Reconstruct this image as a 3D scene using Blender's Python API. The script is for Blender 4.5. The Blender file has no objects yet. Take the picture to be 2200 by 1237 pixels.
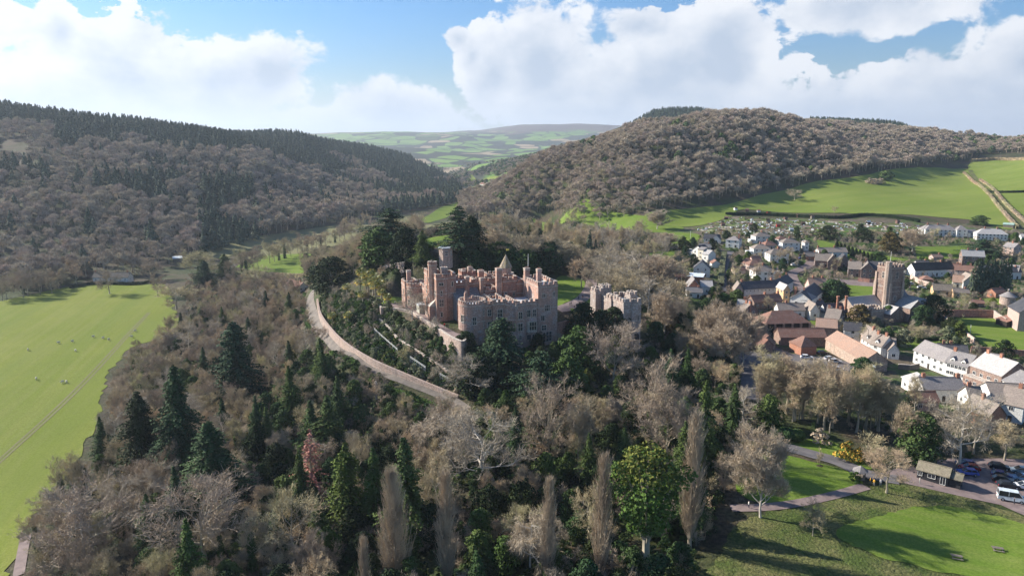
import bpy, bmesh, math, random
import numpy as np
from mathutils import Vector, Matrix
from mathutils.bvhtree import BVHTree
from mathutils.geometry import delaunay_2d_cdt

R = math.radians
SC = bpy.context.scene
COL = SC.collection
random.seed(7); RNG = np.random.default_rng(7)

# ---------------------------------------------------------------- camera, sky, sun, exposure
F_PX, CX, CY, PITCH, CAM_Z = 1525.0, 1100.0, 618.5, R(11.07), 100.0
cam_d = bpy.data.cameras.new('camera'); cam = bpy.data.objects.new('camera', cam_d); COL.objects.link(cam)
cam_d.sensor_fit = 'HORIZONTAL'; cam_d.sensor_width = 36.0; cam_d.lens = 36.0 * F_PX / 2200.0
cam_d.clip_start = 1.0; cam_d.clip_end = 60000.0
cam.location = (0, 0, CAM_Z); cam.rotation_euler = (R(90) - PITCH, 0, 0)
SC.camera = cam
SUN_EL, SUN_AZ = 29.0, -68.0        # azimuth measured from +Y towards +X
SC.view_settings.view_transform = 'Standard'; SC.view_settings.look = 'None'
SC.view_settings.exposure = 1.0; SC.view_settings.gamma = 1.0
try: SC.view_settings.use_curve_mapping = False
except Exception: pass
SC.render.engine = 'CYCLES'
SC.cycles.use_adaptive_sampling = True; SC.cycles.adaptive_threshold = 0.02
SC.cycles.max_bounces = 5; SC.cycles.diffuse_bounces = 2; SC.cycles.glossy_bounces = 2
SC.cycles.transmission_bounces = 2; SC.cycles.volume_bounces = 0; SC.cycles.transparent_max_bounces = 6

sun_d = bpy.data.lights.new('sun', 'SUN'); sun = bpy.data.objects.new('sun', sun_d); COL.objects.link(sun)
sun_d.energy = 5.0; sun_d.angle = R(0.53); sun_d.color = (1.0, 0.93, 0.82)
sdir = Vector((math.sin(R(SUN_AZ)) * math.cos(R(SUN_EL)), math.cos(R(SUN_AZ)) * math.cos(R(SUN_EL)), math.sin(R(SUN_EL))))
sun.rotation_euler = (-sdir).to_track_quat('-Z', 'Y').to_euler()
sun.location = sdir * 300 + Vector((0, 300, 0))


def ray(px, py):
    v = (px - CX) / F_PX; w = (CY - py) / F_PX
    return Vector((v, math.cos(PITCH) + w * math.sin(PITCH), -math.sin(PITCH) + w * math.cos(PITCH)))


def atz(px, py, z):
    d = ray(px, py); t = (z - CAM_Z) / d.z
    return Vector((d.x * t, d.y * t, z))


def aty(px, py, y):
    d = ray(px, py); t = y / d.y
    return Vector((d.x * t, y, CAM_Z + d.z * t))


class NT:
    def __init__(s, tree):
        s.t = tree; s.n = tree.nodes; s.l = tree.links
    def new(s, typ, **kw):
        n = s.n.new(typ)
        for k, v in kw.items(): setattr(n, k, v)
        return n
    def put(s, sock, v):
        if isinstance(v, bpy.types.NodeSocket): s.l.new(v, sock)
        elif v is not None: sock.default_value = v
    def math(s, op, a, b=None, c=None, clamp=False):
        n = s.new('ShaderNodeMath', operation=op); n.use_clamp = clamp
        s.put(n.inputs[0], a)
        if b is not None: s.put(n.inputs[1], b)
        if c is not None: s.put(n.inputs[2], c)
        return n.outputs[0]
    def mix(s, f, a, b, typ='MIX'):
        n = s.new('ShaderNodeMix', data_type='RGBA', blend_type=typ)
        s.put(n.inputs[0], f)
        s.put(n.inputs[6], (*a, 1) if isinstance(a, tuple) and len(a) == 3 else a)
        s.put(n.inputs[7], (*b, 1) if isinstance(b, tuple) and len(b) == 3 else b)
        return n.outputs[2]
    def noise(s, vec, scale, detail=3.0, rough=0.55, dist=0.0):
        n = s.new('ShaderNodeTexNoise'); s.put(n.inputs['Vector'], vec)
        n.inputs['Scale'].default_value = scale; n.inputs['Detail'].default_value = detail
        n.inputs['Roughness'].default_value = rough; n.inputs['Distortion'].default_value = dist
        return n.outputs[0]
    def ramp(s, f, lo, hi, a=0.0, b=1.0, smooth=True):
        n = s.new('ShaderNodeMapRange'); n.interpolation_type = 'SMOOTHSTEP' if smooth else 'LINEAR'
        for i, q in enumerate((f, lo, hi, a, b)): s.put(n.inputs[i], q)
        return n.outputs[0]


W = bpy.data.worlds.new('World'); SC.world = W; W.use_nodes = True
def build_world():
    t = NT(W.node_tree); t.n.clear()
    out = t.new('ShaderNodeOutputWorld'); bg = t.new('ShaderNodeBackground')
    sky = t.new('ShaderNodeTexSky', sky_type='NISHITA'); sky.sun_disc = False
    sky.sun_elevation = R(SUN_EL); sky.sun_rotation = R(SUN_AZ)
    sky.altitude = 100; sky.air_density = 1.0; sky.dust_density = 0.7; sky.ozone_density = 1.6
    tc = t.new('ShaderNodeTexCoord'); sep = t.new('ShaderNodeSeparateXYZ'); t.l.new(tc.outputs['Generated'], sep.inputs[0])
    x, y, z = sep.outputs
    az = t.math('ARCTAN2', x, y); el = t.math('ARCSINE', z)
    comb = t.new('ShaderNodeCombineXYZ'); t.l.new(az, comb.inputs[0]); t.l.new(t.math('MULTIPLY', el, 1.35), comb.inputs[1])
    P = comb.outputs[0]
    n1 = t.noise(P, 9.0, 9.0, 0.56, 0.15)
    n2 = t.noise(P, 26.0, 7.0, 0.6, 0.3)
    # cumulus banks: centre azimuth, elevation, half widths (degrees); they sit where the clouds stood that day
    def dirp(px, py):
        d = ray(px, py); d.normalize(); return math.atan2(d.x, d.y), math.asin(d.z)
    blobs = [(60, 215, 330, 105, 1.), (130, 70, 42, 75, .8), (290, 170, 190, 120, 1.), (440, 185, 210, 100, 1.), (590, 170, 95, 85, 1.),
             (60, 40, 20, 30, .3), (830, 245, 150, 78, 1.), (985, 85, 36, 30, .9), (1015, 125, 45, 60, 1.), (1060, 160, 80, 110, 1.),
             (1170, 150, 150, 170, 1.), (1400, 185, 290, 130, 1.1), (1550, 120, 130, 135, 1.1), (1375, 62, 110, 40, .8),
             (1900, 5, 210, 62, 1.), (1800, 240, 240, 62, .8), (2100, 190, 230, 100, 1.), (2250, 170, 150, 110, 1.), (1250, 240, 280, 50, .8),
             (640, 265, 300, 40, .7), (1980, 260, 300, 45, .8), (-250, 130, 260, 160, 1.), (-600, 60, 300, 120, 1.), (2600, 150, 260, 160, 1.), (3100, 60, 330, 120, 1.)]
    acc = None
    for (px, py, rx, ry, wgt) in blobs:
        a0, e0 = dirp(px, py); ra = rx / F_PX; re = ry / F_PX
        u = t.math('DIVIDE', t.math('SUBTRACT', az, a0), ra); v = t.math('DIVIDE', t.math('SUBTRACT', el, e0), re)
        d = t.math('SQRT', t.math('ADD', t.math('MULTIPLY', u, u), t.math('MULTIPLY', v, v)))
        b = t.math('MULTIPLY', t.math('SUBTRACT', 1.0, d), wgt)
        acc = b if acc is None else t.math('SMOOTH_MAX', acc, b, 0.15)
    # higher up and all round the sky: broken cloud of the same kind
    hi = t.math('MULTIPLY', t.math('SUBTRACT', t.noise(P, 3.2, 3.0, 0.5), 0.5), 2.6)
    elm = t.ramp(el, 0.22, 0.36)
    azm = t.ramp(t.math('ABSOLUTE', az), 1.0, 1.35)
    acc = t.math('MAXIMUM', acc, t.math('SUBTRACT', t.math('ADD', hi, t.math('MAXIMUM', elm, azm)), 1.38))
    nn = t.math('ADD', t.math('MULTIPLY', t.math('SUBTRACT', n1, 0.5), 1.7), t.math('MULTIPLY', t.math('SUBTRACT', n2, 0.5), 1.1))
    dens = t.math('ADD', acc, nn)
    soft = t.noise(P, 5.0, 2.0)
    alpha = t.ramp(dens, 0.0, t.ramp(soft, 0.35, 0.62, 0.06, 0.32))
    alpha = t.math('MULTIPLY', alpha, 0.97)
    # thin veil near the horizon
    veil = t.ramp(el, 0.005, 0.11, 0.55, 0.0)
    # cloud shade: thick parts greyer, edges towards the sun bright
    sh = t.new('ShaderNodeVectorMath', operation='ADD'); t.l.new(P, sh.inputs[0]); sh.inputs[1].default_value = (-0.02, 0.022, 0)
    n1b = t.noise(sh.outputs[0], 9.0, 9.0, 0.56, 0.15)
    lit = t.math('SUBTRACT', n1, n1b)
    thick = t.ramp(dens, 0.1, 1.15)
    lum = t.math('ADD', t.math('MULTIPLY', lit, 3.0), t.math('SUBTRACT', t.math('MULTIPLY_ADD', n2, 0.9, 0.42), t.math('MULTIPLY', thick, 0.95)))
    lum = t.math('ADD', lum, t.ramp(az, -0.75, -0.2, 0.32, 0.0))
    lum = t.ramp(lum, 0.0, 1.0, 0.0, 1.0, False)
    ccol = t.mix(lum, (5.4, 6.3, 7.7), (9.6, 9.8, 10.2))
    ccol = t.mix(t.ramp(el, 0.015, 0.10, 0.75, 0.0), ccol, (7.0, 7.9, 9.3))
    blue = t.mix(t.ramp(el, 0.0, 0.20), sky.outputs[0], t.mix(1.0, sky.outputs[0], (0.66, 1.10, 1.52), 'MULTIPLY'))
    base = t.mix(veil, blue, (6.6, 7.9, 9.6))
    fin = t.mix(alpha, base, ccol)
    t.l.new(fin, bg.inputs[0]); bg.inputs[1].default_value = 0.050
    t.l.new(bg.outputs[0], out.inputs[0])
build_world()
# ---------------------------------------------------------------- helpers
def tag(o, label=None, cat=None, group=None, kind=None):
    if label: o['label'] = label
    if cat: o['category'] = cat
    if group: o['group'] = group
    if kind: o['kind'] = kind
    return o


def link(name, me, parent=None, loc=None):
    o = bpy.data.objects.new(name, me); COL.objects.link(o)
    if parent is not None: o.parent = parent
    if loc is not None: o.location = loc
    return o


def empty(name, loc, rz=0.0, sc=1.0):
    o = bpy.data.objects.new(name, None); COL.objects.link(o)
    o.location = loc; o.rotation_euler = (0, 0, rz); o.scale = (sc, sc, sc); o.empty_display_size = 0.5
    return o


class MB:
    """collects faces with material slots"""
    def __init__(s): s.v = []; s.f = []; s.m = []; s.mats = []
    def mi(s, m):
        if m not in s.mats: s.mats.append(m)
        return s.mats.index(m)
    def add(s, vs, fs, m):
        b = len(s.v); s.v.extend([tuple(p) for p in vs]); k = s.mi(m)
        for f in fs: s.f.append(tuple(b + i for i in f)); s.m.append(k)
    def box(s, c, d, m, rz=0.0):
        cx, cy, cz = c; dx, dy, dz = d[0] / 2, d[1] / 2, d[2] / 2; co, si = math.cos(rz), math.sin(rz)
        vs = []
        for z in (-dz, dz):
            for (x, y) in ((-dx, -dy), (dx, -dy), (dx, dy), (-dx, dy)):
                vs.append((cx + x * co - y * si, cy + x * si + y * co, cz + z))
        s.add(vs, [(0, 3, 2, 1), (4, 5, 6, 7), (0, 1, 5, 4), (1, 2, 6, 5), (2, 3, 7, 6), (3, 0, 4, 7)], m)
    def prism(s, poly, z0, z1, m, top=True, bot=True):
        n = len(poly)
        z0s = z0 if hasattr(z0, '__len__') else [z0] * n
        vs = [(p[0], p[1], z0s[i]) for i, p in enumerate(poly)] + [(p[0], p[1], z1) for p in poly]
        fs = [(i, (i + 1) % n, n + (i + 1) % n, n + i) for i in range(n)]
        if top: fs.append(tuple(range(n, 2 * n)))
        if bot: fs.append(tuple(range(n - 1, -1, -1)))
        s.add(vs, fs, m)
    def tube(s, a, b, r0, r1, m, n=6, cap=False):
        a = Vector(a); b = Vector(b); d = (b - a)
        if d.length < 1e-6: return
        d.normalize(); u = d.orthogonal().normalized(); w = d.cross(u)
        vs = []
        for (p, r) in ((a, r0), (b, r1)):
            for i in range(n):
                q = 2 * math.pi * i / n; vs.append(p + (u * math.cos(q) + w * math.sin(q)) * r)
        fs = [(i, (i + 1) % n, n + (i + 1) % n, n + i) for i in range(n)]
        if cap: fs += [tuple(range(n - 1, -1, -1)), tuple(range(n, 2 * n))]
        s.add(vs, fs, m)
    def mesh(s, name, smooth=False):
        me = bpy.data.meshes.new(name); me.from_pydata(s.v, [], s.f)
        for m in s.mats: me.materials.append(m)
        if len(s.mats) > 1: me.polygons.foreach_set('material_index', s.m)
        if smooth: me.polygons.foreach_set('use_smooth', [True] * len(s.f))
        me.update(); return me
    def build(s, name, parent=None, loc=None, smooth=False):
        return link(name, s.mesh(name, smooth), parent, loc)


def mat(name, fn=None, rough=0.9, spec=0.2, metal=0.0, bump=None, col=None):
    """procedural material; fn(t, P) gives the colour socket; bump=(scale, strength, distance)"""
    m = bpy.data.materials.new(name); m.use_nodes = True; t = NT(m.node_tree); t.n.clear()
    out = t.new('ShaderNodeOutputMaterial'); b = t.new('ShaderNodeBsdfPrincipled'); t.l.new(b.outputs[0], out.inputs[0])
    tc = t.new('ShaderNodeTexCoord'); geo = t.new('ShaderNodeNewGeometry')
    P = geo.outputs['Position']; t.P = P; t.obj = tc.outputs['Object']
    if fn: t.put(b.inputs['Base Color'], fn(t, P))
    else:
        n = t.noise(tc.outputs['Object'], 1.3, 4.0)
        t.put(b.inputs['Base Color'], t.mix(t.ramp(n, .3, .7), tuple(c * .8 for c in col), tuple(min(1, c * 1.15) for c in col)))
    b.inputs['Roughness'].default_value = rough; b.inputs['Specular IOR Level'].default_value = spec; b.inputs['Metallic'].default_value = metal
    if bump:
        bn = t.new('ShaderNodeBump'); bn.inputs['Strength'].default_value = bump[1]; bn.inputs['Distance'].default_value = bump[2]
        t.l.new(t.noise(P, bump[0], 4.0, 0.65), bn.inputs['Height']); t.l.new(bn.outputs[0], b.inputs['Normal'])
    return m


def rnd(t):
    n = t.new('ShaderNodeObjectInfo'); return n.outputs['Random']


def inside(poly, X, Y):
    X = np.asarray(X); Y = np.asarray(Y); r = np.zeros(X.shape, bool); n = len(poly)
    for i in range(n):
        x0, y0 = poly[i][0], poly[i][1]; x1, y1 = poly[(i + 1) % n][0], poly[(i + 1) % n][1]
        if y0 == y1: continue
        c = ((y0 > Y) != (y1 > Y)) & (X < (x1 - x0) * (Y - y0) / (y1 - y0) + x0)
        r ^= c
    return r


def polydist(poly, X, Y):
    D = np.full(X.shape, 1e9); n = len(poly)
    for i in range(n):
        x0, y0 = poly[i][0], poly[i][1]; x1, y1 = poly[(i + 1) % n][0], poly[(i + 1) % n][1]
        dx, dy = x1 - x0, y1 - y0; L = dx * dx + dy * dy + 1e-9
        u = np.clip(((X - x0) * dx + (Y - y0) * dy) / L, 0, 1)
        D = np.minimum(D, np.hypot(X - x0 - u * dx, Y - y0 - u * dy))
    return D
# ---------------------------------------------------------------- terrain
CP = []
def zc(px, py, z): p = atz(px, py, z); CP.append((p.x, p.y, z))
def yc(px, py, y, dz=0.0): p = aty(px, py, y); CP.append((p.x, p.y, p.z + dz))
for a in [(0, 1237, 4), (0, 1100, 4), (120, 900, 4), (-200, 800, 4), (0, 700, 5), (300, 650, 5), (330, 622, 5.5), (200, 610, 6), (60, 620, 5.5), (60, 1200, 5),
          (-300, 640, 5), (250, 760, 5), (370, 690, 6), (330, 800, 8), (300, 950, 7), (200, 1100, 7),
          (350, 1237, 11), (600, 1237, 13), (900, 1237, 15), (1150, 1237, 17), (1300, 1237, 18), (1600, 1237, 19), (1850, 1237, 19.5), (2200, 1237, 20), (2500, 1237, 20),
          (2200, 1100, 20), (2000, 1050, 20.5), (1700, 1080, 20.5), (1700, 950, 22), (1620, 935, 22), (2200, 1000, 20), (2500, 1000, 20),
          (1400, 1100, 19), (1200, 1150, 18), (1000, 1000, 19), (800, 1000, 15), (600, 1000, 12), (500, 850, 13), (1200, 1000, 20), (1400, 950, 22),
          (600, 750, 20), (560, 650, 20), (640, 640, 26), (670, 650, 28), (690, 710, 27), (760, 770, 25), (850, 815, 23.5), (950, 850, 22), (1050, 890, 21), (1150, 900, 21),
          (1250, 880, 22), (1350, 850, 22), (1450, 830, 20), (1300, 800, 24), (1100, 800, 25), (1000, 790, 26.5), (1200, 770, 26.5), (1400, 780, 23),
          (820, 700, 29.5), (880, 740, 28.5), (940, 790, 26), (780, 660, 31), (740, 640, 32),
          (1000, 738, 30.5), (1080, 735, 29.5), (1160, 728, 29), (1200, 716, 30), (940, 690, 35), (880, 652, 36), (820, 645, 36), (780, 640, 35.5),
          (1225, 630, 35.5), (1210, 650, 35), (1290, 600, 35.5), (1345, 735, 29.5), (1300, 700, 31), (1390, 700, 29),
          (950, 560, 50), (940, 522, 53), (1010, 525, 53), (1080, 540, 50), (880, 535, 50), (820, 545, 45), (760, 560, 38), (1180, 560, 42), (1000, 575, 46), (1120, 590, 40),
          (1250, 570, 38), (1330, 560, 32), (1420, 570, 28), (1450, 620, 24), (1480, 700, 20), (1550, 760, 18), (1600, 760, 18),
          (640, 600, 12), (700, 575, 14), (690, 540, 6.5), (600, 600, 6), (560, 570, 6), (700, 520, 6.5), (760, 500, 7), (850, 480, 9),
          (1900, 685, 16), (1700, 720, 18), (1600, 680, 20), (1780, 620, 19), (2050, 790, 17), (2150, 850, 17.5), (2100, 700, 16), (2200, 720, 16), (2200, 620, 19),
          (1640, 540, 28), (1575, 528, 30), (1650, 600, 22), (1500, 560, 27), (1520, 600, 25), (1830, 590, 20), (1950, 590, 21), (2050, 570, 22), (1750, 520, 29), (1850, 550, 25),
          (2030, 505, 30), (2130, 515, 29), (2200, 530, 27), (1650, 480, 33), (1550, 490, 33), (1800, 480, 34), (1950, 485, 34), (1500, 500, 31), (1420, 520, 30),
          (1800, 440, 42), (2000, 460, 38), (1900, 390, 60), (2050, 365, 68), (2200, 348, 80), (2350, 340, 88), (2150, 420, 50), (2300, 430, 48),
          (1450, 460, 37), (1300, 480, 28), (1200, 475, 20), (1400, 455, 40), (1550, 430, 46), (1700, 400, 56), (1150, 480, 15), (1250, 520, 28), (1350, 510, 30),
          (0, 640, 5), (150, 600, 6), (300, 590, 6), (450, 545, 7), (600, 505, 8), (800, 470, 10), (950, 445, 12), (975, 425, 13), (-250, 650, 5), (-500, 660, 5),
          (1020, 410, 15), (1040, 388, 19), (1000, 372, 25), (1050, 357, 34), (560, 620, 7), (450, 640, 7), (420, 600, 7), (1030, 455, 14), (1000, 480, 12), (920, 500, 9)]:
    zc(*a)
for a in [(0, 235, 1100, -14), (150, 245, 1150, -14), (300, 262, 1200, -14), (400, 275, 1300, -14), (550, 290, 1600, -14), (700, 305, 2000, -14), (800, 322, 2300, -12), (900, 350, 2300, -12), (955, 375, 2000, -12),
          (955, 388, 2600, -12), (985, 408, 2000, -10), (985, 402, 2500, -10), (900, 364, 2900, -14), (930, 372, 2500, -14), (-300, 215, 1100, -14), (-600, 210, 1100, -14), (100, 400, 740, 0), (-200, 400, 740, 0), (400, 405, 850, 0), (650, 385, 1200, 0), (800, 395, 1400, 0), (0, 320, 900, 0), (300, 330, 1000, 0), (-400, 330, 900, 0), (550, 340, 1150, 0),
          (1240, 303, 960, -19), (1316, 272, 1000, -19), (1360, 260, 1030, -18), (1420, 248, 1060, -17), (1500, 240, 1090, -14), (1600, 246, 1120, -5), (1700, 252, 1180, -12), (1800, 266, 1230, -17), (1900, 275, 1280, -18), (2000, 283, 1320, -19), (2200, 290, 1400, -19), (2400, 292, 1400, -19),
          (1164, 342, 900, -18), (1090, 398, 880, -16), (1050, 435, 880, -5), (1500, 330, 880, 0), (1700, 330, 950, 0), (1350, 380, 790, 0), (1950, 330, 1130, 0), (1250, 420, 770, 0),
          (1150, 340, 1800, -8), (1100, 365, 1600, -6), (1200, 315, 2000, -8), (1300, 300, 2400, -8),
          (950, 335, 4000, 0), (900, 302, 6000, 0), (1000, 294, 6500, 0), (1100, 280, 8000, 0), (1070, 276, 9000, 0), (1130, 266, 9500, 0), (1200, 269, 9400, 0), (1310, 270, 9000, 0), (700, 292, 6500, 0), (600, 292, 7000, 0), (800, 282, 7500, 0), (850, 284, 8200, 0), (1000, 284, 8600, 0), (1180, 300, 6500, 0), (1060, 300, 6800, 0), (920, 325, 4600, 0), (1050, 330, 4800, 0), (1150, 318, 5200, 0),
          (1400, 240, 2100, -12), (1470, 234, 2200, -12), (1550, 236, 2250, -12), (1650, 256, 2400, -12), (1780, 254, 2500, -22), (1900, 264, 2600, -24), (2000, 280, 2700, -24), (2200, 300, 2800, -24),
          (600, 292, 3500, -60), (300, 280, 3500, -60), (0, 270, 3500, -80), (-500, 260, 3500, -60), (2200, 300, 4000, -40), (1700, 300, 5000, 0), (2400, 300, 9000, 0), (0, 300, 9000, -100), (-500, 300, 9000, -100)]:
    yc(*a)
for (x, y, z) in [(-500, 1600, 120), (-900, 1500, 130), (-150, 2600, 40), (350, 1500, 100), (700, 1700, 150), (300, 1300, 110), (-1200, 15000, 60), (0, 15500, 150), (5000, 15000, 100), (-6000, 15000, 60), (-10000, 15000, 60), (12000, 15000, 60),
                  (-50, 60, 12), (50, 60, 17), (0, 110, 15), (100, 100, 19), (-100, 100, 5), (-80, 60, 8), (60, 120, 19), (-45, 130, 12)]:
    CP.append((x, y, z))
CPA = np.array(CP)
KS = 2.2
def st(X, Y): return np.stack([X / Y * KS, np.log(Y)], -1)
C = st(CPA[:, 0], CPA[:, 1]); n = len(C)
def U(r2): return 0.5 * r2 * np.log(r2 + 1e-12)
D2 = ((C[:, None] - C[None]) ** 2).sum(-1)
A = np.zeros((n + 3, n + 3)); A[:n, :n] = U(D2) + np.eye(n) * 0.0006; A[:n, n] = 1; A[:n, n + 1:] = C; A[n, :n] = 1; A[n + 1:, :n] = C.T
# fit height as a share of distance, so near and far points weigh alike
rhs = np.concatenate([(CPA[:, 2] - CAM_Z) / CPA[:, 1], np.zeros(3)])
Wt = np.linalg.solve(A, rhs)
def tps(X, Y):
    S = st(X, Y); sh = S.shape[:-1]; S = S.reshape(-1, 2); o = np.empty(len(S))
    for i in range(0, len(S), 20000):
        s = S[i:i + 20000]; r2 = ((s[:, None] - C[None]) ** 2).sum(-1)
        o[i:i + 20000] = U(r2) @ Wt[:n] + Wt[n] + s @ Wt[n + 1:]
    return CAM_Z + o.reshape(sh) * Y


_perm = RNG.random((256, 256))
def vnoise(X, Y):
    xi = np.floor(X).astype(int); yi = np.floor(Y).astype(int); fx = X - xi; fy = Y - yi
    fx = fx * fx * (3 - 2 * fx); fy = fy * fy * (3 - 2 * fy)
    g = lambda a, b: _perm[a & 255, b & 255]
    return (g(xi, yi) * (1 - fx) + g(xi + 1, yi) * fx) * (1 - fy) + (g(xi, yi + 1) * (1 - fx) + g(xi + 1, yi + 1) * fx) * fy
def fbm(X, Y, o=4):
    r = 0; a = 1; s = 0
    for i in range(o): r = r + a * vnoise(X * 2 ** i + 17.3 * i, Y * 2 ** i + 5.1 * i); s += a; a *= .5
    return r / s - .5

NS, NTT = 440, 620
S0, S1, T0, T1 = -1.15, 1.15, math.log(45.0), math.log(16000.0)
sg = np.linspace(S0, S1, NS); tg = np.linspace(T0, T1, NTT)
Yg = np.exp(tg)[:, None] * np.ones(NS)[None]; Xg = sg[None] * Yg
Zg = tps(Xg, Yg)
Zg += fbm(Xg / 900, Yg / 900, 4) * np.clip((Yg - 1300) / 3000, 0, 1) * 60
Zg += fbm(Xg / 60, Yg / 60, 3) * np.clip((Yg - 500) / 600, 0, 1) * 6

def wpoly(pts, z): return [tuple(atz(a, b, z))[:2] for a, b in pts]
FLATS = []
def flat(poly, z, m): # level ground inside poly, eased over m metres outside
    global Zg
    i = inside(poly, Xg, Yg); d = np.where(i, 0, polydist(poly, Xg, Yg)); k = np.clip(1 - d / m, 0, 1); k = k * k * (3 - 2 * k)
    Zg = Zg * (1 - k) + z * k
flat(wpoly([(870, 655), (1195, 662), (1300, 600), (1270, 590), (1130, 590), (900, 600), (860, 640)], 35.5), 35.5, 7)
flat(wpoly([(800, 640), (830, 658), (905, 690), (960, 718), (992, 727), (1000, 700), (1190, 672), (1190, 650), (860, 640)], 35.3), 35.3, 3)
flat(wpoly([(1200, 655), (1240, 650), (1285, 610), (1260, 596), (1195, 600)], 35.5), 35.5, 6)
flat(wpoly([(900, 520), (1010, 515), (1060, 530), (960, 545), (900, 540)], 53), 53, 8)
flat([(-300, 300), (-130, 200), (-95, 260), (-150, 430), (-260, 460), (-420, 420)], 5.0, 40)

verts = np.stack([Xg, Yg, Zg], -1).reshape(-1, 3)
ii = (np.arange(NTT - 1)[:, None] * NS + np.arange(NS - 1)[None]).reshape(-1)
quads = np.stack([ii, ii + 1, ii + 1 + NS, ii + NS], -1)
BVH = BVHTree.FromPolygons([tuple(v) for v in verts.tolist()], [tuple(q) for q in quads.tolist()], all_triangles=False)
def ground(x, y):
    h = BVH.ray_cast(Vector((x, y, 3000)), Vector((0, 0, -1)))
    return h[0].z if h[0] is not None else 0.0
def hit(px, py):
    d = ray(px, py).normalized(); h = BVH.ray_cast(Vector((0, 0, CAM_Z)), d)
    return h[0] if h[0] is not None else aty(px, py, 9000)
def gz(X, Y):  # bilinear, vectorised
    X = np.asarray(X, float); Y = np.asarray(Y, float)
    a = np.clip((X / Y - S0) / (S1 - S0) * (NS - 1), 0, NS - 1.001); b = np.clip((np.log(Y) - T0) / (T1 - T0) * (NTT - 1), 0, NTT - 1.001)
    i = a.astype(int); j = b.astype(int); fa = a - i; fb = b - j
    return (Zg[j, i] * (1 - fa) + Zg[j, i + 1] * fa) * (1 - fb) + (Zg[j + 1, i] * (1 - fa) + Zg[j + 1, i + 1] * fa) * fb


def c_wood(t, P):
    a = t.ramp(t.noise(P, 0.05, 4.0), .35, .65); b = t.ramp(t.noise(P, 0.9, 5.0), .3, .7)
    c = t.mix(b, (0.045, 0.033, 0.022), (0.12, 0.09, 0.06))
    g = t.mix(b, (0.020, 0.032, 0.010), (0.055, 0.075, 0.02))
    return t.mix(a, c, g)
M_WOODG = mat('woodland_floor', c_wood, bump=(1.5, .8, .5))
def c_farm(t, P):
    sc = t.new('ShaderNodeMapping'); t.l.new(P, sc.inputs[0]); sc.inputs['Scale'].default_value = (1, .62, 0); sc.inputs['Rotation'].default_value = (0, 0, .4)
    dis = t.new('ShaderNodeVectorMath', operation='MULTIPLY_ADD')
    nz = t.new('ShaderNodeTexNoise'); t.l.new(sc.outputs[0], nz.inputs['Vector']); nz.inputs['Scale'].default_value = .004
    t.l.new(nz.outputs['Color'], dis.inputs[0]); dis.inputs[1].default_value = (90, 90, 0); t.l.new(sc.outputs[0], dis.inputs[2])
    v = t.new('ShaderNodeTexVoronoi', feature='DISTANCE_TO_EDGE'); t.l.new(dis.outputs[0], v.inputs['Vector']); v.inputs['Scale'].default_value = .0052
    v2 = t.new('ShaderNodeTexVoronoi', feature='F1'); t.l.new(dis.outputs[0], v2.inputs['Vector']); v2.inputs['Scale'].default_value = .0052
    h = t.ramp(v.outputs['Distance'], .035, .06)
    sepc = t.new('ShaderNodeSeparateColor'); t.l.new(v2.outputs['Color'], sepc.inputs[0])
    f = t.mix(sepc.outputs[0], (0.12, 0.22, 0.035), (0.20, 0.30, 0.07)); f = t.mix(t.ramp(sepc.outputs[1], .8, .83), f, (0.36, 0.27, 0.17)); f = t.mix(t.ramp(sepc.outputs[2], .74, .77), f, (0.045, 0.05, 0.03))
    f = t.mix(t.ramp(t.noise(P, .02, 3.), .3, .7), f, t.mix(1., f, (.75, .8, .8), 'MULTIPLY'))
    c = t.mix(h, (0.04, 0.045, 0.028), f)
    sp = t.new('ShaderNodeSeparateXYZ'); t.l.new(P, sp.inputs[0])
    mz = t.math('ADD', sp.outputs[2], t.math('MULTIPLY', t.math('SUBTRACT', t.noise(P, .0016, 5.0, .6), .5), 230))
    moor = t.mix(t.noise(P, .01, 4.), (0.075, 0.05, 0.045), (0.13, 0.10, 0.075))
    return t.mix(t.ramp(mz, 265, 300), c, moor)
M_FARM = mat('distant_farmland', c_farm)
def c_grass(a, b, s=0.02, yel=(0.22, 0.22, 0.06), streak=None):
    def fn(t, P):
        if streak is not None:
            mp = t.new('ShaderNodeMapping'); t.l.new(P, mp.inputs[0]); mp.inputs['Rotation'].default_value = (0, 0, -streak); 
            m2 = t.new('ShaderNodeMapping'); t.l.new(mp.outputs[0], m2.inputs[0]); m2.inputs['Scale'].default_value = (.035, 1, 1)
            q = t.ramp(t.noise(m2.outputs[0], .35, 5.0, .7), .35, .65); q2 = t.ramp(t.noise(m2.outputs[0], .06, 3.0, .6), .4, .6)
        n = t.ramp(t.noise(P, s, 5.0), .3, .7); m = t.ramp(t.noise(P, s * 12, 5.0, .7), .3, .7); k = t.ramp(t.noise(P, 1.8, 4.0, .7), .35, .65)
        c = t.mix(n, a, b); c = t.mix(t.math('MULTIPLY', m, .45), c, tuple((x + y) * .45 for x, y in zip(a, yel)))
        if streak is not None: c = t.mix(t.math('MULTIPLY', q, .4), c, (0.27, 0.265, 0.10)); c = t.mix(t.math('MULTIPLY', q2, .35), c, (0.13, 0.19, 0.035))
        return t.mix(t.math('MULTIPLY', k, .5), c, tuple(x * .55 for x in a))
    return fn
M_FIELD = mat('valley_pasture_grass', c_grass((0.165, 0.21, 0.028), (0.24, 0.265, 0.05), .012, streak=R(105)), spec=.05, bump=(2.5, .5, .25))
M_LAWN = mat('mown_lawn_grass', c_grass((0.10, 0.185, 0.020), (0.17, 0.24, 0.036), .05, streak=R(150)), spec=.05, bump=(6, .4, .1))
M_HILLF = mat('hill_pasture_grass', c_grass((0.155, 0.225, 0.032), (0.225, 0.275, 0.06), .012, streak=R(20)), spec=.05, bump=(2, .4, .25))
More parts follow.
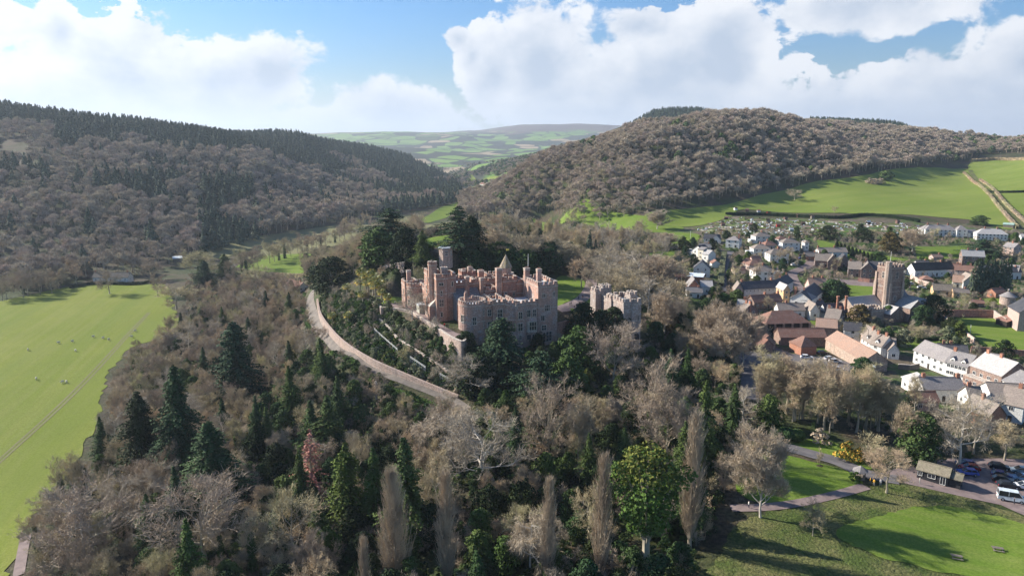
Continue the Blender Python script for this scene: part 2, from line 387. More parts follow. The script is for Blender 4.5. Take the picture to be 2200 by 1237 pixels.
M_DULLF = mat('winter_pasture_grass', c_grass((0.17, 0.165, 0.07), (0.215, 0.20, 0.095), .01))
def c_rough(t, P):
    a = t.ramp(t.noise(P, .12, 5.0, .65), .35, .65); b = t.ramp(t.noise(P, 1.6, 6.0, .75), .35, .65)
    c = t.mix(a, (0.09, 0.13, 0.028), (0.20, 0.19, 0.075)); return t.mix(b, c, t.mix(1., c, (.42, .45, .42), 'MULTIPLY'))
M_ROUGH = mat('tussock_grass', c_rough, bump=(1.6, 1., .8))
def c_garden(t, P):
    a = t.ramp(t.noise(P, .06, 5.0, .65), .42, .55); b = t.ramp(t.noise(P, .6, 6.0, .75), .35, .65)
    c = t.mix(a, (0.10, 0.15, 0.04), (0.15, 0.12, 0.085)); c = t.mix(b, c, t.mix(1., c, (.4, .42, .4), 'MULTIPLY'))
    return c
M_GARD = mat('garden_ground', c_garden, bump=(1.2, .8, .5))

tme = bpy.data.meshes.new('ground'); tme.from_pydata([], [], [])
tme = bpy.data.meshes.new('ground')
tme.vertices.add(len(verts)); tme.vertices.foreach_set('co', verts.reshape(-1).astype(np.float32))
tme.loops.add(len(quads) * 4); tme.loops.foreach_set('vertex_index', quads.reshape(-1).astype(np.int32))
tme.polygons.add(len(quads)); tme.polygons.foreach_set('loop_start', np.arange(0, len(quads) * 4, 4, dtype=np.int32))
for m in (M_WOODG, M_FARM, M_GARD): tme.materials.append(m)
qc = verts[quads].mean(1)
mi = np.zeros(len(quads), np.int32)
# farmland and moor up the valley beyond the woods
mi[(qc[:, 1] > 1250) & (qc[:, 0] > -150 - (qc[:, 1] - 1300) * .12) & (qc[:, 0] < 30 + (qc[:, 1] - 1250) * .12)] = 1
mi[qc[:, 1] > 3200] = 1
gpoly = [tuple(hit(*q))[:2] for q in [(1440, 640), (1420, 560), (1400, 500), (1560, 462), (1900, 470), (2260, 490), (2260, 900), (2000, 880), (1850, 800), (1580, 740)]]
mi[inside(gpoly, qc[:, 0], qc[:, 1])] = 2
tme.polygons.foreach_set('material_index', mi); tme.polygons.foreach_set('use_smooth', [True] * len(quads))
tme.update(calc_edges=True); tme.validate()
tag(link('ground', tme), kind='structure')


ROADP = []; LAWNP = []
def catmull(pts, n=6, closed=False):
    P = [Vector(p) for p in pts]; o = []; m = len(P)
    rng = range(m) if closed else range(m - 1)
    for i in rng:
        if closed: a, b, c, d = P[i - 1], P[i], P[(i + 1) % m], P[(i + 2) % m]
        else: a, b, c, d = P[max(i - 1, 0)], P[i], P[i + 1], P[min(i + 2, m - 1)]
        for k in range(n):
            u = k / n; o.append(.5 * ((2 * b) + (c - a) * u + (2 * a - 5 * b + 4 * c - d) * u * u + (3 * b - a - 3 * c + d) * u ** 3))
    if not closed: o.append(P[-1])
    return o


def sheet_w(name, poly, m, off=.12, step=None, smooth=True, kind='structure', jag=0.0):
    """drapes a sheet over the ground inside a world polygon"""
    if smooth: poly = catmull([Vector((p[0], p[1], 0)) for p in poly], 5, True)
    poly = [Vector((p[0], p[1])) for p in poly]
    cy = sum(p.y for p in poly) / len(poly)
    if step is None: step = max(1.2, cy * .008)
    dens = []
    for i, p in enumerate(poly):
        q = poly[(i + 1) % len(poly)]; k = max(1, int((q - p).length / step))
        for j in range(k):
            r = p + (q - p) * (j / k)
            if jag: r = r + Vector((random.uniform(-jag, jag), random.uniform(-jag, jag)))
            dens.append(r)
    xs = [p.x for p in dens]; ys = [p.y for p in dens]
    gx = np.arange(min(xs), max(xs), step); gy = np.arange(min(ys), max(ys), step)
    GX, GY = np.meshgrid(gx, gy); GX = GX + (np.arange(len(gy)) % 2)[:, None] * step * .5
    pl = [(p.x, p.y) for p in dens]
    ok = inside(pl, GX, GY); GX, GY = GX[ok], GY[ok]; D = polydist(pl, GX, GY); GX, GY = GX[D > step * .5], GY[D > step * .5]
    LAWNP.append(pl)
    V2 = dens + [Vector((a, b)) for a, b in zip(GX, GY)]
    r = delaunay_2d_cdt(V2, [], [list(range(len(dens)))], 1, 1e-4)
    me = bpy.data.meshes.new(name)
    me.from_pydata([(v.x, v.y, ground(v.x, v.y) + off) for v in r[0]], [], [tuple(f) for f in r[2]])
    me.materials.append(m); me.polygons.foreach_set('use_smooth', [True] * len(me.polygons))
    bm = bmesh.new(); bm.from_mesh(me); bmesh.ops.recalc_face_normals(bm, faces=bm.faces)
    if bm.faces and sum(f.normal.z for f in bm.faces) < 0: bmesh.ops.reverse_faces(bm, faces=bm.faces)
    bm.to_mesh(me); bm.free()
    return tag(link(name, me), kind=kind)
def sheet(name, pts, m, off=.12, **k): return sheet_w(name, [tuple(hit(*p))[:2] for p in pts], m, off, **k)


def ribbon(name, pts, wid, m, off=.16, kind='structure', world=False, n=8):
    P = [Vector(tuple(p)[:2] + (0,)) if world else Vector(tuple(hit(*p))[:2] + (0,)) for p in pts]
    P = catmull(P, n); V = []; Fc = []; K = 4
    for i, p in enumerate(P):
        d = (P[min(i + 1, len(P) - 1)] - P[max(i - 1, 0)]).normalized(); s = Vector((-d.y, d.x, 0))
        w = wid if not hasattr(wid, '__len__') else wid[0] + (wid[1] - wid[0]) * i / (len(P) - 1)
        for k in range(K + 1):
            q = p + s * w * (k / K - .5); V.append((q.x, q.y, ground(q.x, q.y) + off))
        if i:
            for k in range(K): a = (i - 1) * (K + 1) + k; Fc.append((a + 1, a, a + K + 1, a + K + 2))
    ROADP.append([V[i * (K + 1)][:2] for i in range(len(P))] + [V[i * (K + 1) + K][:2] for i in range(len(P) - 1, -1, -1)])
    me = bpy.data.meshes.new(name); me.from_pydata(V, [], Fc); me.materials.append(m); me.polygons.foreach_set('use_smooth', [True] * len(Fc)); me.update()
    return tag(link(name, me), kind=kind)


def c_tarmac(a, b):
    def fn(t, P): return t.mix(t.ramp(t.noise(P, .35, 6.0, .65), .3, .7), a, b)
    return fn
M_ROAD = mat('road_asphalt', c_tarmac((0.10, 0.095, 0.10), (0.17, 0.155, 0.155)), rough=.85, bump=(5, .2, .05))
M_PINK = mat('pink_gravel', c_tarmac((0.17, 0.13, 0.125), (0.26, 0.20, 0.185)), bump=(6, .3, .05))
M_DRIVE = mat('drive_surface', c_tarmac((0.12, 0.105, 0.092), (0.21, 0.18, 0.155)), bump=(6, .3, .05))

sheet('valley_pasture', [(-60, 1260), (30, 1200), (60, 1130), (150, 1010), (210, 900), (235, 800), (290, 745), (380, 715), (372, 660), (350, 612), (250, 612), (150, 615), (0, 648), (-200, 690), (-300, 900)], M_FIELD, .15, step=3, jag=1.3)
sheet('bright_pasture', [(500, 580), (560, 552), (640, 546), (706, 546), (690, 575), (650, 592), (560, 592)], M_LAWN, .3, step=5)
sheet('winter_pasture', [(520, 562), (600, 522), (700, 505), (790, 500), (740, 530), (650, 545), (560, 551)], M_DULLF, .25, step=5)
sheet('riverside_pasture', [(440, 532), (600, 502), (740, 482), (900, 462), (890, 474), (740, 496), (600, 520), (470, 556)], M_DULLF, .25, step=6)
sheet('far_strip_pasture', [(905, 470), (965, 440), (985, 436), (975, 455), (925, 478)], M_LAWN, .3, step=6)
sheet('near_strip_pasture', [(895, 485), (960, 478), (970, 492), (910, 500)], M_DULLF, .3, step=5)
sheet('valley_head_pasture', [(975, 405), (1055, 403), (1062, 412), (1050, 427), (985, 428)], M_HILLF, .4, step=8)
sheet('far_meadow', [(1020, 382), (1080, 380), (1070, 391), (1010, 393)], M_HILLF, .4, step=12)
sheet('hill_pasture', [(1385, 462), (1560, 440), (1700, 405), (1850, 378), (1950, 362), (2090, 365), (2180, 480), (2080, 472), (1960, 462), (1850, 460), (1740, 458), (1600, 450), (1560, 470), (1470, 488)], M_HILLF, .3, step=6)
sheet('upper_pasture', [(2085, 350), (2200, 344), (2300, 345), (2300, 412), (2120, 412), (2100, 385)], M_HILLF, .3, step=8)
sheet('side_pasture', [(2140, 416), (2300, 414), (2300, 520), (2210, 480)], M_HILLF, .3, step=6)
sheet('orchard_grass', [(1150, 470), (1330, 458), (1390, 466), (1470, 490), (1400, 500), (1290, 497), (1180, 497)], M_LAWN, .25, step=5)
sheet('paddock', [(1390, 545), (1462, 540), (1450, 556), (1420, 566)], M_LAWN, .2, step=3)
sheet('hotel_garden', [(1420, 500), (1498, 503), (1490, 522), (1430, 520)], M_LAWN, .2, step=3)
sheet('tor_lawn', [(905, 516), (1015, 512), (1010, 528), (915, 530)], M_LAWN, .12)
sheet('castle_lawn', [(1196, 655), (1196, 598), (1230, 595), (1255, 604), (1254, 622), (1238, 640), (1215, 650)], M_LAWN, .12)
sheet('lawn_verge', [(1222, 662), (1258, 642), (1275, 646), (1240, 668)], M_LAWN, .12)
ribbon('castle_path', [(1196, 664), (1225, 656), (1252, 640), (1268, 618), (1272, 600)], 5.5, M_PINK, .16)
sheet('park_lawn', [(1580, 1020), (1610, 950), (1680, 975), (1780, 1000), (1840, 1022), (1850, 1045), (1800, 1056), (1690, 1080), (1600, 1070)], M_LAWN, .1, jag=.3)
sheet('upper_park_lawn', [(1690, 950), (1790, 948), (1870, 1000), (1850, 1005), (1770, 975)], M_LAWN, .1)
sheet('rough_grassland', [(1500, 1290), (1540, 1200), (1590, 1120), (1700, 1090), (1850, 1050), (1950, 1040), (2080, 1070), (2230, 1130), (2300, 1300), (2200, 1330)], M_ROUGH, .08, step=1.3, jag=.8)
sheet('bowl_lawn', [(1800, 1140), (1900, 1105), (2000, 1086), (2090, 1098), (2230, 1140), (2290, 1290), (2080, 1240), (1960, 1215), (1850, 1180)], M_LAWN, .18, jag=.5)
sheet('car_park', [(1950, 1040), (1880, 1020), (1950, 1000), (2040, 985), (2150, 985), (2260, 990), (2260, 1130), (2150, 1085)], M_PINK, .14, smooth=False)
ribbon('park_drive', [(1590, 930), (1650, 950), (1730, 972), (1800, 992), (1860, 1018), (1930, 1032)], 5.0, M_ROAD, .2)
ribbon('park_footpath', [(1570, 1092), (1640, 1090), (1720, 1080), (1800, 1062), (1860, 1045)], 3.0, M_PINK, .17)
ribbon('castle_drive', [(690, 605), (672, 625), (666, 650), (678, 690), (705, 722), (750, 762), (810, 795), (880, 822), (950, 850), (1000, 880)], 4.2, M_DRIVE, .2)
for i_, w_ in ((0, 0), (1, 9)): ribbon('tyre_track', [(318 + w_ * .5, 672), (270 + w_ * .7, 722), (180 + w_, 818), (90 + w_, 905), (-20 + w_, 1005)], .8, M_DULLF, .22)
ribbon('field_track', [(40, 1237), (48, 1190), (56, 1150)], 2.4, M_PINK, .2)
ribbon('hill_lane', [(2205, 492), (2150, 440), (2100, 390), (2085, 366)], 6.0, M_ROUGH, .5)
sheet('stable_yard', [(1570, 740), (1640, 735), (1700, 760), (1800, 770), (1850, 790), (1870, 820), (1700, 830), (1620, 860), (1580, 850)], M_ROAD, .14, smooth=False)
ribbon('village_lane', [(1552, 625), (1553, 590), (1560, 560), (1570, 540)], 4.5, M_ROAD, .2)
ribbon('hill_road', [(1748, 634), (1722, 622), (1705, 600), (1705, 585), (1735, 572), (1745, 555), (1740, 540)], 6.0, M_PINK, .2)
ribbon('high_street', [(1995, 835), (2040, 815), (2080, 835), (2140, 870)], 6.0, M_PINK, .2)
sheet('school_yard', [(1790, 598), (1960, 605), (1955, 620), (1820, 612)], M_PINK, .15, smooth=False)
sheet('churchyard_lawn', [(1750, 640), (1830, 610), (1900, 620), (1850, 680), (1780, 700), (1740, 690)], M_LAWN, .14)
sheet('cemetery_lawn', [(1755, 515), (1880, 545), (1960, 560), (1870, 560), (1760, 548)], M_LAWN, .16, smooth=False)
sheet('meadow_by_school', [(1965, 530), (2080, 528), (2075, 555), (1970, 556)], M_LAWN, .16, smooth=False)
sheet('walled_garden_lawn', [(2050, 684), (2150, 684), (2230, 725), (2230, 765), (2130, 757), (2080, 720)], M_LAWN, .14, smooth=False)
sheet('rectory_lawn', [(1895, 735), (2035, 730), (2078, 755), (1920, 752)], M_LAWN, .14, smooth=False)
sheet('dovecote_lawn', [(2095, 642), (2150, 640), (2150, 655), (2100, 655)], M_LAWN, .14, smooth=False)
sheet('cottage_garden_lawn', [(1940, 870), (1975, 862), (1985, 876), (1950, 885)], M_LAWN, .14, smooth=False)
# ---------------------------------------------------------------- tree prototypes
def proj(p):
    d = Vector(p) - Vector((0, 0, CAM_Z)); c, s = math.cos(PITCH), math.sin(PITCH)
    zf = d.y * c - d.z * s; up = d.y * s + d.z * c
    return CX + d.x / zf * F_PX, CY - up / zf * F_PX, zf

def c_twig(cols):
    def fn(t, P):
        r = t.math('ADD', t.math('MULTIPLY', rnd(t), .62), t.ramp(t.noise(P, .007, 3.0), .35, .65, 0.0, .38)); n = t.ramp(t.noise(P, .25, 3.0), .3, .7)
        rp = t.new('ShaderNodeValToRGB'); e = rp.color_ramp.elements
        while len(e) < len(cols): e.new(.5)
        for i, c in enumerate(cols): e[i].position = i / (len(cols) - 1); e[i].color = (*c, 1)
        t.l.new(r, rp.inputs[0])
        return t.mix(n, t.mix(1.0, rp.outputs[0], (.72, .72, .72), 'MULTIPLY'), t.mix(1.0, rp.outputs[0], (1.25, 1.22, 1.15), 'MULTIPLY'))
    return fn
TW = [(0.398, 0.309, 0.202), (0.491, 0.409, 0.268), (0.373, 0.317, 0.225), (0.466, 0.350, 0.246), (0.424, 0.392, 0.225), (0.364, 0.275, 0.202), (0.550, 0.491, 0.352)]
M_TWIG = mat('bare_twigs', c_twig(TW)); M_BARK = mat('grey_bark', c_twig([(0.27, 0.23, 0.18), (0.38, 0.345, 0.28), (0.32, 0.28, 0.21), (0.43, 0.39, 0.33)]), bump=(6, .6, .1))
M_TWIGP = mat('pinkish_twigs', c_twig([(0.389, 0.302, 0.243), (0.339, 0.275, 0.211), (0.433, 0.350, 0.282)]))
M_TWIGR = mat('red_brown_twigs', c_twig([(0.366, 0.165, 0.128), (0.403, 0.195, 0.159)]))
M_TWIGB = mat('straw_coloured_twigs', c_twig([(0.46, 0.37, 0.275), (0.40, 0.32, 0.24), (0.47, 0.40, 0.31)]))
M_TWIGG = mat('grey_twigs', c_twig([(0.412, 0.361, 0.294), (0.367, 0.316, 0.251), (0.459, 0.405, 0.331)]))
M_WBARK = mat('pale_bark', c_twig([(0.589, 0.547, 0.477), (0.534, 0.477, 0.421)]), bump=(6, .6, .1))
LF = [(0.043, 0.087, 0.025), (0.074, 0.122, 0.030), (0.037, 0.074, 0.032), (0.099, 0.139, 0.039), (0.053, 0.095, 0.041)]
M_LEAF = mat('evergreen_leaves', c_twig(LF), rough=.8, spec=.12)
M_LEAFD = mat('dark_yew_leaves', c_twig([(0.018, 0.036, 0.014), (0.028, 0.046, 0.018), (0.040, 0.052, 0.018)]), rough=.8, spec=.12)
M_LEAFB = mat('blue_green_needles', c_twig([(0.035, 0.07, 0.036), (0.048, 0.085, 0.042), (0.055, 0.08, 0.045)]), rough=.8, spec=.12)
M_LEAFY = mat('yellow_green_leaves', c_twig([(0.12, 0.15, 0.03), (0.09, 0.13, 0.03), (0.15, 0.16, 0.035)]), rough=.8, spec=.12)
M_LEAFO = mat('olive_leaves', c_twig([(0.17, 0.20, 0.105), (0.20, 0.21, 0.13), (0.14, 0.175, 0.085)]), rough=.8, spec=.12)
M_LEAFR = mat('rusty_leaves', c_twig([(0.13, 0.085, 0.03), (0.10, 0.08, 0.03)]), rough=.8, spec=.12)
M_LEAFG = mat('bright_green_leaves', c_twig([(0.055, 0.11, 0.022), (0.075, 0.13, 0.028)]), rough=.8, spec=.12)
M_FLOW = mat('yellow_and_orange_blossom', c_twig([(0.55, 0.42, 0.06), (0.55, 0.22, 0.06)]))


class TB:
    """fast triangle soup"""
    def __init__(s): s.v = []; s.f = []; s.mi = []
    def tri(s, a, b, c, m=0): k = len(s.v); s.v += [tuple(a), tuple(b), tuple(c)]; s.f.append((k, k + 1, k + 2)); s.mi.append(m)
    def tube(s, a, b, r0, r1, n=3, m=0):
        d = b - a
        if d.length < 1e-5: return
        d = d.normalized(); u = d.orthogonal().normalized(); w = d.cross(u); k = len(s.v)
        for (p, r) in ((a, r0), (b, r1)):
            for i in range(n): q = 2 * math.pi * i / n; s.v.append(tuple(p + (u * math.cos(q) + w * math.sin(q)) * r))
        for i in range(n): j = (i + 1) % n; s.f.append((k + i, k + j, k + n + j, k + n + i)); s.mi.append(m)
    def mesh(s, name, mats):
        me = bpy.data.meshes.new(name); me.from_pydata(s.v, [], s.f)
        for m in mats: me.materials.append(m)
        if len(mats) > 1: me.polygons.foreach_set('material_index', s.mi)
        me.update(); return me

def rv(s=1.0): return Vector((random.gauss(0, s), random.gauss(0, s), random.gauss(0, s)))

def bare(seed, H, Wd, base=.28, up=.55, n1=9, n2=6, n3=5, tw=15, twl=1.1, droop=0.0, ivy=0, thick=1.0, lean=0.0, gnarl=.18):
    """a leafless tree: trunk and limbs, then branches and twigs, grown joint by joint"""
    random.seed(seed); T = TB(); K = TB(); r0 = H * .019 * thick
    top = H * .72; pts = [Vector((0, 0, -1.0))]; ns = 6
    for i in range(1, ns + 1):
        z = top * i / ns; pts.append(Vector((lean * z + random.uniform(-1, 1) * H * .012, random.uniform(-1, 1) * H * .012, z)))
    for i in range(ns):
        T.tube(pts[i], pts[i + 1], r0 * (1 - .75 * i / ns) * (1.25 if i == 0 else 1), r0 * (1 - .75 * (i + 1) / ns), 6)
    def twigs(p, d, n, L, cr):
        for _ in range(n):
            q = p + rv(.25); e = (d * .8 + rv(.55) + Vector((0, 0, up * .5 - droop))).normalized() * L * random.uniform(.6, 1.25)
            w = e.orthogonal().normalized() * (.034 * thick)
            w.rotate(Matrix.Rotation(random.uniform(0, 6.28), 3, e)); cr.tri(q - w, q + w, q + e)
            if random.random() < .6: m = q + e * .5; f = (e.normalized() + rv(.5)).normalized() * L * .5; cr.tri(m - w * .8, m + w * .8, m + f)
    def grow(p, d, L, r, lvl):
        ns = 3; q = p; dd = d; out = [p]
        for i in range(ns):
            dd = (dd + rv(gnarl) + Vector((0, 0, (up * .16 if lvl < 3 else .04) - droop * .25))).normalized()
            nq = q + dd * L / ns; (T if lvl < 3 else K).tube(q, nq, r * (1 - .25 * i), r * (1 - .25 * (i + 1)), 4 if lvl == 1 else 3); q = nq; out.append(q)
        if lvl == 3:
            for o in out[1:]: twigs(o, dd, max(2, tw // 3), twl, K)
            return
        n = n2 if lvl == 1 else n3
        for k in range(n):
            f = .3 + .7 * (k + random.random()) / n; i = min(ns - 1, int(f * ns)); o = out[i].lerp(out[i + 1], f * ns - i) if i < ns else out[-1]
            side = rv(1); side = (side - dd * side.dot(dd)).normalized()
            grow(o, (dd * .75 + side * .75 + Vector((0, 0, .12))).normalized(), L * random.uniform(.42, .62), r * .55, lvl + 1)
    for k in range(n1):
        f = base + (1 - base) * (k + .5) / n1; z = top * f; i = min(ns - 1, int(f * ns)); o = pts[i].lerp(pts[i + 1], f * ns - i)
        a = k * 2.4 + random.uniform(-.4, .4); el = up * (.5 + .9 * f)
        d = Vector((math.cos(a), math.sin(a), el)).normalized()
        L = Wd * .5 * (1.0 - .25 * abs(f - .45)) / max(.5, math.hypot(d.x, d.y)) * random.uniform(.75, 1.05) * .72
        grow(o, d, min(L, H * .5), r0 * (.55 - .25 * f), 1)
    mats = None
    if ivy:
        for _ in range(ivy):
            z = random.uniform(0, top * .95); a = random.uniform(0, 6.28); rr = random.uniform(.2, 1.0) * (1.1 - .6 * z / top) * 1.5
            card(K, Vector((math.cos(a) * rr, math.sin(a) * rr, z)), Vector((math.cos(a), math.sin(a), .3)), .34, 1)
    return T, K

def card(K, p, nrm, s, m=0):
    nrm = (nrm + rv(.55)).normalized(); u = nrm.orthogonal().normalized(); u.rotate(Matrix.Rotation(random.uniform(0, 6.28), 3, nrm)); w = nrm.cross(u)
    s1 = s * random.uniform(.6, 1.3); s2 = s * random.uniform(.5, 1.0); k = len(K.v)
    K.v += [tuple(p - u * s1), tuple(p - w * s2 * .9 + nrm * .1 * s), tuple(p + u * s1), tuple(p + w * s2)]; K.f.append((k, k + 1, k + 2, k + 3)); K.mi.append(m)

def evergreen(seed, H, Wd, base=.12, lobes=26, n=110, cs=.42, flat=1.0, m2=0.0, topheavy=0.0):
    """broad evergreen: many clumps of leaves over limbs"""
    random.seed(seed); T = TB(); K = TB(); r0 = H * .028
    T.tube(Vector((0, 0, -1)), Vector((0, 0, H * .45)), r0, r0 * .7, 6); T.tube(Vector((0, 0, H * .45)), Vector((0, 0, H * .85)), r0 * .7, r0 * .25, 5)
    for k in range(lobes):
        f = (k + .5) / lobes; z = base + (1 - base) * f
        prof = math.sin(math.pi * min(1, (z - base) / (1 - base) * .82 + .18)) ** .6 if not topheavy else (.35 + .65 * min(1, f * 1.6)) * (1 - max(0, f - .75) * 2.6)
        a = k * 2.4 + random.uniform(-.5, .5); rr = Wd * .5 * prof * random.uniform(.35, .78); rl = Wd * random.uniform(.15, .25) * (.75 + .25 * prof) * (26 / lobes if lobes > 30 else 1) ** .5
        c = Vector((math.cos(a) * rr, math.sin(a) * rr, z * H - rl * .6))
        if k % 2 == 0: T.tube(Vector((0, 0, max(.1, c.z * .6))), c, r0 * .3, r0 * .08, 4)
        for _ in range(n):
            d = rv(1).normalized()
            if d.z < -.35: d.z *= -.6
            d.normalize(); rad = rl * random.uniform(.72, 1.08)
            card(K, c + Vector((d.x * rad, d.y * rad, d.z * rad * .8 * flat)), d, cs, 1 if (random.random() < m2 or (m2 < 0 and f > .72 and random.random() < .7)) else 0)
    return T, K

def conifer(seed, H, Wd, base=.08, wh=26, per=9, cs=.45, pw=.85, droop=.35, gap=0.0, narrow=False):
    random.seed(seed); T = TB(); K = TB(); r0 = H * .016
    T.tube(Vector((0, 0, -1)), Vector((0, 0, H * .6)), r0, r0 * .5, 6); T.tube(Vector((0, 0, H * .6)), Vector((0, 0, H * .99)), r0 * .5, .03, 5)
    for i in range(wh):
        f = (i + random.random() * .7) / wh; z = H * (base + (1 - base) * f); ph = 1 + .22 * math.sin(z * .9 + seed) + random.uniform(-.12, .12); L0 = ph * Wd * .5 * max(.03, (1 - f)) ** pw
        if f < .15: L0 *= .65 + 2.3 * f
        for k in range(per):
            if random.random() < gap: continue
            a = random.uniform(0, 6.28); L = L0 * random.uniform(.6, 1.1) * (1 + .22 * math.sin(a * 2 + seed + z * .35)); nseg = max(2, int(L / (cs * .75)))
            p0 = Vector((0, 0, z)); d = Vector((math.cos(a), math.sin(a), 0))
            if i % 2 == 0: K.tube(p0, p0 + d * L * .9 + Vector((0, 0, -droop * L * .5)), .05, .02, 3, 1)
            for j in range(1, nseg + 1):
                g = j / nseg; p = p0 + d * L * g + Vector((0, 0, L * (.12 * g - droop * g * g)))
                for _ in range(2 if g > .35 else 1): card(K, p + rv(cs * .33), Vector((d.x * .6, d.y * .6, .55)), cs * (1.05 - .35 * g))
    return T, K

def poplar(seed, H, Wd, n=460, bush=False):
    random.seed(seed); T = TB(); K = TB(); r0 = H * .016
    T.tube(Vector((0, 0, -1)), Vector((0, 0, H * .5)), r0, r0 * .6, 6); T.tube(Vector((0, 0, H * .5)), Vector((0, 0, H * .98)), r0 * .6, .03, 5)
    for i in range(n):
        f = (i + random.random()) / n; z = H * (.08 + .84 * f); a = random.uniform(0, 6.28)
        prof = min(1, f * 2.4 + .45) * (1 - f) ** .85; R_ = Wd * .5 * prof; L = min(H - z, H * .19) * random.uniform(.6, 1)
        p = Vector((math.cos(a), math.sin(a), 0)) * R_ * random.uniform(.08, .8) + Vector((0, 0, z)); d = Vector((math.cos(a) * .22, math.sin(a) * .22, 1)) + rv(.06)
        d.normalize(); b = p + d * L; K.tube(Vector((p.x * .25, p.y * .25, z - L * .25)), p, .06, .045, 3); K.tube(p, b, .04, .012, 3)
        for _ in range(13):
            q = p.lerp(b, random.random()); e = (d + rv(.26)).normalized() * random.uniform(.6, 1.5); w = e.orthogonal().normalized() * .024; w.rotate(Matrix.Rotation(random.uniform(0, 6.28), 3, e)); K.tri(q - w, q + w, q + e)
    return T, K

def far_bare(seed, H=11, Wd=11, n=620):
    """leafless crown seen from afar: a dome of brushy twigs on limbs"""
    random.seed(seed); K = TB(); lobes = []
    K.tube(Vector((0, 0, -1.5)), Vector((0, 0, H * .6)), .26, .12, 3)
    for k in range(9):
        a = k * 2.4; r = Wd * .30 * math.sqrt((k + .3) / 9); lobes.append(Vector((math.cos(a) * r, math.sin(a) * r, H * (.70 - .2 * (r / (Wd * .3)) ** 2) + random.uniform(-.6, .4))))
        K.tube(Vector((0, 0, H * .3)), lobes[-1], .1, .05, 3)
    for i in range(n):
        c = random.choice(lobes); d = rv(1).normalized()
        if d.z < -.2: d.z = abs(d.z)
        L = Wd * .21 * random.uniform(.75, 1.15); b = c + Vector((d.x, d.y, d.z * .95)) * L; a = c + d * L * random.uniform(.05, .3); w = d.orthogonal().normalized() * random.uniform(.07, .14)
        w.rotate(Matrix.Rotation(random.uniform(0, 6.28), 3, d)); K.tri(a - w, a + w, b + rv(.1))
    return K

def far_leafy(seed, H=11, Wd=9, n=240, cs=.9, con=False):
    random.seed(seed); K = TB(); K.tube(Vector((0, 0, -1.5)), Vector((0, 0, H * .7)), .25, .1, 3)
    for i in range(n):
        f = random.random(); a = random.uniform(0, 6.28)
        if con: r = Wd * .5 * (1 - f) ** .8 * random.uniform(.7, 1.1); z = H * (.12 + .88 * f)
        else: r = Wd * .5 * math.sin(math.pi * (f * .8 + .18)) ** .6 * random.uniform(.75, 1.1); z = H * (.15 + .83 * f)
        card(K, Vector((math.cos(a) * r, math.sin(a) * r, z)), Vector((math.cos(a), math.sin(a), .5 + .6 * f)), cs * (1 - .45 * f if con else 1))
    return K

RAW = {}; P_ = {}   # kind -> list of (trunk mesh, crown mesh, nominal height, nominal width)
def reg(kind, TK, H, Wd, mc, mt=None, name='crown'):
    T, K = TK; mcl = mc if isinstance(mc, list) else [mc]
    P_.setdefault(kind, []).append((T.mesh('trunk', [mt or M_BARK]), K.mesh(name, mcl), H, Wd)); RAW[(kind, len(P_[kind]) - 1)] = (T, K, mcl, mt or M_BARK)
for s in range(3): reg('oak', bare(10 + s, 16, 15, up=.5, n1=9), 16, 15, M_TWIG)
for s in range(2): reg('tall', bare(20 + s, 19, 11, base=.35, up=.85, n1=10), 19, 11, M_TWIG)
for s in range(2): reg('ivied', bare(30 + s, 16, 11, up=.7, n1=8, ivy=900), 16, 11, [M_TWIG, M_LEAF])
reg('beech', bare(40, 18, 16, base=.25, up=.75, n1=11, tw=20), 18, 16, M_TWIGP)
reg('beech', bare(41, 18, 15, base=.25, up=.8, n1=11, tw=20), 18, 15, M_TWIGP)
reg('grey', bare(50, 20, 17, base=.3, up=.5, n1=12, tw=19), 20, 17, M_TWIGG, M_WBARK)
reg('round', bare(55, 15, 13, base=.22, up=1.0, n1=16, tw=36, gnarl=.1), 15, 13, M_TWIGB, M_WBARK)
reg('weeping', bare(60, 14, 13, base=.3, up=.25, droop=.5, n1=11, tw=22, twl=1.5), 14, 13, M_TWIGB, M_WBARK)
reg('redwood', conifer(65, 18, 9, cs=.3, wh=24, per=7, gap=.3), 18, 9, M_TWIGR, name='crown')
for s in range(2): reg('poplar', poplar(70 + s, 24, 5.2), 24, 5.2, M_TWIGB)
reg('poplarbroad', poplar(73, 24, 10, n=760), 24, 10, M_TWIGB)
for s in range(3): reg('evergreen', evergreen(80 + s, 12, 10, n=150, cs=.33, lobes=30), 12, 10, M_LEAF)
for s in range(2): reg('yew', evergreen(85 + s, 12, 12, base=.03, lobes=34, n=140, cs=.3), 12, 12, M_LEAFD)
reg('olive', evergreen(88, 7, 7, base=.1, lobes=16, n=100, cs=.3), 7, 7, M_LEAFO)
reg('yellow', evergreen(89, 7, 6, base=.1, lobes=16, n=100, cs=.3), 7, 6, M_LEAFY)
reg('rusty', evergreen(84, 9, 9, base=.1, lobes=20, n=100, cs=.34), 9, 9, M_LEAFR)
reg('pine', evergreen(90, 22, 13, base=.42, lobes=60, n=120, cs=.25, topheavy=1, m2=-1), 22, 13, [M_LEAFG, M_LEAFY])
reg('cedar', conifer(92, 20, 17, base=.1, wh=26, per=13, cs=.38, pw=.55, droop=.12, gap=.15), 20, 17, [M_LEAFB, M_BARK])
reg('bluepine', conifer(93, 20, 12, wh=38, per=15, cs=.36, pw=.6, droop=.2), 20, 12, [M_LEAFB, M_BARK])
for s in range(2): reg('conifer', conifer(95 + s, 24, 9, wh=44, per=15, cs=.32), 24, 9, [M_LEAF, M_BARK])
reg('giant', conifer(98, 30, 11, base=.02, wh=56, per=18, cs=.32, pw=.55, droop=.45), 30, 11, [M_LEAFD, M_BARK])
reg('giant', conifer(99, 30, 10, base=.02, wh=56, per=18, cs=.32, pw=.6, droop=.45), 30, 10, [M_LEAF, M_BARK])
